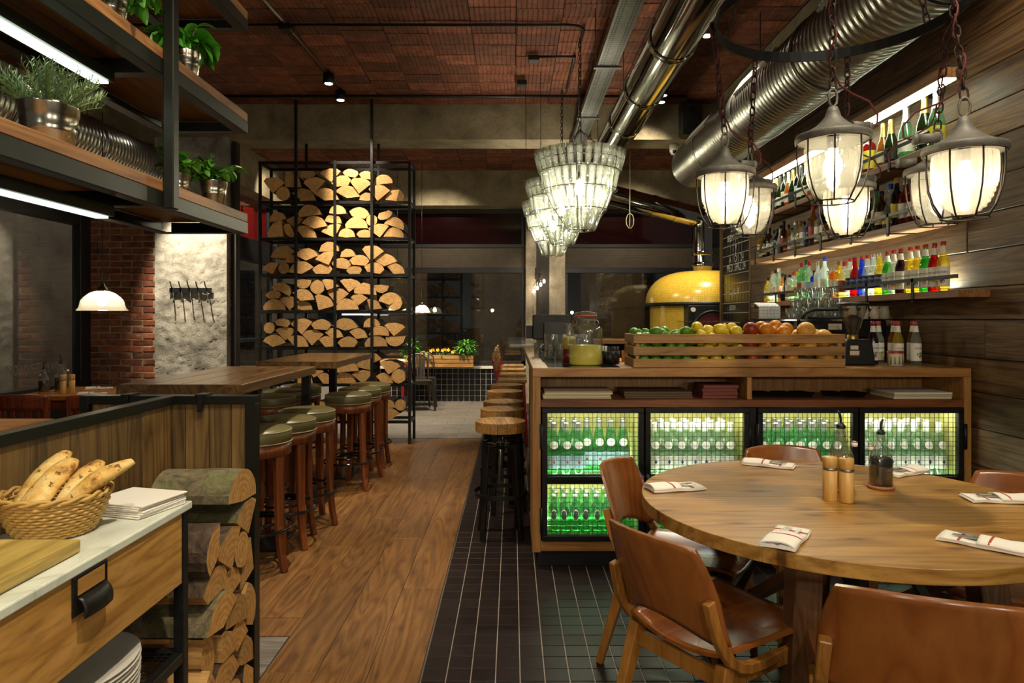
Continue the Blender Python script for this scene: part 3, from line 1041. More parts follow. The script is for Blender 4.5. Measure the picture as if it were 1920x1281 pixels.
# folded red awning outside, brightened from inside by an added spot
aw = thing('red_awning', 'bright red folded awning outside the side window', 'awning', (XW - 0.085, 10.0, 2.95))
for k in range(9):
    MB().box(-0.012, 0.012, -0.15, 0.15, -0.55, 0.30).build('awning_panel', M['redawn'], aw, 0.004, 1, (-0.03 * (k % 2), -1.36 + k * 0.335, 0), (0, 0, 0.12 if k % 2 else -0.12))
light('street_fill_glow', 'POINT', (XW - 2.2, 13.2, 3.6), 160, (0.75, 0.85, 1.0), 0.06)  # unseen outdoor lights added to brighten the side street
light('street_fill_glow', 'POINT', (XL - 2.2, 9.8, 4.4), 45, (1.0, 0.8, 0.5), 0.06)

# ------------------------------------------------------------------ far wall
wb = setting(MB().box(-4.0, 4.3, YB + 0.004, YB + 0.25, 0, 0.555), 'wall_back', M['groutl'], 'low black tiled wall under the far windows')
wt = MB().box(-0.0435, 0.0435, -0.012, 0.0, -0.0432, 0.0432).mesh('tile', M['walltile'], 0.002)
for i in range(28):
    for j in range(6):
        xx = -2.38 + 0.0945 * i
        if xx > 0.20:
            continue
        inst('tile', wt, wb, (xx, YB + 0.012, 0.047 + j * 0.0935))
setting(MB().box(-4.0, 4.3, YB - 0.05, YB + 0.3, 0.557, 0.60), 'window_sill', M['offwhite'], 'pale sill on the black tiled wall')


def far_window(n, x0, x1, label):
    wn = thing('window_%d' % n, label, 'window', (0, 0, 0)); wn['kind'] = 'structure'
    mb = MB()
    yf0, yf1 = YB + 0.02, YB + 0.10
    mb.box(x0, x0 + 0.07, yf0, yf1, 0.6, 3.27); mb.box(x1 - 0.07, x1, yf0, yf1, 0.6, 3.27)
    mb.box(x0, x1, yf0, yf1, 0.6, 0.68); mb.box(x0, x1, yf0 - 0.02, yf1, 2.18, 2.27)
    mb.box(x0, x1, yf0 - 0.02, yf1, 2.61, 2.67); mb.box(x0, x1, yf0, yf1, 3.2, 3.27)
    mb.build('window_frame', M['frame'], wn, 0.003)
    MB().box(x0 + .05, x1 - .05, YB + 0.05, YB + 0.056, 0.66, 2.2).build('pane', M['pane'], wn)
    MB().box(x0 + .05, x1 - .05, YB + 0.05, YB + 0.07, 2.66, 3.22).build('red_transom', M['redglass'], wn)
    rb = MB()
    k = int((x1 - x0) / 0.021)
    rb.box(x0, x1, YB + 0.03, YB + 0.06, 2.27, 2.61)
    for i in range(k):
        a = x0 + (x1 - x0) * i / k
        rb.box(a + 0.003, a + 0.017, YB + 0.018, YB + 0.03, 2.275, 2.605)
    for j in range(8):
        zz = 2.275 + j * 0.042
        rb.box(x0, x1, YB + 0.014, YB + 0.019, zz, zz + 0.008)
    o = rb.build('ribbed_panel', M['ribpanel'], wn)
    return wn


far_window(3, -4.0, 0.23, 'far window behind the planter with a taupe ribbed band above')
far_window(4, 0.88, 4.25, 'far window left of the yellow pizza oven with ribbed band')
# the street outside
ex = setting(MB().box(-12, 12, 17.0, 17.3, -0.2, 8), 'exterior_facade', M['facade'], 'dim house front across the street')
for i in range(8):
    for zz in (0.7, 3.7):
        xx = -10.2 + i * 2.7
        MB().box(xx, xx + 1.1, 16.9, 17.01, zz, zz + 1.9).build('facade_window', M['facwin'], ex)
setting(MB().box(-9.4, -9.2, -3, 16, -0.2, 8), 'exterior_facade', M['facade'], 'dim house front beyond the left window')
setting(MB().box(-12, 12, 11.9, 17.0, -0.3, -0.2).box(-9.4, -5.1, -3, 11.9, -0.3, -0.2), 'street_ground', M['facade'], 'dark street outside')
light('street_fill_glow', 'POINT', (-2.5, 14.6, 4.6), 110, (1.0, 0.82, 0.55), 0.06)  # added fill on the house front, no street lamp is modelled
light('street_fill_glow', 'POINT', (2.5, 14.6, 4.6), 90, (1.0, 0.82, 0.55), 0.06)

# ------------------------------------------------------------------ right wall: reclaimed boards, then chalk tiles
wr = setting(MB().box(XR, XR + 0.2, 0.3, 8.52, 0, CEIL + .1), 'wall_right', M['tim'], 'wall of reclaimed grey brown boards beside the bar')
z = 0.0; r = 0
hs = [0.19, 0.215, 0.18, 0.205, 0.2]
while z < 3.5:
    h = hs[r % 5]
    y = 0.9; k = 0
    cuts = [[4.15, 6.3], [3.75, 5.4], [5.0, 6.9], [4.5], [3.9, 5.9]][r % 5] + [7.43]
    y = 2.2
    for c in cuts:
        t = RND.uniform(0.014, 0.024)
        inst('plank', MB().box(-t, 0, 0.002, c - y - 0.002, 0.002, h - 0.002).mesh('plank', M['reclaimed'], 0.003), wr, (XR, y, z))
        y = c
    z += h; r += 1
inst('plank', MB().box(-0.03, 0, 0, 0.06, 0, 3.5).mesh('end_post', M['partition'], 0.003), wr, (XR, 8.46, 0))
inst('plank', MB().box(-0.03, 0, 0, 0.03, 0, 3.5).mesh('end_post', M['partition'], 0.003), wr, (XR, 7.44, 0))
ct = setting(MB().box(XR - 0.004, XR, 7.47, 8.46, 0.9, 2.9), 'wall_right', M['groutl'], 'black tiled wall with white chalk writing beside the oven')
wt2 = MB().box(-0.004, 0.0, -0.0452, 0.0452, -0.0535, 0.0535).mesh('tile', M['walltile'], 0.002)
for i in range(10):
    for j in range(17):
        inst('tile', wt2, ct, (XR - 0.004, 7.519 + i * 0.0985, 0.957 + j * 0.1145))
for (body, y, zz, sz) in (('IL·I·LE', 8.0, 2.47, 0.13), ('BEBM HUMS', 8.02, 2.36, 0.11), ('A  I Ó J  24', 7.95, 2.10, 0.13), ('MED. SPRZ 24', 7.96, 2.0, 0.13),
                          ('RZ.JUL. R', 8.03, 1.72, 0.11), ('SEZON', 8.08, 1.53, 0.08)):
    t = text('chalk_lettering', body, M['chalk'], ct, (XR - 0.0105, y, zz), (PI / 2, 0, -PI / 2), sz, 0.0)
    t.scale = (0.85, 1, 1)
# ------------------------------------------------------------------ bar counter
BY = 3.84
bar = thing('bar_counter', 'honey oak bar counter with open niche, black plinth and dark inlaid top', 'counter', (0, 0, 0))
BX0, BX1 = 0.115, 2.585
BZ = 1.122
# worktop: front run and left return, oak border with dark glossy inlay
MB().box(BX0, BX1, BY, BY + 0.52, BZ - 0.05, BZ).build('worktop', M['oak'], bar, 0.003)
MB().box(BX0, BX0 + 0.085, BY + 0.521, 6.85, BZ - 0.05, BZ).build('worktop', M['oak_y'], bar, 0.003)
MB().box(BX0 + 0.60, BX0 + 0.66, BY + 0.521, 6.85, BZ - 0.05, BZ).build('worktop', M['oak_y'], bar, 0.003)
MB().box(BX0 + 0.086, BX0 + 0.599, BY + 0.521, 6.85, BZ - 0.05, BZ - 0.004).build('dark_inlay', M['blackgloss'], bar)
MB().box(BX0 + 0.09, 0.62, BY + 0.05, BY + 0.50, BZ - 0.001, BZ + 0.0015).build('dark_inlay', M['blackgloss'], bar)
# uprights
for (a, b_) in ((BX0, BX0 + 0.046), (BX1 - 0.042, BX1)):
    MB().box(a, b_, BY, BY + 0.5, 0.085, BZ - 0.05).build('upright', M['oak_z'], bar, 0.002)
MB().box(1.326, 1.354, BY + 0.01, BY + 0.4, 0.945, BZ - 0.05).build('divider', M['oak_z'], bar, 0.002)
MB().box(BX0 + 0.047, BX1 - 0.043, BY, BY + 0.45, 0.902, 0.944).build('niche_shelf', wood('niche_shelf_oak', '#4c2812', '#7a4520', '#8c5428', 'X', 7, 14, 0.45, 0.1, 0.12), bar, 0.002)
MB().box(BX0 + 0.047, BX1 - 0.043, BY + 0.40, BY + 0.42, 0.944, BZ - 0.05).build('niche_back', M['oak_z'], bar)
MB().box(BX0 + 0.047, BX1 - 0.043, BY, BY + 0.06, 0.092, 0.148).build('bottom_rail', M['oak'], bar, 0.002)
MB().box(BX0 + 0.03, BX1 - 0.02, BY + 0.035, BY + 0.06, 0.001, 0.09).build('plinth', M['black'], bar)
MB().box(BX0 + 0.055, BX0 + 0.075, BY + 0.5, 6.8, 0.001, BZ - 0.05).build('side_cladding', simple('stacked_stone', '#6e675b', 0.9, bumpy=0.9, bscale=14, mottled=0.4), bar)
MB().box(BX0 + 0.62, BX0 + 0.64, BY + 0.52, 6.8, 0.001, BZ - 0.05).build('inner_cladding', M['black'], bar)
MB().box(1.337, 1.375, BY + 0.002, BY + 0.3, 0.15, 0.90).build('black_mullion', M['steel'], bar, 0.002)

# ------------------------------------------------------------------ fridges with wire mesh doors
DZ0, DZ1 = 0.150, 0.900
DOORS = [(0.168, 0.742), (0.748, 1.334), (1.378, 1.944), (1.950, 2.538)]
FN = ['leftmost', 'second', 'third', 'rightmost']
for k, (a, b_) in enumerate(DOORS):
    fr = thing('drinks_fridge', '%s lit drinks fridge with black mesh door under the bar' % FN[k] if k in (0, 3) else '%s lit drinks fridge from the left with black mesh door under the bar' % FN[k], 'fridge', (a, BY, 0), 0, 'mesh door fridges under the bar')
    W = b_ - a
    body = MB()
    body.box(0.004, 0.012, 0.03, 0.46, DZ0, DZ1); body.box(W - 0.012, W - 0.004, 0.03, 0.46, DZ0, DZ1)
    body.box(0.004, W - 0.004, 0.45, 0.46, DZ0, DZ1); body.box(0.004, W - 0.004, 0.03, 0.46, DZ1 - 0.006, DZ1)
    body.box(0.004, W - 0.004, 0.03, 0.46, DZ0, DZ0 + 0.006)
    body.build('fridge_lining', M['limeback'], fr)
    MB().box(0.013, W - 0.013, 0.045, 0.45, 0.497, 0.503).build('glass_shelf', M['palegreen'], fr)
    MB().box(0.013, W - 0.013, 0.029, 0.034, 0.462, 0.516).build('shelf_lip', M['steel'], fr, 0.001)
    MB().box(0.05, W - 0.05, 0.035, 0.05, 0.872, 0.892).build('led_strip', M['ledfridge'], fr)
    MB().box(0.05, W - 0.05, 0.40, 0.42, 0.505, 0.512).build('led_strip', M['ledfridge'], fr)
    MB().box(0.05, W - 0.05, 0.40, 0.42, 0.158, 0.166).build('led_strip', M['ledfridge'], fr)
    MB().box(0.05, W - 0.05, 0.035, 0.05, 0.470, 0.486).build('led_strip', M['ledfridge'], fr)
    d = MB()
    d.box(0, W, -0.012, 0.026, DZ0, DZ0 + 0.032); d.box(0, W, -0.012, 0.026, DZ1 - 0.03, DZ1)
    d.box(0, 0.031, -0.012, 0.026, DZ0 + 0.032, DZ1 - 0.03); d.box(W - 0.031, W, -0.012, 0.026, DZ0 + 0.032, DZ1 - 0.03)
    d.box(0.031, W - 0.031, -0.002, 0.02, 0.492, 0.512)
    door = d.build('door', M['steel'], fr, 0.003)
    g = MB()
    nx = 20; nz = 26
    for i in range(1, nx):
        x = 0.03 + (W - 0.06) * i / nx
        g.box(x - 0.0011, x + 0.0011, 0.0005, 0.0028, DZ0 + 0.03, DZ1 - 0.03)
    for j in range(1, nz):
        zz = DZ0 + 0.03 + (DZ1 - DZ0 - 0.06) * j / nz
        g.box(0.03, W - 0.03, -0.0018, 0.0004, zz - 0.0011, zz + 0.0011)
    o = g.build('wire_mesh', M['wire'], door); o['kind'] = 'stuff'
    hx = -0.002 if k % 2 == 0 else W + 0.002
    for zz in (0.74, 0.27):
        hb = MB().box(hx - 0.010, hx + 0.010, -0.019, -0.011, zz - 0.07, zz + 0.07)
        hb.cyl((hx, -0.018, zz - 0.072), (hx, -0.018, zz + 0.072), 0.006, n=8)
        hb.build('hinge', M['steel'], door)
    lx = W - 0.012 if k % 2 == 0 else 0.012
    lb = MB().cyl((lx, -0.012, 0.52), (lx, -0.03, 0.52), 0.009, n=10).bar((lx, -0.03, 0.52), (lx, -0.036, 0.46), 0.011, 0.008)
    lb.build('latch', M['galv'], door)

# ------------------------------------------------------------------ bottles
BPROF = {
    # (radius, height) outside profile, neck split index for foil, label band (z0,z1,r)
    'water': ([(0.001, 0.0), (0.036, 0.0), (0.0395, 0.006), (0.0395, 0.125), (0.038, 0.15), (0.030, 0.20), (0.019, 0.245), (0.0145, 0.262), (0.0145, 0.288), (0.0155, 0.29), (0.0155, 0.296), (0.001, 0.297)], (0.038, 0.115, 0.0402), (0.255, 0.300, 0.0165)),
    'beer': ([(0.001, 0.0), (0.028, 0.0), (0.0305, 0.005), (0.0305, 0.125), (0.027, 0.15), (0.0155, 0.19), (0.013, 0.215), (0.0135, 0.225), (0.001, 0.226)], (0.055, 0.115, 0.0310), (0.217, 0.232, 0.0148)),
    'syrup': ([(0.001, 0.0), (0.034, 0.0), (0.037, 0.005), (0.037, 0.165), (0.034, 0.19), (0.021, 0.225), (0.0155, 0.255), (0.0145, 0.30), (0.0155, 0.305), (0.001, 0.306)], (0.03, 0.155, 0.0376), (0.288, 0.313, 0.0168)),
    'spirit': ([(0.001, 0.0), (0.037, 0.0), (0.0405, 0.006), (0.0405, 0.155), (0.037, 0.175), (0.018, 0.20), (0.0135, 0.215), (0.0135, 0.255), (0.015, 0.258), (0.001, 0.26)], (0.04, 0.125, 0.041), (0.235, 0.268, 0.0158)),
    'tall': ([(0.001, 0.0), (0.032, 0.0), (0.035, 0.006), (0.035, 0.20), (0.030, 0.222), (0.016, 0.245), (0.0135, 0.27), (0.0135, 0.31), (0.015, 0.313), (0.001, 0.315)], (0.06, 0.15, 0.0356), (0.285, 0.322, 0.0158)),
    'squat': ([(0.001, 0.0), (0.042, 0.0), (0.046, 0.006), (0.046, 0.11), (0.041, 0.135), (0.018, 0.165), (0.014, 0.18), (0.014, 0.215), (0.001, 0.22)], (0.03, 0.095, 0.0466), (0.195, 0.228, 0.0165)),
    'fizz': ([(0.001, 0.0), (0.040, 0.0), (0.0435, 0.006), (0.0435, 0.125), (0.040, 0.155), (0.024, 0.205), (0.0165, 0.235), (0.0145, 0.28), (0.016, 0.29), (0.016, 0.302), (0.001, 0.305)], (0.04, 0.115, 0.0442), (0.212, 0.312, 0.0235)),
    'soda': ([(0.001, 0.0), (0.030, 0.0), (0.033, 0.005), (0.033, 0.15), (0.029, 0.175), (0.018, 0.22), (0.0145, 0.25), (0.0145, 0.275), (0.001, 0.278)], (0.05, 0.14, 0.0336), (0.262, 0.285, 0.0158)),
    'flask': ([(0.001, 0.0), (0.040, 0.0), (0.045, 0.01), (0.046, 0.06), (0.038, 0.11), (0.022, 0.16), (0.014, 0.20), (0.0125, 0.25), (0.0145, 0.256), (0.001, 0.258)], (0.03, 0.07, 0.0468), (0.24, 0.272, 0.0155)),
    'shoulder': ([(0.001, 0.0), (0.035, 0.0), (0.038, 0.005), (0.038, 0.18), (0.035, 0.195), (0.020, 0.206), (0.0145, 0.212), (0.0145, 0.235), (0.001, 0.238)], (0.035, 0.15, 0.0386), (0.222, 0.25, 0.0178)),
}
BM = {}


def oval_patch(r, zc, hw, hh):
    mb = MB()
    ring = [(hw * math.cos(2 * PI * i / 20), hh * math.sin(2 * PI * i / 20) * (1.12 if math.sin(2 * PI * i / 20) > 0 else .88)) for i in range(20)]
    vs = [(0, -r, zc)]
    for k in (0.5, 1.0):
        for (u, v) in ring:
            g = u * k / r
            rr_ = r - max(0, (zc + v * k - 0.125)) * 0.16
            vs.append((rr_ * math.sin(g), -rr_ * math.cos(g), zc + v * k))
    fs = [(0, 1 + i, 1 + (i + 1) % 20) for i in range(20)] + [(1 + i, 21 + i, 21 + (i + 1) % 20, 1 + (i + 1) % 20) for i in range(20)]
    return mb.add(vs, fs, 0, True)


beer_in = oval_patch(0.0321, 0.1145, 0.0155, 0.0265).mesh('badge_centre', M['glabel'])


def bparts(kind):
    if kind not in BM:
        prof, lab, cap = BPROF[kind]
        me = MB().lathe(prof, 14).mesh('glass_' + kind, M['clear'])
        l0, l1, lr = lab
        lm = MB()
        n = 14
        lm.lathe([(lr, l0), (lr, l1)], n)
        lme = lm.mesh('label_' + kind, M['wlabel'])
        c0, c1, cr = cap
        if kind == 'fizz':
            cp = [(0.0245, c0), (0.0185, c0 + .03), (0.0165, c0 + .065), (0.0178, c0 + .075), (0.0178, c1 - .006), (0.012, c1), (0.001, c1 + .001)]
        elif kind == 'water':
            cp = [(0.0172, c0 - .012), (0.0160, c0 + .004), (0.0160, c1 - .012), (0.0172, c1 - .010), (0.0172, c1 - .001), (0.001, c1)]
        else:
            cp = [(cr, c0), (cr, c1 - .003), (cr - .003, c1), (0.001, c1)]
        cme = MB().lathe(cp, 12).mesh('cap_' + kind, M['redcap'])
        # neck disc label
        nl = MB()
        if kind == 'water':
            # oval shoulder badge that hugs the cone, facing -Y
            vs = []; fs = []
            K = 12
            def rr_at(z):
                for (r0, z0), (r1, z1) in zip(prof, prof[1:]):
                    if z0 <= z <= z1 and z1 > z0:
                        return r0 + (r1 - r0) * (z - z0) / (z1 - z0)
                return 0.03
            for i in range(-3, 4):
                for j in range(-3, 4):
                    u, v = i / 3.0, j / 3.0
                    uu = u * math.sqrt(max(0, 1 - v * v / 2)); vv = v * math.sqrt(max(0, 1 - u * u / 2))
                    z = 0.172 + vv * 0.022; r = rr_at(z) + 0.0012
                    g = uu * 0.026 / r
                    vs.append((r * math.sin(g), -r * math.cos(g), z))
            for i in range(6):
                for j in range(6):
                    fs.append((i * 7 + j, (i + 1) * 7 + j, (i + 1) * 7 + j + 1, i * 7 + j + 1))
            nl.add(vs, fs, 0, True)
        elif kind == 'beer':
            nl = oval_patch(0.0316, 0.115, 0.019, 0.031)
        elif kind in ('syrup', 'tall'):
            z0 = 0.235 if kind == 'syrup' else 0.262
            nl.lathe([(0.0205 if kind == 'syrup' else 0.0155, z0), (0.0165 if kind == 'syrup' else 0.0145, z0 + .03), (0.0155 if kind == 'syrup' else 0.0142, z0 + .045)], 12)
        nme = nl.mesh('neck_' + kind, M['wlabel']) if nl.v else None
        BM[kind] = (me, lme, cme, nme)
    return BM[kind]


def own_mat(o, m):
    o.material_slots[0].link = 'OBJECT'
    o.material_slots[0].material = m


def bottle(kind, loc, label, group, gm, cap=None, lab=None, neck=None, rz=0.0, sc=1.0, cat='bottle'):
    t = thing('bottle', label, cat, loc, rz, group)
    t.scale = (sc, sc, sc)
    me, lme, cme, nme = bparts(kind)
    o = inst('bottle_glass', me, t); own_mat(o, gm)
    if lab is not None:
        o = inst('paper_label', lme, t); own_mat(o, lab)
    if cap is not None:
        o = inst('cap', cme, t); own_mat(o, cap)
    if neck is not None and nme is not None:
        o = inst('neck_label', nme, t); own_mat(o, neck)
    return t


# ---- upper mesh compartments: big water bottles; lower: small beers
BN = ['first', 'second', 'third', 'fourth']
star_me = MB().add([(0.011 * math.sin(PI * i / 5) * (1 if i % 2 == 0 else .45), -0.0409, 0.075 + 0.011 * math.cos(PI * i / 5) * (1 if i % 2 == 0 else .45)) for i in range(10)], [tuple(range(10))]).mesh('red_star', M['starred'])
fleur_me = MB().add([(0, -0.0409, 0.062), (0.004, -0.0409, 0.07), (0.011, -0.0405, 0.08), (0.004, -0.0409, 0.082), (0, -0.0409, 0.094), (-0.004, -0.0409, 0.082), (-0.011, -0.0405, 0.08), (-0.004, -0.0409, 0.07)], [tuple(range(8))]).mesh('blue_crest', M['nlabel'])
tmp_parent = thing('spare', 'spare', 'spare')
word1 = text('brand_word', 'S.PELLEGRINO', M['nlabel'], None, (0, 0, 0), None, 0.0098).data
word2 = text('brand_word', 'ACQUA PANNA', M['nlabel'], None, (0, 0, 0), None, 0.0092).data
word3 = text('brand_word', 'MONIN', M['ink'], None, (0, 0, 0), None, 0.020).data
word4 = text('brand_word', 'POLO', M['wlabel'], None, (0, 0, 0), None, 0.02).data
for o in [o for o in S.objects if o.name.startswith('brand_word') or o.name.startswith('spare')]:
    bpy.data.objects.remove(o)


def wrap(me, r, z):
    for v in me.vertices:
        g = v.co.x / r
        zz = v.co.y + z
        v.co = (r * math.sin(g), -r * math.cos(g), zz)
    me.update()


motif = MB()
for (cx_, cz_, w__, h__, mi_) in ((-0.008, 0.075, 0.016, 0.011, 0), (0.010, 0.085, 0.013, 0.008, 0), (0.004, 0.062, 0.013, 0.013, 1)):
    n_ = 12
    motif.add([(0.0381 * math.sin((cx_ + w__ * math.cos(2 * PI * i / n_)) / 0.0381), -0.0381 * math.cos((cx_ + w__ * math.cos(2 * PI * i / n_)) / 0.0381), cz_ + h__ * math.sin(2 * PI * i / n_)) for i in range(n_)], [tuple(range(n_))], mi_)
motif_me = [motif.mesh('label_motif', [M['leaf'], M[k_]]) for k_ in ('redcap', 'lemon', 'orange', 'glabel')]
wrap(word1, 0.0407, 0.100); wrap(word2, 0.0407, 0.100); wrap(word3, 0.0381, 0.118); wrap(word4, 0.0341, 0.115)
for k, (a, b_) in enumerate(DOORS):
    W = b_ - a
    green = k in (0, 2)
    n = 7 if k != 2 else 7
    sp = (W - 0.07) / n
    cnt = 0
    for row in range(3):
        for i in range(n):
            x = a + 0.035 + sp * (i + 0.5) - (0.012 if row == 1 else 0.0)
            yy = BY + 0.105 + row * 0.098
            if not (a + 0.055 < x < b_ - 0.055):
                continue
            if k == 0 and row == 0 and i > 2:
                continue
            t = bottle('water', (x, yy, 0.5035),
                       '%s water bottle, %s from left in the %s row, upper shelf of %s fridge' % ('green' if green else 'pale clear', ordw(i + 1), ('front', 'middle', 'rear')[row], FN[k]),
                       'water bottles in the %s fridge' % FN[k], M['greenglass'] if green else M['palegreen'],
                       M['silverfoil' if green else 'wlabel'], M['blabel'] if green else M['wlabel'], M['wlabel'], RND.uniform(-.25, .25))
            if row < 2:
                inst('brand_word', word1 if green else word2, t)
                inst('red_star' if green else 'blue_crest', star_me if green else fleur_me, t)
    nb = 8
    for row in range(3):
        for i in range(nb):
            if k >= 2:
                continue       # hidden behind the table
            x = a + 0.04 + (W - 0.08) * (i + 0.5) / nb + (0.018 if row % 2 else 0)
            if x > b_ - 0.05:
                continue
            yy = BY + 0.10 + row * 0.085
            t = bottle('beer', (x, yy, 0.157), 'small green beer bottle, %s from left in the %s row, bottom of %s fridge' % (ordw(i + 1), ('front', 'middle', 'rear')[row], FN[k]),
                       'beer bottles in the %s fridge' % FN[k], M['greenglass'], M['silverfoil'], None, M['wlabel'], RND.uniform(-.2, .2))
            inst('badge_centre', beer_in, t)

# ------------------------------------------------------------------ niche contents
def menus(x0, x1, y0, n, th, z, mat, lab, grp, cat='menu', name='menu', depth=0.28, skew=0.0, colors=None):
    for i in range(n):
        dx, dy = RND.uniform(-.006, .006), RND.uniform(0, .010)
        mb = MB()
        mb.box(x0 + dx, x1 + dx, y0 + dy, y0 + dy + depth, z + i * th, z + i * th + th * 0.92)
        o = mb.build(name, colors[i % len(colors)] if colors else mat, bev=0.0008)
        pos = 'bottom' if i == 0 else ('top' if i == n - 1 else ordw(i + 1) + ' from bottom')
        tag(o, lab % pos, cat, grp)


menus(0.18, 0.567, BY + 0.03, 5, 0.0086, 0.945, M['paper'], 'pale paper menu, %s of the stack at the niche left end', 'pale menus in the niche', colors=[M['paper'], M['clabel']])
menus(0.645, 1.035, BY + 0.07, 4, 0.0095, 0.945, M['brownbook'], 'brown menu folder, %s of the stack left of the red books', 'brown menus in the niche')
menus(1.09, 1.29, BY + 0.05, 4, 0.0195, 0.945, M['redbook'], 'dull red menu book, %s of the pile by the oak divider', 'red menu books in the niche', 'book', 'menu_book', 0.22)
menus(2.17, 2.50, BY + 0.03, 3, 0.0125, 0.945, M['paper'], 'pale bound brochure, %s of the stack at the niche right end', 'pale brochures in the niche', 'brochure', 'brochure', 0.26, colors=[M['clabel'], M['paper'], M['offwhite']])
for i, x in enumerate((1.44, 1.56, 1.68, 1.85, 1.98)):
    mb = MB()
    mb.prism([(-0.055, 0.0), (0.055, 0.0), (0.03, 0.085), (-0.03, 0.085)], 'Z', 0.0, 0.008)
    mb.add([(-.055, 0, .008), (.055, 0, .008), (.068, -.012, .03), (-.068, -.012, .03), (.03, .085, .008), (-.03, .085, .008), (.04, .105, .03), (-.04, .105, .03)],
           [(0, 1, 2, 3), (1, 4, 6, 2), (4, 5, 7, 6), (5, 0, 3, 7)])
    o = mb.build('ashtray', M['blackgloss'], None, 0.0, 1, (x, BY + 0.10, 0.945), RND.uniform(-.15, .15))
    o['label'] = '%s from left of five black angular ashtrays in the niche' % ordw(i + 1); o['category'] = 'ashtray'; o['group'] = 'ashtrays in the niche'

# ------------------------------------------------------------------ fruit crate
CX0, CX1, CY0, CY1 = 0.69, 1.895, 3.885, 4.185
cr = thing('fruit_crate', 'long slatted pine crate heaped with citrus fruit on the bar', 'crate', ((CX0 + CX1) / 2, (CY0 + CY1) / 2, BZ + 0.002))
hx = (CX1 - CX0) / 2; hy = (CY1 - CY0) / 2
for (z0, z1) in ((0.0, 0.048), (0.068, 0.118), (0.138, 0.188)):
    for s in (-1, 1):
        MB().box(-hx, hx, s * hy - 0.006, s * hy + 0.006, z0, z1).build('slat', M['crate'], cr, 0.0015)
    for s in (-1, 1):
        MB().box(s * (hx - 0.008) - 0.006, s * (hx - 0.008) + 0.006, -hy + 0.007, hy - 0.007, z0, z1).build('slat', M['crate'], cr, 0.0015)
for sx in (-1, 1):
    for sy in (-1, 1):
        MB().box(sx * (hx - 0.026) - 0.011, sx * (hx - 0.026) + 0.011, sy * (hy - 0.018) - 0.011, sy * (hy - 0.018) + 0.011, 0.001, 0.186).build('corner_post', M['crate'], cr, 0.001)
MB().box(-hx + 0.015, hx - 0.015, -hy + 0.007, hy - 0.007, 0.002, 0.010).build('bottom', M['crate'], cr)


def fruit_mesh(name, r, mat, sz, tip, navel=False, cal=0.0):
    prof = []
    for i in range(13):
        g = PI * i / 12
        z = -math.cos(g) * sz
        q = math.sin(g)
        if tip:
            z += tip * (max(0, abs(math.cos(g)) - 0.86) / 0.14) * (1 if z > 0 else -1)
            q *= 1 - 0.12 * max(0, abs(math.cos(g)) - 0.6)
        prof.append((q * r + 1e-5, z * r))
    if navel:
        prof[-1] = (1e-5, prof[-1][1] - 0.10 * r); prof[-2] = (prof[-2][0], prof[-2][1] + 0.0)
    return MB().lathe(prof, 18).mesh(name, mat)


def crown_mesh(r, mat):
    mb = MB()
    n = 6
    vs = []; fs = []
    for i in range(n * 2):
        g = 2 * PI * i / (n * 2)
        vs.append((math.cos(g) * r * .22, math.sin(g) * r * .22, r * .93))
    for i in range(n * 2):
        g = 2 * PI * i / (n * 2)
        q = r * (.36 if i % 2 == 0 else .2); zz = r * (1.32 if i % 2 == 0 else 1.05)
        vs.append((math.cos(g) * q, math.sin(g) * q, zz))
    for i in range(n * 2):
        j = (i + 1) % (n * 2)
        fs.append((i, j, n * 2 + j, n * 2 + i))
    return mb.add(vs, fs).mesh('crown', mat)


FK = {
    'lime': (0.0300, fruit_mesh('lime', 0.030, M['lime'], 1.10, 0.12), 'green lime'),
    'lemon': (0.0335, fruit_mesh('lemon', 0.0335, M['lemon'], 1.12, 0.22), 'yellow lemon'),
    'orange': (0.0405, fruit_mesh('orange', 0.0405, M['orange'], 0.96, 0, True), 'bright orange'),
    'grapefruit': (0.0530, fruit_mesh('grapefruit', 0.053, M['grapefruit'], 0.93, 0, True), 'pale grapefruit'),
    'pomegranate': (0.0420, fruit_mesh('pomegranate', 0.042, M['pome'], 0.95, 0), 'dark red pomegranate'),
}
scar = MB().lathe([(0.001, 0.0022), (0.003, 0.002), (0.0042, 0.0)], 8)
scar_me = scar.mesh('stem_scar', M['stem'])
placed = []
counts = {}


FRUIT = []


def rest_z(x, y, r, floor):
    z = floor + r
    for (px, py, pz, pr) in placed:
        d2 = (px - x) ** 2 + (py - y) ** 2
        s_ = (r + pr) * 0.99
        if d2 < s_ * s_:
            z = max(z, pz + math.sqrt(s_ * s_ - d2))
    return z


BLK_Y = CY0 + 0.115          # a cardboard filler behind the front row carries the rear fruit
BLK_Z = BZ + 0.112
MB().box(-hx + 0.03, hx - 0.03, -hy + 0.118, hy - 0.012, 0.012, 0.108).build('cardboard_filler', M['brownbook'], cr)


def fill(kind, xa, xb, ntot, seed, ztop):
    r, me, nm = FK[kind]
    rr = random.Random(seed)
    for _ in range(ntot):
        best = None
        for _ in range(160):
            x = rr.uniform(xa + r * .8, xb - r * .8)
            y = rr.uniform(CY0 + 0.016 + r, CY1 - 0.016 - r)
            front = y + r < BLK_Y + 0.02
            if front:
                y = CY0 + 0.017 + r + rr.uniform(0, 0.006)
            z = rest_z(x, y, r, BZ + 0.0125 if front else BLK_Z)
            if z + r > ztop:
                continue
            if best is None or z - 0.25 * (y < BLK_Y) * 0.05 < best[0]:
                best = (z - 0.25 * (y < BLK_Y) * 0.05, x, y, z)
        if best is None:
            break
        _, x, y, z = best
        placed.append((x, y, z, r))
        FRUIT.append((kind, x, y, z))


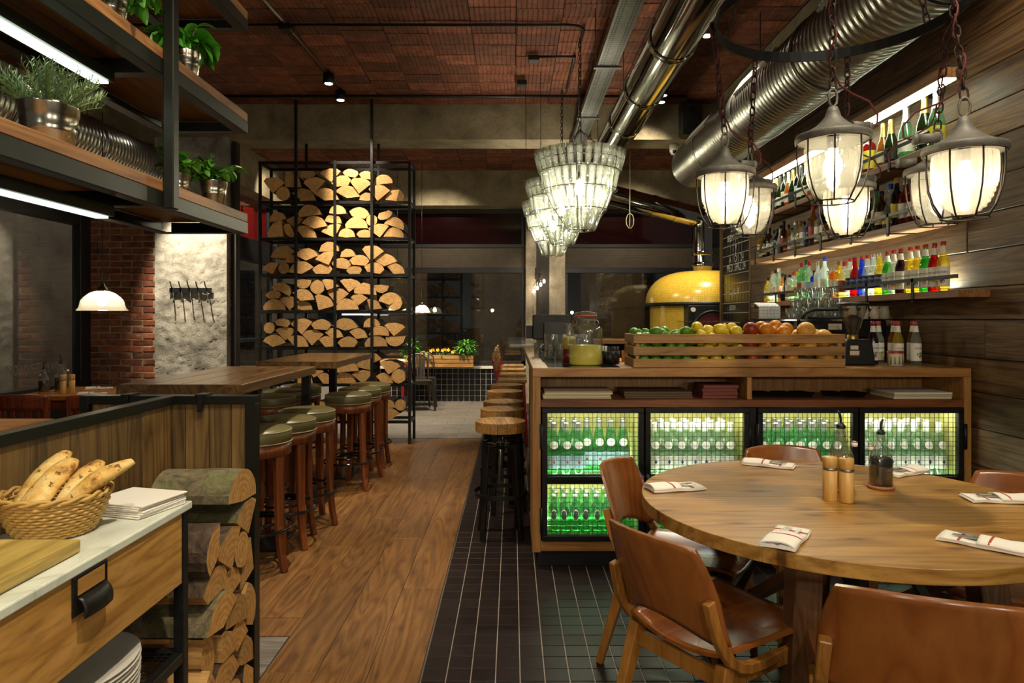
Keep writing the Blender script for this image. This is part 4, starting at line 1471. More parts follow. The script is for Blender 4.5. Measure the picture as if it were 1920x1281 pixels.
fill('lime', 0.715, 1.06, 95, 5, BZ + 0.240)
fill('lemon', 1.05, 1.325, 70, 6, BZ + 0.262)
fill('pomegranate', 1.315, 1.43, 12, 7, BZ + 0.268)
fill('orange', 1.42, 1.665, 40, 8, BZ + 0.280)
fill('grapefruit', 1.655, 1.872, 20, 9, BZ + 0.288)
for kind in FK:
    r, me, nm = FK[kind]
    fs = [f for f in FRUIT if f[0] == kind]
    rows = {}
    for f in fs:
        lay = int((f[3] - BZ - r) / (1.55 * r))
        rows.setdefault((f[2] < CY0 + 0.13, lay), []).append(f)
    for (front, lay), L in rows.items():
        for i, (k_, x, y, z) in enumerate(sorted(L, key=lambda f: f[1])):
            o = inst(kind, me, None, (x, y, z), (RND.uniform(-1.2, 1.2), RND.uniform(-1.2, 1.2), RND.uniform(0, 6)))
            inst('stem_scar', scar_me, o, (0, 0, r * (1.02 if kind in ('lime', 'lemon') else .93)))
            if kind == 'pomegranate':
                inst('crown', crown_mesh(r, M['pome']), o)
            tag(o, '%s in the %s crate row, %s layer up, %s from left' % (nm, 'front' if front else 'rear', ordw(lay + 1), ordw(i + 1)), 'fruit', '%ss in the slatted crate' % kind)

# ------------------------------------------------------------------ things on the left of the bar
# big clip-top jar of lemonade
jr = thing('lemonade_jar', 'large clear clip-top jar half full of lemonade on the bar', 'jar', (0.44, 4.08, BZ + 0.0025))
MB().lathe([(0.001, 0.0), (0.092, 0.0), (0.10, 0.012), (0.10, 0.205), (0.09, 0.228), (0.062, 0.245), (0.058, 0.25), (0.058, 0.285), (0.062, 0.288)], 32).build('jar_glass', M['clear'], jr)
MB().lathe([(0.001, 0.006), (0.093, 0.006), (0.096, 0.012), (0.096, 0.118), (0.001, 0.119)], 28).build('lemonade', M['lemonade'], jr)
MB().lathe([(0.060, 0.289), (0.066, 0.291), (0.066, 0.297), (0.060, 0.299)], 28).build('rubber_seal', simple('orange_rubber', '#d2562a', 0.6), jr)
MB().lathe([(0.060, 0.300), (0.062, 0.305), (0.055, 0.316), (0.001, 0.318)], 28).build('glass_lid', M['clear'], jr)
mb = MB()
mb.tube([(0.061 * math.cos(g), 0.061 * math.sin(g), 0.268) for g in [2 * PI * i / 24 for i in range(24)]], 0.002, 6, True)
mb.tube([(0.061, 0, 0.268), (0.075, 0, 0.262), (0.078, 0, 0.25), (0.072, 0, 0.235)], 0.002, 6)
mb.tube([(-0.061, 0, 0.268), (-0.07, 0, 0.285), (-0.064, 0, 0.31), (0, 0, 0.322), (0.064, 0, 0.31), (0.066, 0, 0.285), (0.061, 0, 0.268)], 0.002, 6)
mb.build('wire_clip', M['galv'], jr)
# carafe of layered juice
cf = thing('juice_carafe', 'tall clear carafe with red and yellow layered juice by the jar', 'carafe', (0.352, 4.20, BZ + 0.0025))
MB().lathe([(0.001, 0.0), (0.042, 0.0), (0.045, 0.006), (0.045, 0.15), (0.036, 0.18), (0.026, 0.21), (0.026, 0.245), (0.031, 0.25)], 22).build('carafe_glass', M['clear'], cf)
MB().lathe([(0.001, 0.004), (0.041, 0.004), (0.042, 0.092), (0.001, 0.0921)], 20).build('red_layer', M['redjuice'], cf)
MB().lathe([(0.001, 0.0925), (0.042, 0.0925), (0.0415, 0.15), (0.034, 0.166), (0.001, 0.167)], 20).build('yellow_layer', M['yellowjuice'], cf)
sp = MB().bar((0.03, -0.047, 0.03), (0.036, -0.052, 0.09), 0.009, 0.002).ball((0.028, -0.047, 0.02), 0.016, 0.004, 0.011, 10, 6)
sp.build('spoon', M['cutlery'], cf)
# tall tumblers in two rows, and highball glasses
tg = MB().lathe([(0.001, 0.002), (0.026, 0.0), (0.030, 0.006), (0.034, 0.118), (0.0325, 0.118), (0.0285, 0.012), (0.001, 0.010)], 16)
tall_me = tg.mesh('drinking_glass', M['clear'])
k = 0
for row, yy in enumerate((4.75, 4.84, 4.93)):
    for i in range(4):
        k += 1
        o = inst('drinking_glass', tall_me, None, (0.265 + i * 0.078, yy, BZ - 0.003), None, (1, 1, 1.45))
        tag(o, 'tall clear glass, %s from left in the %s row behind the juice carafe' % (ordw(i + 1), ('front', 'middle', 'rear')[row]), 'glass', 'tall glasses on the bar')
for i in range(2):
    o = inst('drinking_glass', tall_me, None, (0.19 + i * 0.001, 4.98 + i * .09, BZ + 0.0), None, (0.9, 0.9, 0.85))
    tag(o, 'short clear glass at the bar edge, %s of two' % ('front', 'rear')[i], 'glass', 'short glasses at the bar edge')
# black straw cup set and little bottle right of the jar
for i, (x, y) in enumerate(((0.60, 4.17), (0.64, 4.22), (0.575, 4.28))):
    cup = thing('straw_cup', '%s of three dark straw cups beside the lemonade jar' % ('front', 'right', 'rear')[i], 'cup', (x, y, BZ + 0.0025), 0, 'dark straw cups')
    MB().lathe([(0.001, 0.0), (0.024, 0.0), (0.028, 0.075), (0.026, 0.075), (0.022, 0.004)], 14).build('cup_body', M['black'], cup)
    mb = MB()
    for q in range(7):
        g = q * 0.9
        mb.cyl((0.012 * math.cos(g), 0.012 * math.sin(g), 0.01), (0.019 * math.cos(g), 0.019 * math.sin(g), 0.105), 0.0032, n=6)
    mb.build('straw', simple('straw_%d' % i, ['#23252d', '#3a3c46', '#d8d8d2'][i], 0.4), cup)
sg = thing('spice_jar', 'small clear jar with steel lid behind the straw cups', 'jar', (0.555, 4.40, BZ + 0.001))
MB().lathe([(0.001, 0.0), (0.03, 0.0), (0.031, 0.07), (0.026, 0.08), (0.026, 0.085)], 16).build('jar_glass', M['clear'], sg)
MB().lathe([(0.028, 0.084), (0.028, 0.10), (0.001, 0.101)], 16).build('lid', M['chrome'], sg)
lb = MB().prism([(0.0, 0.0), (0.10, 0.0), (0.10, 0.075), (0.0, 0.075)], 'Y', 0, 0.004)
o = lb.build('wooden_card', M['oak_z'], None, 0.001, 1, (0.70, 4.36, BZ + 0.002), 0.1); tag(o, 'small plain wooden card standing left of the crate', 'card')
# till
pt = thing('till_screen', 'black touch-screen till at the far end of the bar', 'till', (0.38, 6.35, BZ - 0.003))
MB().box(-0.19, 0.17, -0.05, 0.0, 0.09, 0.32).build('screen_back', M['black'], pt, 0.008)
MB().box(-0.09, 0.11, -0.085, -0.045, 0.04, 0.25).build('stand', M['blackcap'], pt, 0.008)
MB().box(-0.13, 0.13, -0.14, 0.10, 0.0, 0.045).build('till_base', M['black'], pt, 0.008)
MB().box(-0.25, -0.19, -0.07, -0.02, 0.10, 0.22).build('card_reader', M['black'], pt, 0.006)
# clear acrylic menu tray on the far bar end
ac = thing('acrylic_tray', 'clear acrylic tray overhanging the far left end of the bar', 'tray', (0.13, 6.5, BZ + 0.001))
mb = MB(); mb.box(-0.17, 0.13, -0.13, 0.13, 0, 0.008); mb.box(-0.17, 0.13, -0.13, -0.124, 0.008, 0.075); mb.box(-0.17, 0.13, 0.124, 0.13, 0.008, 0.10); mb.box(-0.17, -0.164, -0.13, 0.13, 0.008, 0.09)
mb.build('tray_body', M['clear'], ac, 0.001)
MB().box(-0.15, 0.11, -0.11, 0.11, 0.01, 0.028).build('paper_pile', M['offwhite'], ac)

# ------------------------------------------------------------------ back counter with coffee machine, grinder, glasses
bc = thing('back_counter', 'oak back counter along the plank wall behind the bar', 'counter', (0, 0, 0))
MB().box(1.72, 2.59, 4.48, 7.0, 0.99, 1.03).build('worktop', M['oak_y'], bc, 0.003)
MB().box(1.76, 2.59, 4.5, 6.98, 0.002, 0.988).build('carcass', M['black'], bc)
pc = thing('pass_counter', 'oak pass counter in front of the pizza oven', 'counter', (0, 0, 0))
MB().box(0.98, 2.56, 7.6, 8.25, 1.12, 1.16).build('worktop', M['oak'], pc, 0.003)
MB().box(0.98, 1.03, 7.62, 8.2, 0.002, 1.118).build('end_panel', M['oak_z'], pc)
MB().box(1.03, 2.54, 7.95, 8.2, 0.002, 1.118).build('carcass', M['tim'], pc)

em = thing('coffee_machine', 'black and steel espresso machine behind the fruit crate', 'coffee machine', (2.12, 4.86, 1.032))
MB().box(-0.40, 0.40, -0.20, 0.22, 0.07, 0.16).build('base', M['chrome'], em, 0.006)
MB().box(-0.38, 0.38, 0.02, 0.22, 0.16, 0.26).build('group_panel', M['black'], em)
MB().box(-0.18, 0.42, -0.24, 0.24, 0.235, 0.365).build('body_shell', M['blackgloss'], em, 0.012)
MB().box(-0.42, -0.18, -0.23, 0.23, 0.255, 0.362).build('steel_end', M['chrome'], em, 0.006)
MB().box(-0.33, -0.235, -0.236, -0.23, 0.285, 0.33).build('control_panel', M['black'], em)
for i in range(4):
    MB().cyl((-0.318 + i * 0.022, -0.236, 0.308), (-0.318 + i * 0.022, -0.24, 0.308), 0.006, n=10).build('button', M['white'], em)
MB().box(0.02, 0.11, -0.2425, -0.239, 0.295, 0.335).build('badge', M['offwhite'], em)
mb = MB()
for i in range(4):
    zz = [0.366, 0.366, 0.366, 0.366]
mb.tube([(-0.14, -0.2, 0.366), (-0.115, -0.2, 0.41), (-0.06, -0.2, 0.432), (0.10, -0.2, 0.432), (0.30, -0.2, 0.432)], 0.012, 8)
mb.tube([(-0.10, -0.2, 0.375), (0.32, -0.2, 0.375)], 0.008, 8)
mb.tube([(0.30, -0.2, 0.432), (0.36, -0.2, 0.42), (0.38, -0.2, 0.366)], 0.012, 8)
mb.build('cup_rail', M['black'], em)
for sx in (-0.34, 0.34):
    for sy in (-0.15, 0.17):
        MB().cyl((sx, sy, 0.0), (sx, sy, 0.072), 0.018, n=10).build('foot', M['black'], em)
# glasses stacked on top of the machine (three layers)
sh = MB().lathe([(0.001, 0.002), (0.024, 0.0), (0.028, 0.004), (0.033, 0.072), (0.0315, 0.072), (0.026, 0.01), (0.001, 0.008)], 12, rib=0.02).mesh('coffee_glass', M['clear'])
zt = 1.032 + 0.366
for L in range(3):
    for i in range(6 - L):
        for j in range(2):
            o = inst('coffee_glass', sh, None, (1.955 + i * 0.070 + L * 0.035, 4.72 + j * 0.075 + L * 0.01, zt + 0.001 + L * 0.073))
            tag(o, 'coffee glass on the espresso machine, %s layer, %s from left, %s row' % (('bottom', 'middle', 'top')[L], ordw(i + 1), ('front', 'rear')[j]), 'glass', 'glasses stacked on the espresso machine')
# white quilted cup warmer cloth
qb = MB()
def quilt(u, v):
    x = u * 0.075; t = (v + 1) / 2
    if t < 0.5:
        y, z = -0.09, t * 2 * 0.085
    else:
        y, z = -0.09 + (t - 0.5) * 2 * 0.11, 0.085 + 0.025 * math.sin((t - .5) * 2 * PI * .5)
    q = 0.005 * (math.sin(u * 9.5 + v * 12) * math.sin(u * 9.5 - v * 12))
    return (x, y - q, z + q)
qb.shell(quilt, 20, 24, 0.004)
o = qb.build('quilted_cloth', simple('quilted_white', '#c9cccd', 0.7), None, 0, 1, (1.80, 4.86, zt + 0.003)); tag(o, 'white quilted cloth folded on the left end of the espresso machine', 'cloth')
for i, x in enumerate((2.16, 2.31, 2.40, 2.52)):
    cj = thing('cream_jar', '%s from left of the cream jars on the espresso machine behind the grinder' % ordw(i + 1), 'jar', (x + 0.04, 4.685 if i < 3 else 4.72, zt + 0.001) if i else (2.335, 4.67, zt + 0.001), 0, 'cream jars')
    if i == 0:
        cj.location = (2.05 + 0.27, 4.665, zt + 0.001)
    if i == 1:
        cj.location = (2.40, 4.665, zt + 0.001)
    if i == 2:
        cj.location = (2.475, 4.665, zt + 0.001)
    if i == 3:
        cj.location = (2.55, 4.68, zt + 0.001)
    MB().lathe([(0.001, 0.0), (0.033, 0.0), (0.034, 0.055), (0.028, 0.07), (0.030, 0.088), (0.026, 0.088), (0.001, 0.07)], 14).build('jar_body', simple('cream_ceramic', '#cfc7b0', 0.4), cj)

gr = thing('coffee_grinder', 'black coffee grinder with clear bean hopper at the right of the crate', 'grinder', (2.065, 4.14, BZ + 0.001))
gb = MB(); gb.prism([(-0.098, 0.0), (0.098, 0.0), (0.075, 0.14), (0.055, 0.155), (-0.075, 0.155), (-0.09, 0.14)], 'Y', -0.09, 0.10)
gb.build('grinder_body', M['blackcap'], gr, 0.010, 2)
MB().lathe([(0.032, 0.156), (0.032, 0.178), (0.027, 0.182), (0.001, 0.183)], 18).build('brass_collar', M['goldfoil'], gr)
MB().lathe([(0.030, 0.184), (0.085, 0.352), (0.088, 0.36), (0.085, 0.36), (0.028, 0.19)], 20).build('bean_hopper', M['clear'], gr)
MB().lathe([(0.001, 0.186), (0.027, 0.188), (0.056, 0.275), (0.045, 0.285), (0.02, 0.30), (0.001, 0.303)], 18).build('coffee_beans', simple('coffee_beans', '#3a1c0e', 0.5, bumpy=1.0, bscale=160), gr)
MB().lathe([(0.091, 0.361), (0.093, 0.366), (0.085, 0.375), (0.001, 0.378)], 20).build('hopper_lid', M['blackcap'], gr)
MB().box(-0.058, -0.012, -0.0935, -0.0905, 0.095, 0.118).build('label_plate', M['offwhite'], gr)
MB().box(-0.062, -0.006, -0.0940, -0.0905, 0.056, 0.088).build('label_plate', M['clabel'], gr)
MB().box(-0.062, -0.006, -0.0943, -0.0939, 0.056, 0.063).build('orange_stripe', M['rlabel'], gr)

# syrup bottles at the right end of the bar, plus tin
SY = [(2.20, 4.16, 'purplel', 'dark'), (2.255, 4.20, 'clearl', 'clear'), (2.318, 4.10, 'yellowl', 'yellow'), (2.352, 4.21, 'amber', 'amber'), (2.425, 4.10, 'clearl', 'pale'), (2.475, 4.22, 'amber', 'golden')]
for i, (x, y, gmn, nm) in enumerate(SY):
    t = bottle('syrup', (x, y, BZ + 0.001), '%s syrup bottle with red cap, %s from left on the bar right end' % (nm, ordw(i + 1)), 'syrup bottles at the bar end', M[gmn], M['redcap'], M['wlabel'], M['wlabel'], RND.uniform(-.3, .3), 0.84)
    inst('brand_word', word3, t); inst('label_motif', motif_me[i % 4], t)
tn = thing('yellow_tin', 'small yellow patterned tin with red lid before the syrup bottles', 'tin', (2.262, 4.03, BZ + 0.001))
MB().lathe([(0.001, 0.0), (0.043, 0.0), (0.043, 0.075)], 20).build('tin_body', M['clabel'], tn)
mb = MB()
for q in range(12):
    g = 2 * PI * q / 12
    r_ = 0.0434
    mb.add([(r_ * math.cos(g - .1), r_ * math.sin(g - .1), 0.01), (r_ * math.cos(g + .1), r_ * math.sin(g + .1), 0.01), (r_ * math.cos(g + .04), r_ * math.sin(g + .04), 0.055), (r_ * math.cos(g - .04), r_ * math.sin(g - .04), 0.055)], [(0, 1, 2, 3)])
mb.build('leaf_pattern', M['glabel'], tn)
MB().lathe([(0.045, 0.073), (0.045, 0.088), (0.001, 0.089)], 20).build('lid', M['redcap'], tn)
# stemmed glasses upside down on the pass counter
wg = MB().lathe([(0.030, 0.0), (0.037, 0.05), (0.030, 0.085), (0.004, 0.105), (0.0035, 0.165), (0.03, 0.175), (0.032, 0.178), (0.001, 0.179)], 16).mesh('wine_glass', M['clear'])
for i in range(8):
    for j in range(2):
        o = inst('wine_glass', wg, None, (1.90 + i * 0.082, 6.95 + 0.7 + j * 0.1, 1.161), None, 1.2)
        tag(o, 'upturned wine glass, %s from left in the %s row behind the crate' % (ordw(i + 1), ('front', 'rear')[j]), 'glass', 'upturned wine glasses')
# ------------------------------------------------------------------ three bottle shelves on the plank wall
SXF = 2.42
SHELVES = [('lowest', 1.560, 3.70, 6.92), ('middle', 1.992, 3.97, 6.92), ('top', 2.405, 3.955, 6.92)]
for nm, z, y0, y1 in SHELVES:
    sh = thing('wall_shelf', '%s oak bottle shelf with dark steel rail on the plank wall' % nm, 'shelf', (0, 0, 0), 0, 'oak bottle shelves')
    MB().box(SXF, XR - 0.026, y0, y1, z - 0.042, z).build('shelf_board', M['shelf'], sh, 0.002)
    MB().box(SXF - 0.006, SXF - 0.001, y0 + 0.0, y1, z + 0.062, z + 0.084).build('rail', M['steel'], sh)
    n = 6
    for i in range(n):
        yy = y0 + 0.42 + (y1 - y0 - 0.55) * i / (n - 1)
        mb = MB()
        mb.box(SXF - 0.006, SXF - 0.0005, yy - 0.013, yy + 0.013, z - 0.062, z + 0.084)
        mb.box(SXF - 0.006, XR - 0.026, yy - 0.013, yy + 0.013, z - 0.049, z - 0.0425)
        mb.build('bracket', M['steel'], sh)
    if nm == 'lowest':
        MB().box(XR - 0.048, XR - 0.03, y0 + 0.36, y1 - 0.05, z + 0.001, z + 0.014).build('led_strip', M['ledshelf'], sh)
    if nm == 'top':
        pass
light('lowest_shelf_glow', 'AREA', (2.575, 5.4, 1.58), 26, LEDC, 0.02, (2.50, 5.4, 2.2), size_y=2.8).rotation_euler = (PI, 0, 0)
# light bar over the top shelf
lbx = thing('light_bar', 'long oak light bar over the top bottle shelf', 'light', (0, 0, 0))
MB().box(SXF - 0.03, SXF + 0.06, 3.79, 6.95, 2.742, 2.80).build('bar_housing', M['shelf'], lbx, 0.002)
MB().box(SXF - 0.022, SXF + 0.052, 3.80, 6.94, 2.731, 2.7415).build('diffuser', M['led'], lbx)
for yy in (4.2, 5.4, 6.6):
    MB().box(SXF + 0.061, XR - 0.026, yy - 0.012, yy + 0.012, 2.76, 2.785).box(XR - 0.032, XR - 0.026, yy - 0.012, yy + 0.012, 2.42, 2.785).build('arm', M['steel'], lbx)

G = [M['clearl'], M['palegreen'], M['greenglass'], M['olivegl'], M['brown'], M['dark'], M['amber'], M['yellowl'], M['redl'], M['orangel'], M['bluel'], M['milky']]


def shelf_row(nm, z, items, y0, step, xc, grp):
    y = y0
    for i, it in enumerate(items):
        if it is None:
            y += step
            continue
        kind, gm, cap, lab, neck, desc, sc = it
        t = bottle(kind, (xc + RND.uniform(-.008, .008), y, z + 0.001), '%s, %s from near end of %s shelf' % (desc, ordw(i + 1), nm), grp, M[gm], M[cap] if cap else None, M[lab] if lab else None, M[neck] if neck else None, -PI / 2 * 0.55 + RND.uniform(-.2, .2), sc)
        if kind == 'syrup':
            inst('brand_word', word3, t); inst('label_motif', motif_me[i % 4], t)
        if kind == 'soda' and lab == 'nlabel':
            inst('brand_word', word4, t)
        y += step * (1.0 if sc <= 1.02 else 1.08)


sy = lambda g, d: ('syrup', g, 'redcap', 'wlabel', 'wlabel', d + ' syrup bottle with red cap', 0.92)
so = lambda g, c, d: ('soda', g, c, 'nlabel', None, d, 1.0)
low = [sy('yellowl', 'pale lime'), sy('redl', 'crimson'), sy('greenl', 'deep green'), sy('yellowl', 'pale yellow'), sy('yellowl', 'golden'), sy('purplel', 'black-purple'), sy('clearl', 'clear mint'), sy('greenl', 'bright green'),
       so('yellowl', 'silverfoil', 'lime yellow soda bottle with navy label'), so('clearl', 'silverfoil', 'clear soda bottle with navy label'), so('clearl', 'redcap', 'clear soda bottle with red neck and navy label'),
       so('bluel', 'redcap', 'blue soda bottle with red neck'), so('redl', 'redcap', 'ruby soda bottle with navy label'), so('clearl', 'redcap', 'clear bottle with red collar'),
       ('spirit', 'clearl', 'redcap', 'rlabel', None, 'clear spirit bottle with red and white label', 1.0), ('spirit', 'yellowl', 'corkcap', 'wlabel', None, 'yellow liqueur bottle', 1.05),
       ('shoulder', 'orangel', 'silverfoil', 'wlabel', None, 'orange liqueur bottle', 0.95), ('squat', 'palegreen', 'silverfoil', 'wlabel', None, 'small pale green bottle', 0.95),
       ('tall', 'milky', 'bluecap', 'wlabel', None, 'frosted tall bottle with blue cap', 1.05), ('tall', 'milky', 'silverfoil', 'wlabel', None, 'frosted bottle with silver cap', 0.95),
       ('shoulder', 'bluel', 'blackcap', 'blabel', None, 'blue gin bottle', 0.95), ('tall', 'clearl', 'redcap', 'blabel', None, 'clear bottle with tall red cap', 1.0),
       ('tall', 'greenglass', 'blackcap', 'wlabel', None, 'green bottle with dark cap', 1.05), ('tall', 'greenglass', 'redcap', 'rlabel', None, 'green bottle with orange cap', 1.0),
       ('spirit', 'clearl', 'ylabel', 'ylabel', None, 'clear bottle with yellow and red label', 0.95), ('spirit', 'palegreen', 'redcap', 'clabel', None, 'pale bottle with red stopper', 0.95),
       ('shoulder', 'clearl', 'blackcap', 'clabel', None, 'clear square bottle with cream label', 0.95), ('flask', 'dark', 'blackcap', 'klabel', None, 'dark round bottle', 0.9),
       ('flask', 'amber', 'blackcap', 'clabel', None, 'amber flask', 0.95), ('tall', 'palegreen', 'silverfoil', 'wlabel', None, 'slim pale green bottle', 0.98),
       ('tall', 'clearl', 'blackcap', 'clabel', None, 'slim clear bottle', 0.95), ('tall', 'clearl', 'corkcap', 'clabel', None, 'slim clear bottle with cork', 0.92), ('spirit', 'yellowl', 'blackcap', 'clabel', None, 'pale yellow spirit bottle', 0.9)]
shelf_row('lowest', 1.560, low, 3.955, 0.0835, 2.495, 'bottles on the lowest wall shelf')
mid = [('spirit', 'redl', 'blackcap', 'wlabel', None, 'dark red spirit bottle', 1.05), ('spirit', 'redl', 'silverfoil', 'wlabel', None, 'red spirit bottle with white label', 1.1), ('tall', 'dark', 'corkcap', 'ylabel', None, 'black bottle with gold label', 1.0),
       ('flask', 'clearl', 'bluecap', 'ylabel', None, 'clear tapering bottle with navy top', 1.1), ('spirit', 'brown', 'blackcap', 'clabel', None, 'brown whisky bottle', 1.0), ('tall', 'greenglass', 'blackcap', 'clabel', None, 'dark green tall bottle', 1.0),
       ('shoulder', 'dark', 'blackcap', 'klabel', None, 'black square bottle', 1.0), ('spirit', 'brown', 'blackcap', 'wlabel', None, 'brown bottle with white label', 0.95), ('spirit', 'amber', 'blackcap', 'klabel', None, 'amber whisky bottle', 1.0),
       ('tall', 'dark', 'redcap', 'rlabel', None, 'dark bottle with red label', 0.95), ('flask', 'brown', 'corkcap', 'clabel', None, 'brown flask', 1.0), ('tall', 'clearl', 'corkcap', 'wlabel', None, 'clear bottle with cork', 1.0),
       ('spirit', 'dark', 'blackcap', 'clabel', None, 'dark rum bottle', 1.0), ('squat', 'amber', 'blackcap', 'clabel', None, 'squat amber bottle', 1.0), ('tall', 'dark', 'blackcap', 'wlabel', None, 'black bottle with white label', 1.02),
       ('shoulder', 'clearl', 'bluecap', 'wlabel', None, 'clear bottle with blue cap', 1.05), ('tall', 'amber', 'redcap', 'rlabel', None, 'amber bottle with red capsule and red label', 1.08), ('spirit', 'bluel', 'blackcap', 'nlabel', None, 'navy blue bottle', 0.95),
       ('shoulder', 'clearl', 'blackcap', 'wlabel', None, 'clear square gin bottle', 0.95), ('spirit', 'yellowl', 'corkcap', 'clabel', None, 'pale golden bottle', 0.95), ('spirit', 'clearl', 'silverfoil', 'clabel', None, 'clear decanter bottle', 1.0),
       ('squat', 'clearl', 'blackcap', 'wlabel', None, 'squat clear bottle', 0.95), ('flask', 'amber', 'blackcap', 'rlabel', None, 'amber flask with red label', 0.95), ('tall', 'brown', 'blackcap', 'rlabel', None, 'brown bottle with orange label', 0.95),
       ('flask', 'milky', 'blackcap', None, None, 'white tapering bottle', 1.02), ('spirit', 'dark', 'blackcap', 'klabel', None, 'dark squat whisky bottle', 0.95), ('spirit', 'clearl', 'blackcap', 'clabel', None, 'clear spirit bottle', 0.95),
       ('tall', 'brown', 'blackcap', 'wlabel', None, 'brown tall bottle', 0.9), ('spirit', 'dark', 'blackcap', 'clabel', None, 'dark spirit bottle with cream label', 0.92), ('flask', 'amber', 'corkcap', 'clabel', None, 'golden flask with cork', 0.9), ('tall', 'yellowl', 'corkcap', 'clabel', None, 'straw coloured bottle', 0.85)]
shelf_row('middle', 1.992, mid, 4.24, 0.0865, 2.50, 'bottles on the middle wall shelf')
top = [('fizz', 'greenglass', 'silverfoil', 'ylabel', None, 'green sparkling wine bottle with pink-silver foil', 1.1), ('fizz', 'olivegl', 'goldfoil', 'wlabel', None, 'dark sparkling wine bottle with gold foil', 1.1), None,
       ('fizz', 'greenglass', 'silverfoil', 'wlabel', None, 'green sparkling wine bottle with silver foil', 1.1), None, ('fizz', 'olivegl', 'goldfoil', 'klabel', None, 'olive sparkling bottle with gold foil', 1.0), ('fizz', 'amber', 'goldfoil', 'clabel', None, 'golden sparkling wine bottle', 1.0), None,
       ('shoulder', 'redl', 'blackcap', 'ylabel', None, 'red aperitif bottle with yellow label', 1.1), ('shoulder', 'orangel', 'bluecap', 'nlabel', None, 'orange aperitif bottle with blue cap', 1.15), None, None]
wine = [('olivegl', 'klabel', 'dark wine bottle'), ('olivegl', 'wlabel', 'dark wine bottle with white label'), ('orangel', 'wlabel', 'rose wine bottle'), ('dark', 'blabel', 'black wine bottle with pale label'), ('olivegl', 'clabel', 'olive wine bottle')]
for i in range(21):
    g, l, d = wine[(i * 2) % 5]
    top.append(('fizz' if i % 3 else 'tall', g, ['blackcap', 'klabel', 'goldfoil', 'silverfoil'][i % 4], l, None, d, 1.02))
shelf_row('top', 2.405, top, 4.03, 0.0905, 2.50, 'bottles on the top wall shelf')

# ------------------------------------------------------------------ hoop with six caged lanterns
HX, HY, HZ, HR = 1.20, 2.52, 2.53, 0.43
hp = thing('lamp_hoop', 'black iron hoop hung on chains above the round table', 'lamp hoop', (HX, HY, HZ))
mb = MB()
K = 56
vs = []; fs = []
for i in range(K):
    g = 2 * PI * i / K
    for (r, z) in ((HR - 0.004, -0.02), (HR + 0.004, -0.02), (HR + 0.004, 0.02), (HR - 0.004, 0.02)):
        vs.append((r * math.cos(g), r * math.sin(g), z))
for i in range(K):
    j = (i + 1) % K
    for q in range(4):
        fs.append((i * 4 + q, i * 4 + (q + 1) % 4, j * 4 + (q + 1) % 4, j * 4 + q))
mb.add(vs, fs).build('hoop_band', M['black'], hp)


def chain(p0, p1, L=0.042, wd=0.0105, wr=0.0033):
    mb = MB()
    p0 = Vector(p0); p1 = Vector(p1)
    d = p1 - p0
    n = max(2, int(d.length / (L - 0.010)))
    t = d.normalized()
    q = Vector((1, 0, 0)) if abs(t.x) < 0.8 else Vector((0, 1, 0))
    a = t.cross(q).normalized(); b = t.cross(a).normalized()
    for i in range(n):
        c = p0 + d * ((i + 0.5) / n)
        s = a if i % 2 else b
        h = L / 2 - wd
        pts = []
        for k in range(4):
            g = PI * k / 3 - PI / 2
            pts.append(c + t * (h + wd * math.cos(g)) + s * (wd * math.sin(g)))
        for k in range(4):
            g = PI * k / 3 + PI / 2
            pts.append(c + t * (-h + wd * math.cos(g)) + s * (wd * math.sin(g)))
        mb.tube(pts, wr, 5, True)
    return mb


for g in (0.3, 2.4, 4.5):
    chain((HR * math.cos(g), HR * math.sin(g), 0.02), (0.05 * math.cos(g), 0.05 * math.sin(g), CEIL - HZ - 0.03)).build('chain', M['rust'], hp)
MB().lathe([(0.001, CEIL - HZ - 0.04), (0.07, CEIL - HZ - 0.03), (0.08, CEIL - HZ + 0.02), (0.001, CEIL - HZ + 0.025)], 18).build('ceiling_plate', M['steel'], hp)

LAMPS = [  # x, y, glass bottom z, ribbed?, cord turn, label
    (0.82, 2.63, 1.760, True, 0.3, 'leftmost hanging caged lantern with ribbed glass'),
    (1.02, 2.17, 1.775, False, 0.2, 'middle front caged lantern with seeded clear glass'),
    (1.352, 2.04, 1.705, True, 2.8, 'large rightmost front caged lantern with ribbed glass'),
    (1.035, 2.97, 1.765, False, 0.6, 'seeded glass lantern half hidden behind the leftmost lantern'),
    (1.39, 2.84, 1.745, True, 0.2, 'ribbed lantern hanging behind the middle front lantern'),
    (1.595, 2.56, 1.755, False, 2.6, 'clear lantern hanging behind the large rightmost lantern'),
]


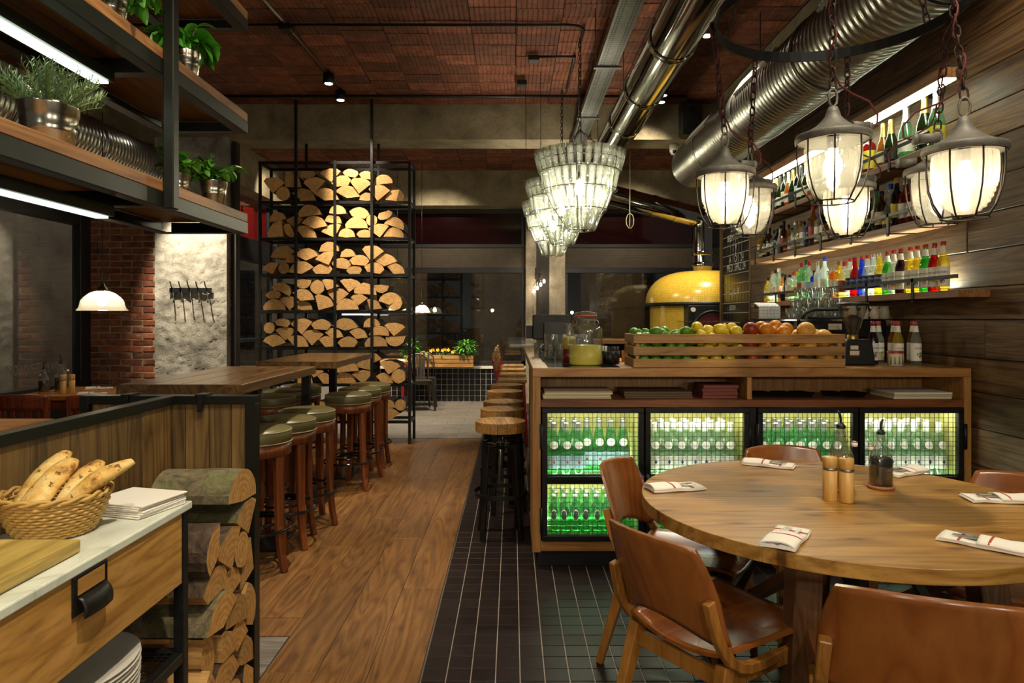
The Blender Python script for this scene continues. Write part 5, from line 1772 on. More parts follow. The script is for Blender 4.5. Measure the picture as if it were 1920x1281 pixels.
def lantern(x, y, z, ribbed, turn, label):
    t = thing('caged_lantern', label, 'lantern', (x, y, z), turn, 'caged lanterns round the iron hoop')
    MB().lathe([(0.020, 0.282), (0.024, 0.268), (0.034, 0.255), (0.052, 0.238), (0.078, 0.222), (0.100, 0.213), (0.1115, 0.209), (0.1135, 0.203), (0.1125, 0.189), (0.106, 0.187), (0.100, 0.195), (0.06, 0.205), (0.001, 0.208)], 32).lathe([(0.001, 0.30), (0.014, 0.298), (0.02, 0.282)], 20).build('lamp_cap', M['castiron'], t)
    gp = [(0.084, 0.186), (0.086, 0.165), (0.086, 0.13), (0.083, 0.095), (0.076, 0.062), (0.064, 0.034), (0.046, 0.015), (0.024, 0.005), (0.001, 0.002)]
    if ribbed:
        MB().lathe(gp[:4], 72, rib=0.022, sm=False).lathe([(0.083, 0.095), (0.0825, 0.086), (0.078, 0.080), (0.0785, 0.071), (0.072, 0.064), (0.0725, 0.055), (0.065, 0.048), (0.065, 0.040), (0.056, 0.034), (0.056, 0.027), (0.045, 0.022), (0.044, 0.016), (0.030, 0.012), (0.024, 0.006), (0.001, 0.002)], 40).build('glass_jar', M['ribbed'], t)
    else:
        MB().lathe(gp, 28).build('glass_jar', M['seeded'], t)
    cg = MB()
    for i in range(8):
        g = 2 * PI * i / 8 + 0.2
        pts = [(r * math.cos(g), r * math.sin(g), zz) for r, zz in ((0.105, 0.196), (0.1055, 0.14), (0.100, 0.085), (0.085, 0.035), (0.062, -0.004))]
        cg.tube(pts, 0.0026, 6)
    for r, zz in ((0.062, -0.004), (0.1055, 0.188)):
        cg.tube([(r * math.cos(2 * PI * i / 28), r * math.sin(2 * PI * i / 28), zz) for i in range(28)], 0.0026, 6, True)
    cg.build('wire_cage', M['wire'], t)
    hk = [(0, 0, 0.298), (0.013, 0, 0.31), (0.015, 0, 0.335), (0.009, 0, 0.352), (0, 0, 0.357), (-0.009, 0, 0.352), (-0.015, 0, 0.335), (-0.013, 0, 0.31)]
    MB().tube(hk, 0.004, 8, True).build('hook', M['castiron'], t)
    MB().cyl((0.065, 0, 0.243), (0.122, 0, 0.243), 0.015, 0.015, 12).cyl((0.122, 0, 0.243), (0.137, 0, 0.243), 0.018, 0.016, 8).build('cable_gland', M['castiron'], t)
    dv = Vector((x - HX, y - HY, 0)); dv = dv.normalized() * (HR + 0.012) - dv
    ox = dv.x * math.cos(turn) + dv.y * math.sin(turn); oy = -dv.x * math.sin(turn) + dv.y * math.cos(turn)
    ch = chain((0, 0, 0.352), (ox, oy, HZ - z + 0.015))
    ch.build('chain', M['rust'], t)
    top = HZ - z
    pts = []
    for i in range(22):
        u = i / 21
        zz = 0.40 + (top - 0.40) * u
        pts.append((ox * u + 0.011 * math.cos(u * 16), oy * u + 0.011 * math.sin(u * 16), zz))
    pts = [(0.137, 0, 0.243), (0.16, 0, 0.25), (0.163, 0, 0.285), (0.13, 0, 0.325), (0.07, 0, 0.345), (0.025, 0, 0.37)] + pts
    MB().tube(pts, 0.0032, 6).build('red_cord', M['redcord'], t)
    MB().cyl((0, 0, 0.207), (0, 0, 0.165), 0.018, 0.016, 12).build('socket', M['black'], t)
    MB().lathe([(0.001, 0.075), (0.016, 0.078), (0.026, 0.092), (0.029, 0.108), (0.026, 0.125), (0.017, 0.145), (0.014, 0.165)], 16).build('bulb', M['bulb'], t)
    return t


for a in LAMPS:
    lantern(*a)

# ------------------------------------------------------------------ three tumbler chandeliers
tumb = MB().lathe([(0.001, 0.004), (0.0215, 0.0), (0.024, 0.004), (0.0275, 0.05), (0.0315, 0.13), (0.0325, 0.178), (0.0305, 0.178), (0.0275, 0.11), (0.022, 0.02), (0.001, 0.016)], 10, rib=0.03).mesh('tumbler', M['tumbler'])


def chandelier(label):
    t = thing('tumbler_chandelier', label, 'chandelier', (0, 0, 0), 0, 'tumbler chandeliers along the bar')
    tiers = [(0.335, 0.53, 30, 0.20), (0.285, 0.375, 26, 0.16), (0.205, 0.215, 19, 0.30), (0.118, 0.04, 11, 0.32)]
    for ti, (r, z, n, tilt) in enumerate(tiers):
        for i in range(n):
            g = 2 * PI * (i + 0.5 * (ti % 2)) / n
            o = inst('tumbler', tumb, t, (r * math.cos(g), r * math.sin(g), z))
            mt = Matrix.Rotation(g, 3, 'Z') @ Matrix.Rotation(tilt, 3, 'Y')
            o.rotation_euler = mt.to_euler()
    wm = MB()
    rings = [(0.365, 0.62), (0.345, 0.53), (0.325, 0.375), (0.235, 0.205), (0.105, 0.03)]
    for r, z in rings:
        wm.tube([(r * math.cos(2 * PI * i / 40), r * math.sin(2 * PI * i / 40), z) for i in range(40)], 0.0032, 6, True)
    for i in range(6):
        g = 2 * PI * i / 6 + 0.35
        wm.tube([((r + .006) * math.cos(g), (r + .006) * math.sin(g), z) for r, z in rings], 0.0026, 5)
    wm.build('wire_frame', M['wire'], t)
    for i in range(3):
        g = 2 * PI * i / 3
        chain((0.345 * math.cos(g), 0.345 * math.sin(g), 0.62), (0, 0, 0.90), 0.036, 0.009, 0.0028).build('chain', M['rust'], t)
    chain((0, 0, 0.90), (0, 0, CEIL - 2.15 - 0.01), 0.045, 0.011, 0.0032).build('chain', M['rust'], t)
    MB().lathe([(0.001, 0.34), (0.025, 0.345), (0.04, 0.375), (0.042, 0.40), (0.03, 0.44), (0.016, 0.47)], 16).build('bulb', M['bulbch'], t)
    MB().cyl((0, 0, 0.47), (0, 0, 0.54), 0.019, 0.017, 12).tube([(0, 0, .54), (0.012, 0, .8), (0.01, 0, 1.2), (0.012, 0, CEIL - 2.15 - .01)], 0.004, 6).build('lamp_holder', M['black'], t)
    return t


c1 = chandelier('nearest tumbler chandelier above the bar')
CH = [(0.585, 5.9), (0.53, 7.3), (0.515, 8.6)]
c2 = copy_tree(c1, (CH[1][0], CH[1][1], 2.16), 0.1, 'middle tumbler chandelier, second from the camera')
c3 = copy_tree(c1, (CH[2][0], CH[2][1], 2.16), 0.25, 'farthest tumbler chandelier in the row')
c1.location = (CH[0][0], CH[0][1], 2.13)

# ------------------------------------------------------------------ round spiral ducts
def spiral_duct(x, z, r, y0, y1, label, grille_ys, ga):
    t = thing('round_duct', label, 'duct', (x, 0, z))
    prof = []
    y = y0
    i = 0
    while y < y1:
        prof += [(r, y), (r, y + 0.036), (r + 0.005, y + 0.042), (r + 0.005, y + 0.048)]
        y += 0.054
    prof.append((r, y1)); prof.append((r - 0.012, y1)); prof.append((r - 0.012, y1 - 0.1)); prof.append((r * 0.3, y1 - 0.06)); prof.append((0.001, y1 - 0.05))
    MB().lathe(prof, 40, axis='Y').build('spiral_pipe', M['galv'], t)
    for yb in np.arange(y0 + 0.9, y1, 1.15):
        MB().lathe([(r + 0.006, yb - 0.02), (r + 0.011, yb - 0.018), (r + 0.011, yb + 0.018), (r + 0.006, yb + 0.02)], 40, axis='Y').build('coupling', M['galv'], t)
        MB().tube([(0.012, yb + .05, r), (0.012, yb + .05, CEIL - z)], 0.004, 6).build('hanger', M['wire'], t)
    for gy in grille_ys:
        g = MB()
        rot = Matrix.Rotation(ga, 3, 'Y')
        g.obox(rot @ Vector((0, gy, r + 0.002)), 0.065, 0.34, 0.012, rot)
        o = g.build('grille_frame', M['galv'], t, 0.002)
        for k in range(16):
            yy = gy - 0.30 + k * 0.04
            MB().obox(rot @ Vector((0, yy, r + 0.016)), 0.05, 0.007, 0.004, rot).build('slat', M['white'], o)
    return t


spiral_duct(1.97, 3.06, 0.24, 2.2, 7.38, 'big round galvanised duct along the plank wall', (5.0, 3.55, 6.5), -0.95)
spiral_duct(-4.02, 3.06, 0.24, 3.2, 7.45, 'round galvanised duct above the left window', (5.6,), 0.9)

# ------------------------------------------------------------------ polished flue to the oven
fl_ = thing('chrome_flue', 'polished steel flue running under the ceiling to the pizza oven', 'flue', (0, 0, 0))
FX, FZ, FR = 1.03, 3.19, 0.152
ys = [3.45, 4.35, 5.3, 6.15, 7.0, 7.95, 9.35]
for a, b_ in zip(ys, ys[1:]):
    MB().lathe([(FR, a + 0.0), (FR, b_)], 40, (FX, 0, FZ), axis='Y').build('flue_section', M['chrome'], fl_)
for yb in ys[1:-1]:
    MB().lathe([(FR + .001, yb - 0.035), (FR + 0.008, yb - 0.03), (FR + 0.008, yb - 0.012), (FR + 0.002, yb), (FR + 0.008, yb + 0.012), (FR + 0.008, yb + 0.03), (FR + .001, yb + 0.035)], 40, (FX, 0, FZ), axis='Y').build('clamp_ring', M['chrome'], fl_)
OX, OY = 2.72, 9.75
MB().tube([(FX, 3.45, FZ), (FX, 3.38, FZ + 0.01), (FX, 3.31, FZ + 0.06), (FX, 3.28, FZ + 0.16), (FX, 3.28, CEIL - 0.01)], FR, 28, caps=False).build('flue_elbow', M['chrome'], fl_)
el = []
for i in range(9):
    g = PI / 2 * i / 8
    el.append((FX + 0.25 * (1 - math.cos(g)), 9.35 + 0.25 * math.sin(g), FZ - 0.03 * i / 8))
MB().tube(el, FR, 32, caps=False).build('flue_elbow', M['chrome'], fl_)
pA = Vector((FX + 0.25, 9.60, FZ - 0.03)); pB = Vector((OX - 0.12, OY, 2.86))
MB().cyl(pA, pB, FR, FR, 36, False).build('flue_section', M['chrome'], fl_)
for u in (0.3, 0.55, 0.8):
    p = pA.lerp(pB, u); d = (pB - pA).normalized()
    MB().cyl(p - d * 0.03, p + d * 0.03, FR + 0.007, FR + 0.007, 36, False).build('clamp_ring', M['chrome'], fl_)
el = [pB, pB + Vector((0.06, 0.0, -0.02)), Vector((OX - 0.02, OY, 2.80)), Vector((OX, OY, 2.74)), Vector((OX, OY, 2.66))]
MB().tube(el, FR * 0.92, 32, caps=False).build('flue_elbow', M['chrome'], fl_)
MB().cyl((OX, OY, 2.70), (OX, OY, 2.20), 0.14, 0.14, 36, False).build('flue_section', M['chrome'], fl_)
MB().lathe([(0.142, 2.36), (0.152, 2.35), (0.152, 2.31), (0.142, 2.30)], 36, (OX, OY, 0)).build('clamp_ring', M['chrome'], fl_)
MB().lathe([(0.142, 2.205), (0.158, 2.19), (0.158, 2.14), (0.13, 2.10), (0.13, 2.06)], 36, (OX, OY, 0)).build('flue_collar', M['chrome'], fl_)
for yb in (3.9, 5.7, 7.4):
    MB().tube([(FX - 0.1, yb, FZ + .13), (FX - 0.1, yb, CEIL)], 0.004, 6).build('hanger', M['wire'], fl_)

# ------------------------------------------------------------------ yellow mosaic dome oven
ov = thing('pizza_oven', 'yellow mosaic domed pizza oven beside the chalk tile wall', 'oven', (OX, OY, 0))
prof = []
for i in range(15):
    g = PI / 2 * i / 14
    prof.append((0.80 * math.cos(g) ** 0.62 + 0.001, 1.62 + 0.46 * math.sin(g)))
mb = MB().lathe(prof, 64)
o = mb.build('dome', M['domemosaic'], ov)
uv = o.data.uv_layers.new(name='UVMap')
for li, l in enumerate(o.data.loops):
    v = o.data.vertices[l.vertex_index].co
    g = math.atan2(v.y, v.x)
    ri = l.vertex_index // 64
    arc = 0.0
    for q in range(ri):
        arc += math.hypot(prof[q + 1][0] - prof[q][0], prof[q + 1][1] - prof[q][1])
    uv.data[li].uv = (g * 0.8, arc)
MB().lathe([(0.80, 1.575), (0.815, 1.58), (0.815, 1.618), (0.80, 1.625)], 64).build('dome_band', M['steel'], ov)
mb = MB().lathe([(0.74, 1.0), (0.74, 1.575)], 48)
o = mb.build('drum', M['domemosaic'], ov)
uv = o.data.uv_layers.new(name='UVMap')
for li, l in enumerate(o.data.loops):
    v = o.data.vertices[l.vertex_index].co
    uv.data[li].uv = (math.atan2(v.y, v.x) * 0.74, v.z)
MB().box(-0.86, 0.86, -0.95, 0.86, 0.90, 0.998).build('hearth_slab', M['conc'], ov, 0.004)
MB().box(-0.80, 0.80, -0.80, 0.80, 0.002, 0.898).build('base', M['tim'], ov)
ov2 = MB(); ov2.box(-0.42, 0.22, -0.84, -0.5, 1.0, 1.575)
ov2.build('mouth_surround', M['steel'], ov, 0.004)
pts = [(-0.29, 1.02)] + [(-0.10 + 0.24 * math.cos(PI - PI * i / 16), 1.26 + 0.22 * math.sin(PI * i / 16)) for i in range(17)] + [(0.14, 1.02)]
MB().prism(pts, 'Y', -0.862, -0.842).build('mouth_door', simple('dark_red_door', '#4a1416', 0.4), ov)
arc = [(-0.10 + 0.26 * math.cos(PI - PI * i / 16), -0.862, 1.26 + 0.24 * math.sin(PI * i / 16)) for i in range(17)]
MB().tube(arc, 0.016, 8).build('mouth_arch', M['steel'], ov)
MB().cyl((-0.36, -0.84, 1.52), (-0.36, -0.87, 1.52), 0.03, n=16).build('thermometer', M['offwhite'], ov)

# ------------------------------------------------------------------ cable tray, conduits, speaker, camera, spots
tr = thing('cable_tray', 'perforated zinc cable tray hanging beside the polished flue', 'cable tray', (0.745, 0, 3.38))
mb = MB(); mb.box(-0.078, 0.078, 2.0, 8.9, -0.003, 0.0); mb.box(-0.078, -0.075, 2.0, 8.9, 0.0, 0.05); mb.box(0.075, 0.078, 2.0, 8.9, 0.0, 0.05)
mb.build('tray_body', M['tray'], tr)
pm = MB()
y = 3.9
while y < 8.8:
    for x in (-0.055, -0.035, 0.035, 0.055):
        pm.add([(x + 0.0075 * math.cos(PI * k / 3), y + 0.013 * math.sin(PI * k / 3), -0.0036) for k in range(6)], [(5, 4, 3, 2, 1, 0)])
    y += 0.035
o = pm.build('perforation', M['black'], tr); o['kind'] = 'stuff'
for yb in (4.0, 5.35, 6.7, 7.75):
    MB().box(-0.105, 0.115, yb - 0.02, yb + 0.02, -0.018, -0.0045).cyl((0.10, yb, -0.018), (0.10, yb, CEIL - 3.395 if yb < 7.5 else 0.06), 0.005, n=6).cyl((-0.09, yb, -0.018), (-0.09, yb, CEIL - 3.395 if yb < 7.5 else 0.06), 0.005, n=6).build('support_bracket', M['tray'], tr)


def conduit(pts, r, label, mat='steel', box=None):
    t = MB().tube(pts, r, 8).build('conduit', M[mat])
    tag(t, label, 'conduit', None)
    if box:
        for b_ in box:
            MB().box(b_[0] - 0.05, b_[0] + 0.05, b_[1] - 0.05, b_[1] + 0.05, b_[2] - 0.05, b_[2] + 0.0).build('junction_box', M[mat], t, 0.006)
    return t


zc = CEIL - 0.03
conduit([(-4.6, 5.62, zc), (0.45, 5.62, zc), (0.55, 5.62, zc - .01), (0.6, 5.7, zc), (0.6, 6.1, zc)], 0.013, 'dark cross conduit under the ceiling with a round box', 'steel', [(-1.86, 5.62, zc)])
conduit([(-1.92, 4.6, zc + .0), (-1.86, 5.55, zc), (-1.82, 6.62, zc)], 0.011, 'grey conduit leading to the ceiling spot lamp', 'galv')
conduit([(-3.9, 7.42, zc), (1.9, 7.42, zc)], 0.016, 'dark cross conduit just before the concrete beam')
conduit([(-3.7, 9.1, zc), (2.3, 9.1, zc)], 0.015, 'dark cross conduit behind the concrete beam')
conduit([(0.18, 6.3, zc), (0.5, 6.3, zc), (0.58, 6.3, zc), (0.58, 7.3, zc)], 0.012, 'bent conduit near the chandelier chain', 'steel', [(0.2, 6.3, zc), (0.1, 6.95, zc)])
for (x, y) in ((0.14, 6.95), (0.28, 6.7)):
    o = MB().tube([(x, y, zc), (x + 0.003, y, 3.1), (x, y, 2.75)], 0.003, 5).build('hanging_wire', M['wire'])
    tag(o, 'thin wire hanging left of the chandelier, %s' % ('farther one' if y > 6.9 else 'nearer one'), 'wire')
o = MB().tube([(1.56, 9.05, zc), (1.565, 9.05, 3.2), (1.56, 9.05, 2.80)] + [(1.565 + 0.052 * math.sin(2 * PI * i / 18 * 2), 9.05 + 0.004 * i / 18, 2.70 + 0.10 * math.cos(2 * PI * i / 18 * 2)) for i in range(19)] + [(1.56, 9.06, 2.62)], 0.0055, 6).build('coiled_cable', M['clabel']); tag(o, 'coiled white cable hanging below the slanting flue', 'cable')

sp = thing('loudspeaker', 'black loudspeaker mounted on the concrete beam', 'speaker', (1.99, 7.64, 3.62))
mb = MB(); mb.prism([(-0.115, -0.09), (0.115, -0.09), (0.115, 0.04), (0.07, 0.12), (-0.07, 0.12), (-0.115, 0.04)], 'Z', -0.18, 0.18)
mb.build('cabinet', M['black'], sp, 0.012, 2)
MB().cyl((0, -0.09, 0.0 - 0.06), (0, -0.098, -0.06), 0.085, 0.08, 24).build('woofer', simple('speaker_cone', '#1b1d22', 0.35), sp)
MB().cyl((0, -0.09, 0.10), (0, -0.099, 0.10), 0.035, 0.03, 18).build('tweeter', M['blackgloss'], sp)
MB().box(-0.02, 0.02, 0.11, 0.15, -0.02, 0.02).build('bracket', M['black'], sp)
cmx = thing('dome_camera', 'small white security camera under the concrete beam', 'camera', (1.90, 8.02, 3.445))
MB().lathe([(0.001, 0.0), (0.05, 0.0), (0.052, -0.05), (0.046, -0.085), (0.028, -0.115), (0.001, -0.122)], 22).build('camera_body', M['white'], cmx)
MB().ball((0.0, -0.032, -0.085), 0.024, nu=14, nv=8).build('lens', M['blackgloss'], cmx)


def can_spot(x, y, z, label, tgt):
    t = thing('ceiling_spot', label, 'spotlight', (x, y, z), 0, 'ceiling spot lamps')
    MB().lathe([(0.001, 0.10), (0.055, 0.10), (0.055, 0.0), (0.048, -0.002), (0.045, 0.01), (0.001, 0.012)], 20).build('housing', M['steel'], t)
    MB().cyl((0, 0, 0.10), (0, 0, CEIL - z), 0.012, n=8).build('stem', M['steel'], t)
    d = MB().lathe([(0.001, 0.008), (0.036, 0.008), (0.036, 0.0), (0.001, -0.001)], 18).build('lamp_face', M['spotface'], t)
    return t


for (x, y, l) in ((-1.81, 6.74, 'ceiling spot lamp at the end of the grey conduit'), (-1.82, 7.25, 'ceiling spot lamp nearest the concrete beam, left of the row'), (1.60, 5.60, 'bright ceiling spot lamp beside the polished flue'),
                  (1.57, 7.10, 'ceiling spot lamp right of the flue near the beam'), (1.60, 7.32, 'ceiling spot lamp closest to the loudspeaker'), (-3.60, 6.85, 'ceiling spot lamp above the left duct end')):
    can_spot(x, y, 3.72 if x > -3 else 3.32, l, None)
# ------------------------------------------------------------------ split logs
def log_poly(kind, s, rr):
    """cross-section (u,v) list and material per edge: 0 bark, 1 split face"""
    P = []; mi = []
    def arc(a0, a1, n, r):
        return [(r * math.cos(a0 + (a1 - a0) * i / n) * (1 + rr.uniform(-.05, .05)), r * math.sin(a0 + (a1 - a0) * i / n) * (1 + rr.uniform(-.05, .05))) for i in range(n + 1)]
    if kind == 'round':
        P = arc(0, 2 * PI * 11 / 12, 11, 0.062 * s); mi = [0] * 12
    elif kind == 'half':
        P = arc(0, PI, 9, 0.088 * s); P.append((0.0, rr.uniform(-.012, .006))); mi = [0] * 9 + [1, 1]
    elif kind == 'third':
        P = arc(0.25, PI - 0.55, 7, 0.105 * s); P.append((rr.uniform(-.01, .01), rr.uniform(-.005, .012))); mi = [0] * 7 + [1, 1]
    elif kind == 'quarter':
        P = arc(PI / 4, 3 * PI / 4, 6, 0.125 * s); P.append((rr.uniform(-.008, .008), rr.uniform(0, .012))); mi = [0] * 6 + [1, 1]
    else:  # slab
        P = arc(0.5, PI - 0.5, 6, 0.10 * s); P += [(-0.06 * s, 0.01), (0.055 * s, 0.005)]; mi = [0] * 6 + [1, 1, 1]
    cx = sum(p[0] for p in P) / len(P); cyy = sum(p[1] for p in P) / len(P)
    return P, mi, (cx, cyy)


LR = random.Random(21)
LOGS = []
for i, (k, s) in enumerate([('half', 1.0), ('half', 0.85), ('half', 1.12), ('third', 1.0), ('third', 0.85), ('quarter', 1.0), ('quarter', 0.85), ('quarter', 1.12), ('slab', 1.0), ('slab', .8), ('round', 1.0), ('round', .8), ('third', 1.12), ('half', .75)]):
    LOGS.append((k, s) + log_poly(k, s, LR))
for (k, s_, P_, mi_, c_) in list(LOGS):
    LOGS.append((k, s_ * 1.27, [(u * 1.27, v * 1.27) for u, v in P_], mi_, c_))
NB = len(LOGS) // 2
LOG_ME = {}


def log_mesh(i, axis, length, ends=None, bark=None):
    key = (i, axis, length, bark)
    if key not in LOG_ME:
        k, s, P, mi, c = LOGS[i]
        mb = MB()
        n = len(P)
        rr = random.Random(i)
        secs = 3
        vs = []
        for q in range(secs + 1):
            a = length * (q / secs - 0.5)
            for (u, v) in P:
                j = 1 + (rr.uniform(-.035, .035) if 0 < q < secs else 0)
                vs.append((u * j, a, v * j) if axis == 'Y' else (a, u * j, v * j))
        fs = []
        o = 0
        mb.v = [tuple(p) for p in vs]
        for q in range(secs):
            for a in range(n):
                b_ = (a + 1) % n
                mb.f.append((q * n + a, q * n + b_, (q + 1) * n + b_, (q + 1) * n + a)); mb.m.append(mi[a]); mb.sm.append(False)
        mb.f.append(tuple(range(n - 1, -1, -1))); mb.m.append(2); mb.sm.append(False)
        mb.f.append(tuple(range(secs * n, secs * n + n))); mb.m.append(2); mb.sm.append(False)
        LOG_ME[key] = mb.mesh('split_log', [bark or M['bark'], M['split'] if axis == 'Y' else M['splitx'], M['end'] if axis == 'Y' else M['endx']])
    return LOG_ME[key]


def envelope(P, ang, dx):
    ca, sa = math.cos(ang), math.sin(ang)
    Q = [(u * ca - v * sa, u * sa + v * ca) for u, v in P]
    u0 = min(q[0] for q in Q); u1 = max(q[0] for q in Q)
    n = max(1, int(math.ceil((u1 - u0) / dx)))
    lo = np.full(n + 1, 1e9); hi = np.full(n + 1, -1e9)
    xs = u0 + np.arange(n + 1) * (u1 - u0) / n
    for (a, b_) in zip(Q, Q[1:] + Q[:1]):
        if abs(a[0] - b_[0]) < 1e-9:
            continue
        l, r = (a, b_) if a[0] < b_[0] else (b_, a)
        m = (xs >= l[0] - 1e-6) & (xs <= r[0] + 1e-6)
        v = l[1] + (r[1] - l[1]) * (xs[m] - l[0]) / (r[0] - l[0])
        lo[m] = np.minimum(lo[m], v); hi[m] = np.maximum(hi[m], v)
    return u0, u1, lo, hi


def pack(width, cap, nmax, seed, base=0, tries=34):
    """drop log sections one by one into a box of given width; cap(x) is the height limit"""
    rr = random.Random(seed)
    dx = 0.006
    H = np.zeros(int(width / dx) + 3)
    out = []
    miss = 0
    while len(out) < nmax and miss < 22:
        i = rr.choice([0, 0, 1, 2, 2, 3, 3, 4, 5, 5, 6, 7, 7, 8, 9, 10, 11, 12, 12, 13])
        i += base
        P = LOGS[i][2]
        best = None
        for _ in range(tries):
            ang = rr.choice([0, 0, PI, rr.uniform(0, 2 * PI), rr.uniform(-.5, .5)]) + rr.uniform(-.15, .15)
            u0, u1, lo, hi = envelope(P, ang, dx)
            if u1 - u0 > width:
                continue
            x = rr.uniform(-u0, width - u1)
            c0 = int(round((x + u0) / dx))
            c0 = max(0, min(c0, len(H) - len(lo)))
            seg = H[c0:c0 + len(lo)]
            z = float(np.max(seg - lo)) + 0.001
            gap = float(np.mean((z + lo) - seg))
            top = float(np.max(hi)) + z
            if top > cap(x):
                continue
            score = z + float(np.mean(hi)) * 0.6 + gap * 2.2
            if best is None or score < best[0]:
                best = (score, x, z, ang, c0, hi, lo)
        if best is None:
            miss += 1
            continue
        _, x, z, ang, c0, hi, lo = best
        H[c0:c0 + len(hi)] = np.maximum(H[c0:c0 + len(hi)], hi + z)
        out.append((i, x, z, ang))
    return out


# ------------------------------------------------------------------ tall steel firewood rack
RX0, RX1, RY0, RY1 = -2.83, -1.13, 7.615, 8.0
rk = thing('firewood_rack', 'tall black steel rack of stacked split logs under the concrete beam', 'rack', (0, 0, 0))
RZ = [0.262, 0.675, 1.085, 1.495, 1.90, 2.305, 2.715, 3.16]
PX = [RX0, -2.42, -1.985, -1.575, RX1 - 0.03]
for i, x in enumerate(PX):
    for yy, tall in ((RY0, CEIL - 0.01), (RY1 - 0.03, 3.445)):
        if i in (2,) and yy > RY0:
            continue
        z0 = 0.0
        z1 = tall if i in (1, 3) else 3.16
        y_ = yy - 0.032 if (i in (1, 2, 3) and yy == RY0) else yy
        MB().box(x, x + 0.03, y_, y_ + 0.03, z0 + 0.001, z1).build('post', M['steel'], rk, 0.002)
for z in RZ:
    mb = MB()
    for yy in (RY0, RY1 - 0.03):
        mb.box(RX0 + 0.031, RX1 - 0.031, yy + 0.001, yy + 0.029, z - 0.03, z)
    for x in (RX0, RX1 - 0.03):
        mb.box(x + 0.001, x + 0.029, RY0 + 0.031, RY1 - 0.031, z - 0.03, z)
    sf = mb.build('shelf_frame', M['steel'], rk, 0.001)
    g = MB()
    k = 60
    for i in range(k):
        x = RX0 + 0.035 + (RX1 - RX0 - 0.07) * i / (k - 1)
        g.box(x - .0015, x + .0015, RY0 + 0.03, RY1 - 0.03, z - 0.006, z - 0.002)
    for i in range(6):
        yy = RY0 + 0.04 + 0.06 * i
        g.box(RX0 + 0.03, RX1 - 0.03, yy - .0015, yy + .0015, z - 0.0019, z - 0.0005)
    o = g.build('wire_grid', M['wire'], sf); o['kind'] = 'stuff'
names = ['bottom', 'second', 'third', 'fourth', 'fifth', 'sixth', 'top']
for si in range(7):
    wdt = RX1 - RX0 - 0.10
    hmax = RZ[si + 1] - RZ[si] - 0.045
    if si == 0:
        cap = lambda x: 0.27
    elif si == 1:
        cap = lambda x: 0.22 + 0.13 * max(0, math.sin(PI * min(1, max(0, (x - 0.6) / 1.1))))
    else:
        cap = lambda x, s=si: 0.215 + 0.155 * max(0, math.sin(PI * min(1, max(0, x / 1.6)) ** 0.85)) ** 0.6
    res = pack(wdt, cap, 30, 100 + si * 7, NB, 60)
    bays = [0, 0, 0, 0]
    for n, (i, x, z, ang) in enumerate(sorted(res, key=lambda r: (round(r[2] / 0.1), r[1]))):
        bay = min(3, int((x + 0.05) / 0.425)); bays[bay] += 1
        o = inst('split_log', log_mesh(i, 'Y', 0.36), None, (RX0 + 0.05 + x, (RY0 + RY1) / 2 - 0.015 + RND.uniform(-.018, .012), RZ[si] + 0.001 + z), (0, -ang, 0))
        k = LOGS[i][0]
        d = {'half': 'half-round', 'round': 'small round', 'third': 'broad wedge', 'quarter': 'narrow wedge', 'slab': 'flat slab'}[k]
        tag(o, '%s log, %s rack shelf, %s bay, %s counted upward from lower left' % (d, names[si], ordw(bay + 1), ordw(bays[bay])), 'log', 'split logs in the tall rack')

# ------------------------------------------------------------------ near firewood pile beside the sideboard
PY0, PY1 = 2.05, 2.545
res = pack(PY1 - PY0 - 0.005, lambda x: 0.745, 70, 407, 0, 260)
for n, (i, y, z, ang) in enumerate(sorted(res, key=lambda r: (round(r[2] / 0.1), r[1]))):
    o = inst('split_log', log_mesh(i, 'X', 0.31, bark=M['mossbark'] if n % 4 == 0 else None), None, (-1.103 + RND.uniform(-.016, .014), PY0 + 0.005 + y, 0.001 + z), (ang, 0, 0))
    k = LOGS[i][0]
    d = {'half': 'half-round', 'round': 'small round', 'third': 'broad wedge', 'quarter': 'narrow wedge', 'slab': 'flat slab'}[k]
    tag(o, '%s log in the pile by the sideboard, %s counted from the floor up' % (d, ordw(n + 1)), 'log', 'split logs piled beside the sideboard')
P = [(0.135 * math.cos(PI * i / 12), 0.115 * math.sin(PI * i / 12)) for i in range(13)] + [(0.0, -0.01)]
top_z = max([r[2] for r in res]) + 0.03
P = [(u * 0.92, v * 0.9) for u, v in P]
LOGS.append(('big', 1, P, [0] * 12 + [1, 1], (0, 0)))
o = inst('split_log', log_mesh(len(LOGS) - 1, 'X', 0.27, bark=M['mossbark']), None, (-1.085, 2.41, 0.765), (-0.10, 0, 0)); tag(o, 'big half-round mossy log lying on top of the near pile', 'log', 'split logs piled beside the sideboard')

# ------------------------------------------------------------------ board partition (T-shaped) with steel edges
pa = thing('board_partition', 'T-shaped partition of aged upright boards in a dark steel frame', 'partition', (0, 0, 0))
PZ = 1.108
x = -1.60
k = 0
while x < -1.02:
    wdt = [0.085, 0.10, 0.075, 0.095, 0.09][k % 5]
    wdt = min(wdt, -1.012 - x)
    if wdt > 0.01:
        MB().box(x + 0.0012, x + wdt - 0.0012, 2.60, 2.62 + RND.uniform(0, .004), 0.06, PZ - 0.03).build('plank', M['partition'], pa, 0.002)
    x += wdt; k += 1
y = 0.6; k = 0
while y < 2.58:
    wdt = min([0.11, 0.13, 0.095, 0.12, 0.105][k % 5], 2.585 - y)
    if wdt > 0.01:
        MB().box(-1.312 - RND.uniform(0, .004), -1.290, y + 0.0012, y + wdt - 0.0012, 0.06, PZ - 0.03).build('plank', M['partition'], pa, 0.002)
    y += wdt; k += 1
mb = MB()
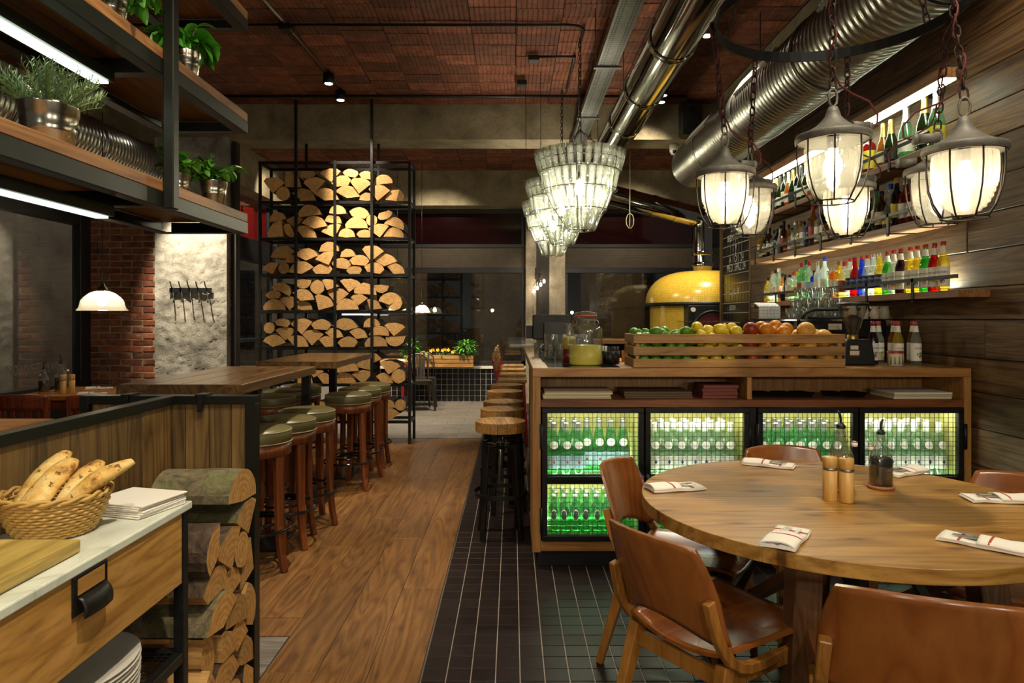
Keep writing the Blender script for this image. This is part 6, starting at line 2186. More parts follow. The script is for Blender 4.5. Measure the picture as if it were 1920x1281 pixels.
mb.box(-1.605, -0.975, 2.585, 2.64, PZ - 0.032, PZ).box(-1.012, -0.975, 2.585, 2.64, 0.001, PZ - 0.032).box(-1.64, -1.605, 2.585, 2.64, 0.001, PZ).box(-1.605, -1.012, 2.59, 2.635, 0.02, 0.06)
mb.build('steel_frame', M['steel_green'], pa, 0.002)
mb = MB(); mb.box(-1.328, -1.278, 0.6, 2.584, PZ - 0.032, PZ).box(-1.325, -1.282, 0.6, 2.584, 0.02, 0.06)
mb.build('steel_frame', M['steel_green'], pa, 0.002)
for x in (-1.46, -1.18):
    MB().box(x - 0.02, x + 0.02, 2.580, 2.645, PZ, PZ + 0.006).box(x - 0.010, x + 0.010, 2.576, 2.584, PZ - 0.06, PZ).build('clip', M['steel'], pa, 0.001)

# ------------------------------------------------------------------ marble topped sideboard
sb = thing('marble_sideboard', 'white marble topped sideboard with oak drawer on black steel legs', 'sideboard', (0, 0, 0))
MB().box(-1.272, -0.945, 0.75, 2.02, 0.840, 0.863).build('marble_top', M['marble'], sb, 0.004, 2)
MB().box(-0.972, -0.953, 0.78, 1.972, 0.636, 0.836).build('drawer_front', M['drawer'], sb, 0.002)
hb = MB()
hb.box(-0.953, -0.948, 1.475, 1.602, 0.750, 0.838)
dr = hb.build('handle_plate', M['steel'], sb, 0.002)
MB().box(-0.9478, -0.9465, 1.49, 1.587, 0.795, 0.83).build('card_slot', M['drawer'], dr)
mb = MB()
def cup(u, v):
    g = PI * (v + 1) / 2 * 0.62
    return (-0.9475 + 0.024 * math.sin(g) * (1 - 0.25 * u * u), 1.538 + u * 0.052, 0.762 + 0.032 * math.cos(g) - 0.004)
mb.shell(cup, 8, 6, 0.003)
mb.build('cup_pull', M['steel'], dr)
lg = [(-0.985, 1.985), (-1.265, 1.985), (-0.985, 0.80), (-1.265, 0.80)]
for (x, y) in lg:
    MB().box(x, x + 0.03, y, y + 0.03, 0.001, 0.839).build('leg', M['steel'], sb, 0.002)
mb = MB()
for x in (-0.985, -1.265):
    mb.box(x + .001, x + 0.029, 0.831, 1.984, 0.400, 0.430)
for y in (0.80, 1.985):
    mb.box(-1.234, -0.986, y + .001, y + 0.029, 0.400, 0.430)
fr_ = mb.build('lower_frame', M['steel'], sb, 0.001)
g = MB()
for i in range(14):
    x = -1.235 + 0.25 * i / 13; g.box(x - .001, x + .001, 0.83, 1.985, 0.424, 0.4265)
for i in range(58):
    y = 0.83 + 1.155 * i / 57; g.box(-1.236, -0.985, y - .001, y + .001, 0.4268, 0.429)
o = g.build('wire_grid', M['wire'], fr_); o['kind'] = 'stuff'
MB().box(-1.262, -0.973, 0.84, 1.97, 0.638, 0.65).build('drawer_box', M['tim'], sb)
pl = MB().lathe([(0.001, 0.004), (0.112, 0.0), (0.118, 0.004), (0.152, 0.011), (0.155, 0.0135), (0.152, 0.0145), (0.118, 0.0085), (0.001, 0.008)], 40, sx=0.92, sy=1.22).mesh('oval_plate', M['plate'])
for i in range(9):
    o = inst('oval_plate', pl, None, (-1.100 + RND.uniform(-.002, .002), 1.70 + RND.uniform(-.002, .002), 0.4305 + i * 0.0115))
    tag(o, 'oval stoneware plate, %s of the stack under the sideboard' % ('bottom' if i == 0 else 'top' if i == 8 else ordw(i + 1) + ' from the bottom'), 'plate', 'oval plates under the sideboard')

# ------------------------------------------------------------------ bread basket, cutting board, napkins
bk = thing('bread_basket', 'round wicker basket holding long flatbreads on the marble top', 'basket', (-1.148, 1.715, 0.8645))
BR = lambda t: 0.088 + 0.036 * t + 0.004 * math.sin(PI * t)
wv = MB()
NS = 24
rows = 12
for r in range(rows):
    z = 0.006 + r * 0.0078
    t = r / (rows - 1)
    pts = []
    for i in range(NS * 2):
        g = 2 * PI * i / (NS * 2)
        w_ = 0.0032 * (1 if (i + r) % 2 == 0 else -1)
        pts.append(((BR(t) + w_) * math.cos(g) * 0.97, (BR(t) + w_) * math.sin(g) * 0.97, z))
    wv.tube(pts, 0.0037, 5, True)
wv.build('woven_wall', M['wicker'], bk)
st = MB()
for i in range(NS):
    g = 2 * PI * (i + .5) / NS
    st.tube([(BR(t) * math.cos(g) * .97, BR(t) * math.sin(g) * .97, 0.003 + t * 0.095) for t in (0, .5, 1)], 0.0028, 5)
st.build('stake', M['wicker'], bk)
rm = MB()
for ph in (0, PI):
    pts = [((0.125 + 0.005 * math.cos(9 * 2 * PI * i / 90 + ph)) * math.cos(2 * PI * i / 90) * .97, (0.125 + 0.005 * math.cos(9 * 2 * PI * i / 90 + ph)) * math.sin(2 * PI * i / 90) * .97, 0.1 + 0.005 * math.sin(9 * 2 * PI * i / 90 + ph)) for i in range(90)]
    rm.tube(pts, 0.005, 6, True)
rm.build('rim', M['wicker'], bk)
MB().lathe([(0.001, 0.004), (0.086, 0.004), (0.087, 0.007), (0.001, 0.008)], 24).build('basket_base', M['wicker'], bk)


def loaf(p0, p1, w, h, label, seed):
    rr = random.Random(seed)
    mb = MB()
    p0 = Vector(p0); p1 = Vector(p1); d = (p1 - p0); L = d.length; d.normalize()
    side = d.cross(Vector((0, 0, 1))).normalized(); upv = side.cross(d).normalized()
    secs = 14; n = 14
    vs = []
    for i in range(secs + 1):
        u = i / secs
        q = max(0.02, math.sin(PI * min(1, max(0, 0.04 + u * 0.93)))) ** 0.33 * (1 + 0.07 * math.sin(u * 7 + seed))
        c = p0 + d * (L * u) + upv * (0.012 * math.sin(u * PI))
        for j in range(n):
            g = 2 * PI * j / n
            k = 1 + rr.uniform(-.03, .03)
            vs.append(c + side * (math.cos(g) * w / 2 * q * k) + upv * (math.sin(g) * h / 2 * q * k))
    fs = [(i * n + j, i * n + (j + 1) % n, (i + 1) * n + (j + 1) % n, (i + 1) * n + j) for i in range(secs) for j in range(n)]
    fs.append(tuple(range(n - 1, -1, -1))); fs.append(tuple(secs * n + j for j in range(n)))
    mb.add(vs, fs, 0, True)
    o = mb.build('flatbread', M['bread']); tag(o, label, 'bread', 'flatbreads in the basket')


loaf((-1.225, 1.665, 0.895), (-1.185, 1.82, 1.045), 0.068, 0.042, 'pale flatbread leaning at the back left of the basket', 3)
loaf((-1.170, 1.620, 0.905), (-1.135, 1.765, 1.035), 0.078, 0.045, 'speckled flatbread at the front middle of the basket', 1)
loaf((-1.108, 1.645, 0.902), (-1.080, 1.790, 1.025), 0.064, 0.042, 'scorched flatbread second from the right in the basket', 2)
loaf((-1.100, 1.665, 0.935), (-0.985, 1.775, 1.030), 0.056, 0.040, 'flatbread sticking out at the right of the basket', 4)

cbd = thing('cutting_board', 'thick wooden cutting board at the near end of the marble top', 'board', (-1.118, 1.21, 0.8645), 0.0)
bd = MB().box(-0.128, 0.128, -0.40, 0.36, 0, 0.030).build('board', M['cutting'], cbd, 0.006, 2)
MB().lathe([(0.001, 0.0003), (0.028, 0.0003)], 24, sx=1.0, sy=0.55, c=(-0.06, 0.30, 0.0304)).build('finger_hole', M['tim'], cbd)

for i in range(7):
    mb = MB()
    th = 0.0052
    j = RND.uniform(-.006, .006)
    mb.box(-0.095 + j, 0.095 + j, -0.085, 0.085, i * th, i * th + th * 0.85)
    o = mb.build('paper_napkin', M['cloth'], None, 0.001, 1, (-1.06, 1.925, 0.8645), -0.25 + RND.uniform(-.05, .05))
    tag(o, 'white paper napkin, %s in the stack on the marble top' % ('bottom one' if i == 0 else 'top one' if i == 6 else ordw(i + 1) + ' from below'), 'napkin', 'paper napkins on the marble top')

# ------------------------------------------------------------------ hanging herb shelves
hs_ = thing('hanging_shelf', 'three-tier hanging shelf of oak boards in dark steel frames over the sideboard', 'shelf', (0, 0, 0))
SX0, SX1, SYE = -1.265, -0.95, 2.457
for zb in (1.705, 2.066, 2.433):
    MB().box(SX0 + 0.002, SX1 - 0.001, 0.55, SYE - 0.001, zb + 0.042, zb + 0.072).build('shelf_board', M['shelf'], hs_, 0.0015)
    mb = MB()
    for a, b_ in ((SX1 - 0.004, SX1), (SX0, SX0 + 0.004)):
        mb.box(a, b_, 0.55, SYE, zb, zb + 0.041)
    mb.box(SX1 - 0.04, SX1 - 0.004, 0.55, SYE, zb, zb + 0.004); mb.box(SX0 + .004, SX0 + 0.04, 0.55, SYE, zb, zb + 0.004)
    mb.box(SX0 + .04, SX1 - 0.04, SYE - 0.004, SYE, zb, zb + 0.041); mb.box(SX0 + .04, SX1 - .04, SYE - 0.035, SYE - .004, zb, zb + 0.004)
    for yc in (1.87, 0.9):
        mb.box(SX0 + .004, SX1 - .004, yc - 0.02, yc + 0.02, zb + 0.002, zb + 0.041)
    mb.build('steel_frame', M['steel_green'], hs_, 0.001)
MB().box(SX1 + 0.0005, SX1 + 0.030, 1.855, 1.888, 1.70, CEIL + .02).build('post', M['steel_green'], hs_, 0.003)
MB().box(SX1 + 0.0005, SX1 + 0.032, 0.62, 0.66, 1.70, CEIL + .02).build('post', M['steel_green'], hs_, 0.003)
for zb in (1.705, 2.066):
    t = MB().box(-1.128, -1.07, 0.55, 1.84, zb - 0.030, zb - 0.001).build('light_housing', M['steel_green'], hs_, 0.002)
    MB().box(-1.116, -1.082, 0.56, 1.83, zb - 0.036, zb - 0.0302).build('light_diffuser', M['ledside'] if zb > 2 else M['ledside2'], t)

# ------------------------------------------------------------------ potted herbs
def pot_mesh(r, h):
    return MB().lathe([(0.001, 0.0), (r * 0.74, 0.0), (r * 0.78, 0.004), (r * 0.86, h * 0.45), (r * 0.90, h * 0.47), (r * 0.885, h * 0.50), (r * 0.92, h * 0.53), (r * 0.905, h * 0.56), (r * 0.96, h * 0.80), (r * 0.985, h * 0.82), (r, h * 0.97), (r * 1.03, h), (r * 0.99, h * 1.0), (r * 0.9, h * 0.6), (0.001, h * 0.6)], 32)


def leaf_mesh(name, L, W_, mat, curl=0.25):
    mb = MB()
    rows = 5
    vs = []
    for i in range(rows + 1):
        t = i / rows
        w_ = W_ * math.sin(PI * min(1, t * 0.92 + 0.06)) ** 0.75
        z = -curl * L * t * t
        for s in (-1, 0, 1):
            vs.append((s * w_ / 2, L * t, z + (abs(s) * 0.22 * w_)))
    fs = []
    for i in range(rows):
        for j in range(2):
            fs.append((i * 3 + j, i * 3 + j + 1, (i + 1) * 3 + j + 1, (i + 1) * 3 + j))
    return mb.add(vs, fs, 0, True).mesh(name, mat)


LEAF_B = leaf_mesh('leaf', 0.058, 0.038, M['leaf2'], 0.55)
LEAF_S = leaf_mesh('leaf', 0.033, 0.024, M['leaf'], 0.35)


def herb(loc, r, h, label, leafme, n, spread, height, seed, droop=0.0, name='potted_herb'):
    rr = random.Random(seed)
    t = thing(name, label, 'plant', loc, 0, 'potted herbs')
    pot_mesh(r, h).build('pot', M['pot'], t)
    MB().lathe([(0.001, h * 0.86), (r * 0.93, h * 0.85)], 20).build('soil', M['soil'], t)
    sm = MB()
    leaves = []
    ns = max(4, n // 8)
    for s in range(ns):
        g = rr.uniform(0, 2 * PI); q = rr.uniform(.3, 1)
        hh = height * rr.uniform(.55, 1) * (1.15 - 0.4 * q)
        pts = []
        for i in range(6):
            u = i / 5
            pts.append(Vector((spread * q * u ** 1.3 * math.cos(g), spread * q * u ** 1.3 * math.sin(g), h * 0.85 + hh * (u - droop * q * u * u))))
        sm.tube(pts, 0.0014, 5)
        for k in range(n // ns):
            u = 0.35 + 0.65 * (k + 1) / (n // ns)
            i = min(4, int(u * 5)); f = u * 5 - i
            p = pts[i].lerp(pts[i + 1], f)
            leaves.append((p, g + rr.uniform(-2.2, 2.2), rr.uniform(-0.7, 0.75)))
    sm.build('stem', M['stem'], t)
    for (p, g, tilt) in leaves:
        o = inst('leaf', leafme, t, p, None, rr.uniform(.65, 1.2))
        mt = Matrix.Rotation(g, 3, 'Z') @ Matrix.Rotation(tilt, 3, 'X') @ Matrix.Rotation(rr.uniform(-.5, .5), 3, 'Y')
        o.rotation_euler = mt.to_euler()
    return t


# rosemary: needles too many to count
rt = thing('potted_rosemary', 'bushy rosemary in a ridged tin pot on the lower hanging shelf', 'plant', (-1.075, 1.585, 1.7785), 0, 'potted herbs')
pot_mesh(0.062, 0.115).build('pot', M['pot'], rt)
MB().lathe([(0.001, 0.10), (0.057, 0.098)], 20).build('soil', M['soil'], rt)
rr = random.Random(5)
nm_ = MB(); sm = MB()
for s in range(74):
    g = rr.uniform(0, 2 * PI); q = rr.uniform(0.05, 1)
    L = rr.uniform(0.065, 0.125) * (1.1 - 0.25 * q)
    base = Vector((0.042 * q * math.cos(g), 0.042 * q * math.sin(g), 0.098))
    pts = [base + Vector((0.085 * q * u ** 1.2 * math.cos(g), 0.085 * q * u ** 1.2 * math.sin(g), L * (u - 0.25 * q * u * u))) for u in [i / 6 for i in range(7)]]
    sm.tube(pts, 0.0012, 4)
    for k in range(40):
        u = 0.12 + 0.88 * k / 39
        i = min(5, int(u * 6)); p = pts[i].lerp(pts[min(6, i + 1)], u * 6 - i)
        t_ = (pts[min(6, i + 1)] - pts[i]).normalized()
        a = t_.cross(Vector((math.cos(k * 2.4), math.sin(k * 2.4), 0.3))).normalized()
        dirv = (t_ * 0.75 + a * 0.8).normalized()
        ln = rr.uniform(0.014, 0.022)
        sd = dirv.cross(Vector((0.3, 0.2, 1))).normalized() * 0.0013
        e = p + dirv * ln
        m_ = p + dirv * ln * .5
        nm_.add([p, m_ - sd, e, m_ + sd], [(0, 1, 2, 3)])
sm.build('stem', M['stem'], rt)
o = nm_.build('needles', M['rosemary'], rt); o['kind'] = 'stuff'
herb((-1.075, 2.19, 1.7785), 0.042, 0.085, 'small leafy mint pot behind the steel post, lower hanging shelf', LEAF_S, 130, 0.11, 0.125, 8, 0.3)
herb((-1.01, 2.31, 1.7785), 0.044, 0.085, 'trailing mint pot at the far end of the lower hanging shelf', LEAF_S, 150, 0.135, 0.11, 9, 0.55)
herb((-1.0, 2.10, 2.1395), 0.040, 0.08, 'basil in a tin pot right of the steel post, upper hanging shelf', LEAF_B, 140, 0.095, 0.13, 12, 0.4)
herb((-1.02, 1.73, 2.1395), 0.045, 0.085, 'basil hanging over the edge left of the steel post', LEAF_B, 170, 0.14, 0.13, 14, 0.75)
# ------------------------------------------------------------------ coat hooks, pendant lamp
ch_ = thing('coat_rack', 'black coat rack with five double hooks on the pale concrete pillar', 'coat rack', (-3.63, 7.715, 1.72))
MB().box(-0.235, 0.24, -0.018, -0.002, -0.03, 0.03).build('rail', M['black'], ch_, 0.003)
for i in range(5):
    x = -0.19 + i * 0.096
    hk = MB()
    hk.tube([(x, -0.02, 0.012), (x - 0.008, -0.045, 0.04), (x - 0.012, -0.055, 0.075), (x - 0.014, -0.06, 0.09)], 0.0065, 8)
    hk.tube([(x, -0.02, -0.01), (x + 0.012, -0.035, -0.07), (x + 0.022, -0.05, -0.12), (x + 0.03, -0.075, -0.135), (x + 0.036, -0.085, -0.115)], 0.0065, 8)
    hk.ball((x - 0.014, -0.06, 0.093), 0.009, nu=8, nv=6).ball((x, -0.02, 0.0), 0.012, 0.008, 0.02, 8, 6)
    hk.build('hook', M['black'], ch_)


def dome_pendant(loc, r, label, bulb, ztop):
    t = thing('dome_pendant', label, 'pendant lamp', loc, 0, 'glass dome pendants')
    pr = [(r, 0.0), (r * 0.99, 0.012), (r * 0.93, 0.03), (r * 0.88, r * 0.42), (r * 0.74, r * 0.62), (r * 0.52, r * 0.80), (r * 0.30, r * 0.88), (r * 0.2, r * 0.9)]
    MB().lathe(pr, 72, rib=0.008).lathe([(r * 1.0, 0.0), (r * 1.05, -0.004), (r * 1.05, 0.006), (r, 0.012)], 48).build('glass_shade', M['ribbed'], t)
    MB().lathe([(r * 0.22, r * 0.88), (r * 0.22, r * 0.98), (r * 0.12, r * 1.12), (r * 0.07, r * 1.28), (0.001, r * 1.3)], 20).build('metal_cap', M['chrome'], t)
    MB().lathe([(0.001, r * 0.2), (0.03, r * 0.26), (0.036, r * 0.42), (0.026, r * 0.62), (0.014, r * 0.86)], 14).build('bulb', bulb, t)
    MB().tube([(0, 0, r * 1.28), (0, 0, ztop - loc[2])], 0.004, 6).build('cord', M['black'], t)
    return t


dome_pendant((-3.60, 6.0, 1.475), 0.19, 'bright glass dome pendant before the brick wall', M['pendbulb'], CEIL)
dome_pendant((-1.42, 10.75, 1.50), 0.13, 'glass dome pendant right of the log rack above the planter', M['pendbulb'], CEIL)
dome_pendant((-1.78, 10.6, 1.49), 0.15, 'glass dome pendant seen through the right half of the log rack', M['pendbulb'], CEIL)
# linear lamp seen through the rack
ll = thing('linear_lamp', 'slim white linear lamp seen through the middle of the rack', 'lamp', (-2.45, 10.9, 1.46))
MB().box(-0.26, 0.20, -0.02, 0.02, 0, 0.02).build('diffuser', emit('linear_lamp_face', (1, .95, .85), 3), ll)
for x in (-0.2, 0.15):
    MB().cyl((x, 0, 0.02), (x, 0, CEIL - 1.46), 0.003, n=5).build('suspension', M['wire'], ll)
# pillar lamps: two small chrome arms with bright bulbs
pls = thing('pillar_lamp', 'cluster of small bright bulbs on the far concrete pillar', 'wall lamp', (0.45, 11.28, 1.95))
for i in range(4):
    x = -0.09 + i * 0.055; z = -0.10 + i * 0.055
    MB().ball((x, -0.10, z), 0.022, 0.022, 0.03, 12, 8).build('bulb', emit('small_bulb', (1.0, 0.85, 0.6), 35), pls)
    MB().tube([(x, -0.10, z + 0.03), (x, -0.10, z + 0.09), (0.0, 0.0, 0.20)], 0.006, 6).build('lamp_arm', M['chrome'], pls)
MB().box(-0.07, 0.07, 0.0, 0.02, 0.10, 0.30).build('wall_plate', M['tim'], pls, 0.002)

# ------------------------------------------------------------------ round table
TX, TY, TR = 1.17, 2.46, 0.69
rt_ = thing('round_table', 'large round table of oiled pine boards on dark braced legs', 'table', (TX, TY, 0))


def disc_board(v0, v1, R, z0, z1, mat, parent):
    n = 10
    a0, a1 = math.asin(max(-1, v0 / R)), math.asin(min(1, v1 / R))
    right = [(R * math.cos(a0 + (a1 - a0) * i / n), R * math.sin(a0 + (a1 - a0) * i / n)) for i in range(n + 1)]
    left = [(-x, y) for x, y in reversed(right)]
    poly = right + left
    q = [poly[0]]
    for p in poly[1:]:
        if (p[0] - q[-1][0]) ** 2 + (p[1] - q[-1][1]) ** 2 > 1e-8:
            q.append(p)
    if (q[0][0] - q[-1][0]) ** 2 + (q[0][1] - q[-1][1]) ** 2 < 1e-8:
        q.pop()
    return MB().prism(q, 'Z', z0, z1).build('board', mat, parent, 0.0025, 2)


cuts = [-0.69, -0.515, -0.335, -0.16, 0.03, 0.20, 0.375, 0.55, 0.69]
for a, b_ in zip(cuts, cuts[1:]):
    disc_board(a + 0.0005, b_ - 0.0005, TR, 0.706, 0.75, M['tabletop'], rt_)
for sx in (-1, 1):
    for sy in (-1, 1):
        MB().bar((sx * 0.27, sy * 0.36, 0.70), (sx * 0.33, sy * 0.44, 0.001), 0.085, 0.085, up=(0, 1, 0)).build('leg', M['tableleg'] if sy < 0 else M['steel'], rt_, 0.004)
for sy in (-1, 1):
    MB().box(-0.23, 0.23, sy * 0.36 - 0.03, sy * 0.36 + 0.03, 0.63, 0.70).build('apron', M['tableleg'], rt_, 0.003)
    for sx in (-1, 1):
        MB().bar((sx * 0.05, sy * 0.33, 0.66), (sx * 0.29, sy * 0.385, 0.16), 0.03, 0.03, up=(0, 1, 0)).build('brace', M['steel'], rt_, 0.002)
for sx in (-1, 1):
    MB().bar((sx * 0.27, -0.34, 0.62), (sx * 0.31, 0.40, 0.16), 0.035, 0.045, up=(1, 0, 0)).build('brace', M['tableleg'], rt_, 0.002)
    MB().box(sx * 0.27 - 0.03, sx * 0.27 + 0.03, -0.33, 0.33, 0.635, 0.70).build('apron', M['tableleg'], rt_, 0.003)

# ------------------------------------------------------------------ plywood chairs
def ply_chair():
    t = thing('plywood_chair', 'x', 'chair', (0, 0, 0), 0, 'varnished plywood chairs round the table')
    def sq(u, v, k=0.62):
        cu = u * math.sqrt(max(0, 1 - v * v / 2)); cv = v * math.sqrt(max(0, 1 - u * u / 2))
        return u * k + cu * (1 - k), v * k + cv * (1 - k)
    def seat(u, v):
        a, b = sq(u, v, 0.86)
        x = a * (0.203 + 0.020 * b); y = 0.035 + b * 0.235
        z = 0.452 - 0.018 * math.cos(a * 1.5) * math.cos((b + 0.25) * 1.35) + 0.006 * b - 0.022 * max(0, b - 0.6) ** 2 * 4 + 0.018 * abs(a) ** 2.2
        return (x, y, z)
    MB().shell(seat, 16, 16, 0.011).build('seat', M['ply_y'], t)
    def back(u, v):
        a, b = sq(u, v, 0.70)
        if v < -0.2:
            k = (-0.2 - v) / 0.8
            a = a * (1 - k) + u * 0.97 * k if abs(u) > 0.0 else a
        x = a * (0.200 - 0.014 * b)
        zlow = 0.485 + 0.055 * max(0, 1 - (x / 0.155) ** 2)
        z = zlow + (0.788 - zlow) * (b + 1) / 2 if True else 0
        t_ = (z - 0.47) / 0.318
        y = -0.235 - 0.100 * t_ + 0.06 * (x / 0.2) ** 2
        return (x, y, z)
    MB().shell(back, 18, 14, 0.010).build('backrest', M['ply'], t)
    for s in (-1, 1):
        pts = [(s * 0.187, -0.254, 0.630), (s * 0.191, -0.240, 0.575), (s * 0.194, -0.224, 0.525), (s * 0.196, -0.203, 0.485), (s * 0.198, -0.175, 0.450), (s * 0.199, -0.140, 0.427), (s * 0.199, -0.10, 0.415), (s * 0.199, -0.04, 0.411), (s * 0.198, 0.04, 0.413)]
        MB().tube(pts, 0, flat=(0.030, 0.026), up=(s, 0, 0)).build('bent_arm', M['beech'], t, 0.003)
        MB().bar((s * 0.172, -0.165, 0.425), (s * 0.195, -0.285, 0.001), 0.046, 0.040, 0.03, 0.026, up=(s, 0, 0)).build('leg', M['beech'], t, 0.004)
        MB().bar((s * 0.175, 0.215, 0.432), (s * 0.187, 0.245, 0.001), 0.044, 0.040, 0.028, 0.026, up=(s, 0, 0)).build('leg', M['beech'], t, 0.004)
        MB().box(s * 0.175 - 0.009, s * 0.175 + 0.009, -0.148, 0.198, 0.36, 0.408).build('rail', M['beech'], t, 0.002)
    MB().box(-0.163, 0.163, 0.202, 0.220, 0.36, 0.418).build('rail', M['beech'], t, 0.002)
    MB().box(-0.163, 0.163, -0.182, -0.162, 0.36, 0.408).build('rail', M['beech'], t, 0.002)
    return t


pc0 = ply_chair()
CHAIRS = [
    # seat centre x, y, heading of the seat (x,y), label
    (0.640, 2.15, (0.83, 0.556), 'plywood chair at the left front of the round table, back to the camera'),
    (0.700, 2.80, (0.86, -0.51), 'plywood chair left of the table before the lit fridge'),
    (1.052, 1.80, (0.368, 0.93), 'plywood chair at the bottom right, its back cropped by the frame'),
    (1.285, 2.99, (-0.04, -1.0), 'plywood chair on the far side of the table by the bar'),
    (1.78, 2.50, (-0.80, -0.60), 'plywood chair at the right end by the plank wall'),
]
for i, (x, y, h, l) in enumerate(CHAIRS):
    rz = math.atan2(-h[0], h[1])
    if i == 0:
        pc0.location = (x, y, 0); pc0.rotation_euler = (0, 0, rz); pc0['label'] = l
        bpy.context.view_layer.update()
    else:
        q = copy_tree(pc0, (x, y, 0), rz, l)
        if i == 2:
            q.scale = (1.17, 1, 1)

# ------------------------------------------------------------------ table setting
def fork_mb(z):
    mb = MB()
    mb.bar((0, -0.10, z), (0, 0.02, z + 0.001), 0.008, 0.0018, 0.006, 0.0018)
    mb.prism([(-0.010, 0.035), (-0.006, 0.02), (0.006, 0.02), (0.010, 0.035), (0.0105, 0.05), (-0.0105, 0.05)], 'Z', z, z + 0.0018)
    for k in range(4):
        x = -0.0085 + k * 0.0057
        mb.box(x - 0.0013, x + 0.0013, 0.05, 0.085, z, z + 0.0016)
    return mb


def knife_mb(z):
    mb = MB()
    mb.bar((0, -0.10, z), (0, 0.0, z), 0.009, 0.003, 0.008, 0.003)
    mb.prism([(-0.006, 0.0), (0.006, 0.0), (0.0075, 0.05), (0.003, 0.085), (-0.006, 0.07)], 'Z', z - .0006, z + 0.0008)
    return mb


def napkin():
    t = thing('napkin_roll', 'x', 'napkin', (0, 0, 0), 0, 'cutlery napkins on the round table')
    def lower(u, v):
        return (u * 0.046 + 0.003 * math.sin(v * 3), v * 0.105, 0.004 + 0.002 * math.cos(u * 1.5))
    mb = MB()
    for z0, w_, l0, l1 in ((0.0, 0.048, -0.108, 0.108), (0.005, 0.047, -0.106, 0.102)):
        def f(u, v, z0=z0, w_=w_, l0=l0, l1=l1):
            y = l0 + (l1 - l0) * (v + 1) / 2
            return (u * w_ + 0.002 * math.sin(y * 40 + z0 * 300), y, z0 + 0.0035 + 0.0015 * math.cos(u * 1.57) + 0.001 * math.sin(y * 55 + u * 2))
        mb.shell(f, 6, 14, 0.0042)
    def pocket(u, v):
        y = -0.107 + 0.115 * (v + 1) / 2
        return (u * 0.049 + 0.002 * math.sin(y * 30), y, 0.0165 + 0.0045 * math.cos(u * 1.57) - 0.006 * abs(u) ** 3 + 0.0012 * math.sin(y * 60 + u * 3))
    mb.shell(pocket, 8, 10, 0.004)
    cl = mb.build('cloth', M['cloth'], t)
    def stripe(y0, zb):
        s = MB()
        def f(u, v):
            y = y0 + v * 0.0032
            zz = pocket(u, (y + 0.107) / 0.115 * 2 - 1)[2] + 0.0024 if zb else 0.0085 + 0.0015 * math.cos(u * 1.57) + 0.0035
            return (u * 0.0485, y, zz)
        s.shell(f, 8, 2, 0.0006)
        return s
    stripe(-0.022, True).build('red_stripe', M['redstripe'], t)
    stripe(0.052, False).build('red_stripe', M['redstripe'], t)
    fork_mb(0.016).build('fork', M['cutlery'], t, loc=(-0.016, -0.012, 0.0), rot=-0.08)
    knife_mb(0.0165).build('knife', M['cutlery'], t, loc=(0.014, -0.012, 0.0), rot=-0.12)
    return t


NP = [(0.622, 2.605, -1.35, 'white napkin with cutlery at the left edge of the table'), (1.137, 3.02, -2.1, 'white napkin with cutlery at the far side by the chair'),
      (1.645, 2.87, 2.05, 'white napkin behind the vinegar bottle'), (1.735, 2.44, 1.45, 'white napkin with cutlery at the right frame edge, farther one'),
      (0.806, 2.005, -0.62, 'white napkin with fork at the near left table edge'), (1.352, 1.96, 0.80, 'white napkin with fork at the near right table edge')]
n0 = napkin()
for i, (x, y, rz, l) in enumerate(NP):
    if i == 0:
        n0.location = (x, y, 0.752); n0.rotation_euler = (0, 0, rz); n0['label'] = l
    else:
        copy_tree(n0, (x, y, 0.752), rz, l)


def mill(x, y, z, s, label, knob):
    t = thing('spice_mill', label, 'mill', (x, y, z), 0.4, 'beech spice mills')
    t.scale = (s, s, s)
    MB().lathe([(0.001, 0), (0.0235, 0.0), (0.0245, 0.002), (0.0245, 0.108), (0.0235, 0.109)], 28).build('body', M['mill'], t)
    MB().lathe([(0.0238, 0.109), (0.0247, 0.1095), (0.0247, 0.1175), (0.0238, 0.118)], 28).build('steel_band', M['galv'], t)
    MB().lathe([(0.0235, 0.118), (0.0245, 0.119), (0.0245, 0.152), (0.0225, 0.156), (0.001, 0.157)], 28).build('head', M['mill'], t)
    if knob:
        MB().lathe([(0.004, 0.157), (0.004, 0.161), (0.005, 0.165), (0.001, 0.168)], 12).build('knob', M['galv'], t)


mill(1.139, 2.445, 0.7505, 1.0, 'plain beech mill, left of the pair on the round table', False)
mill(1.186, 2.42, 0.7505, 1.0, 'beech mill with steel knob, right of the pair on the round table', True)


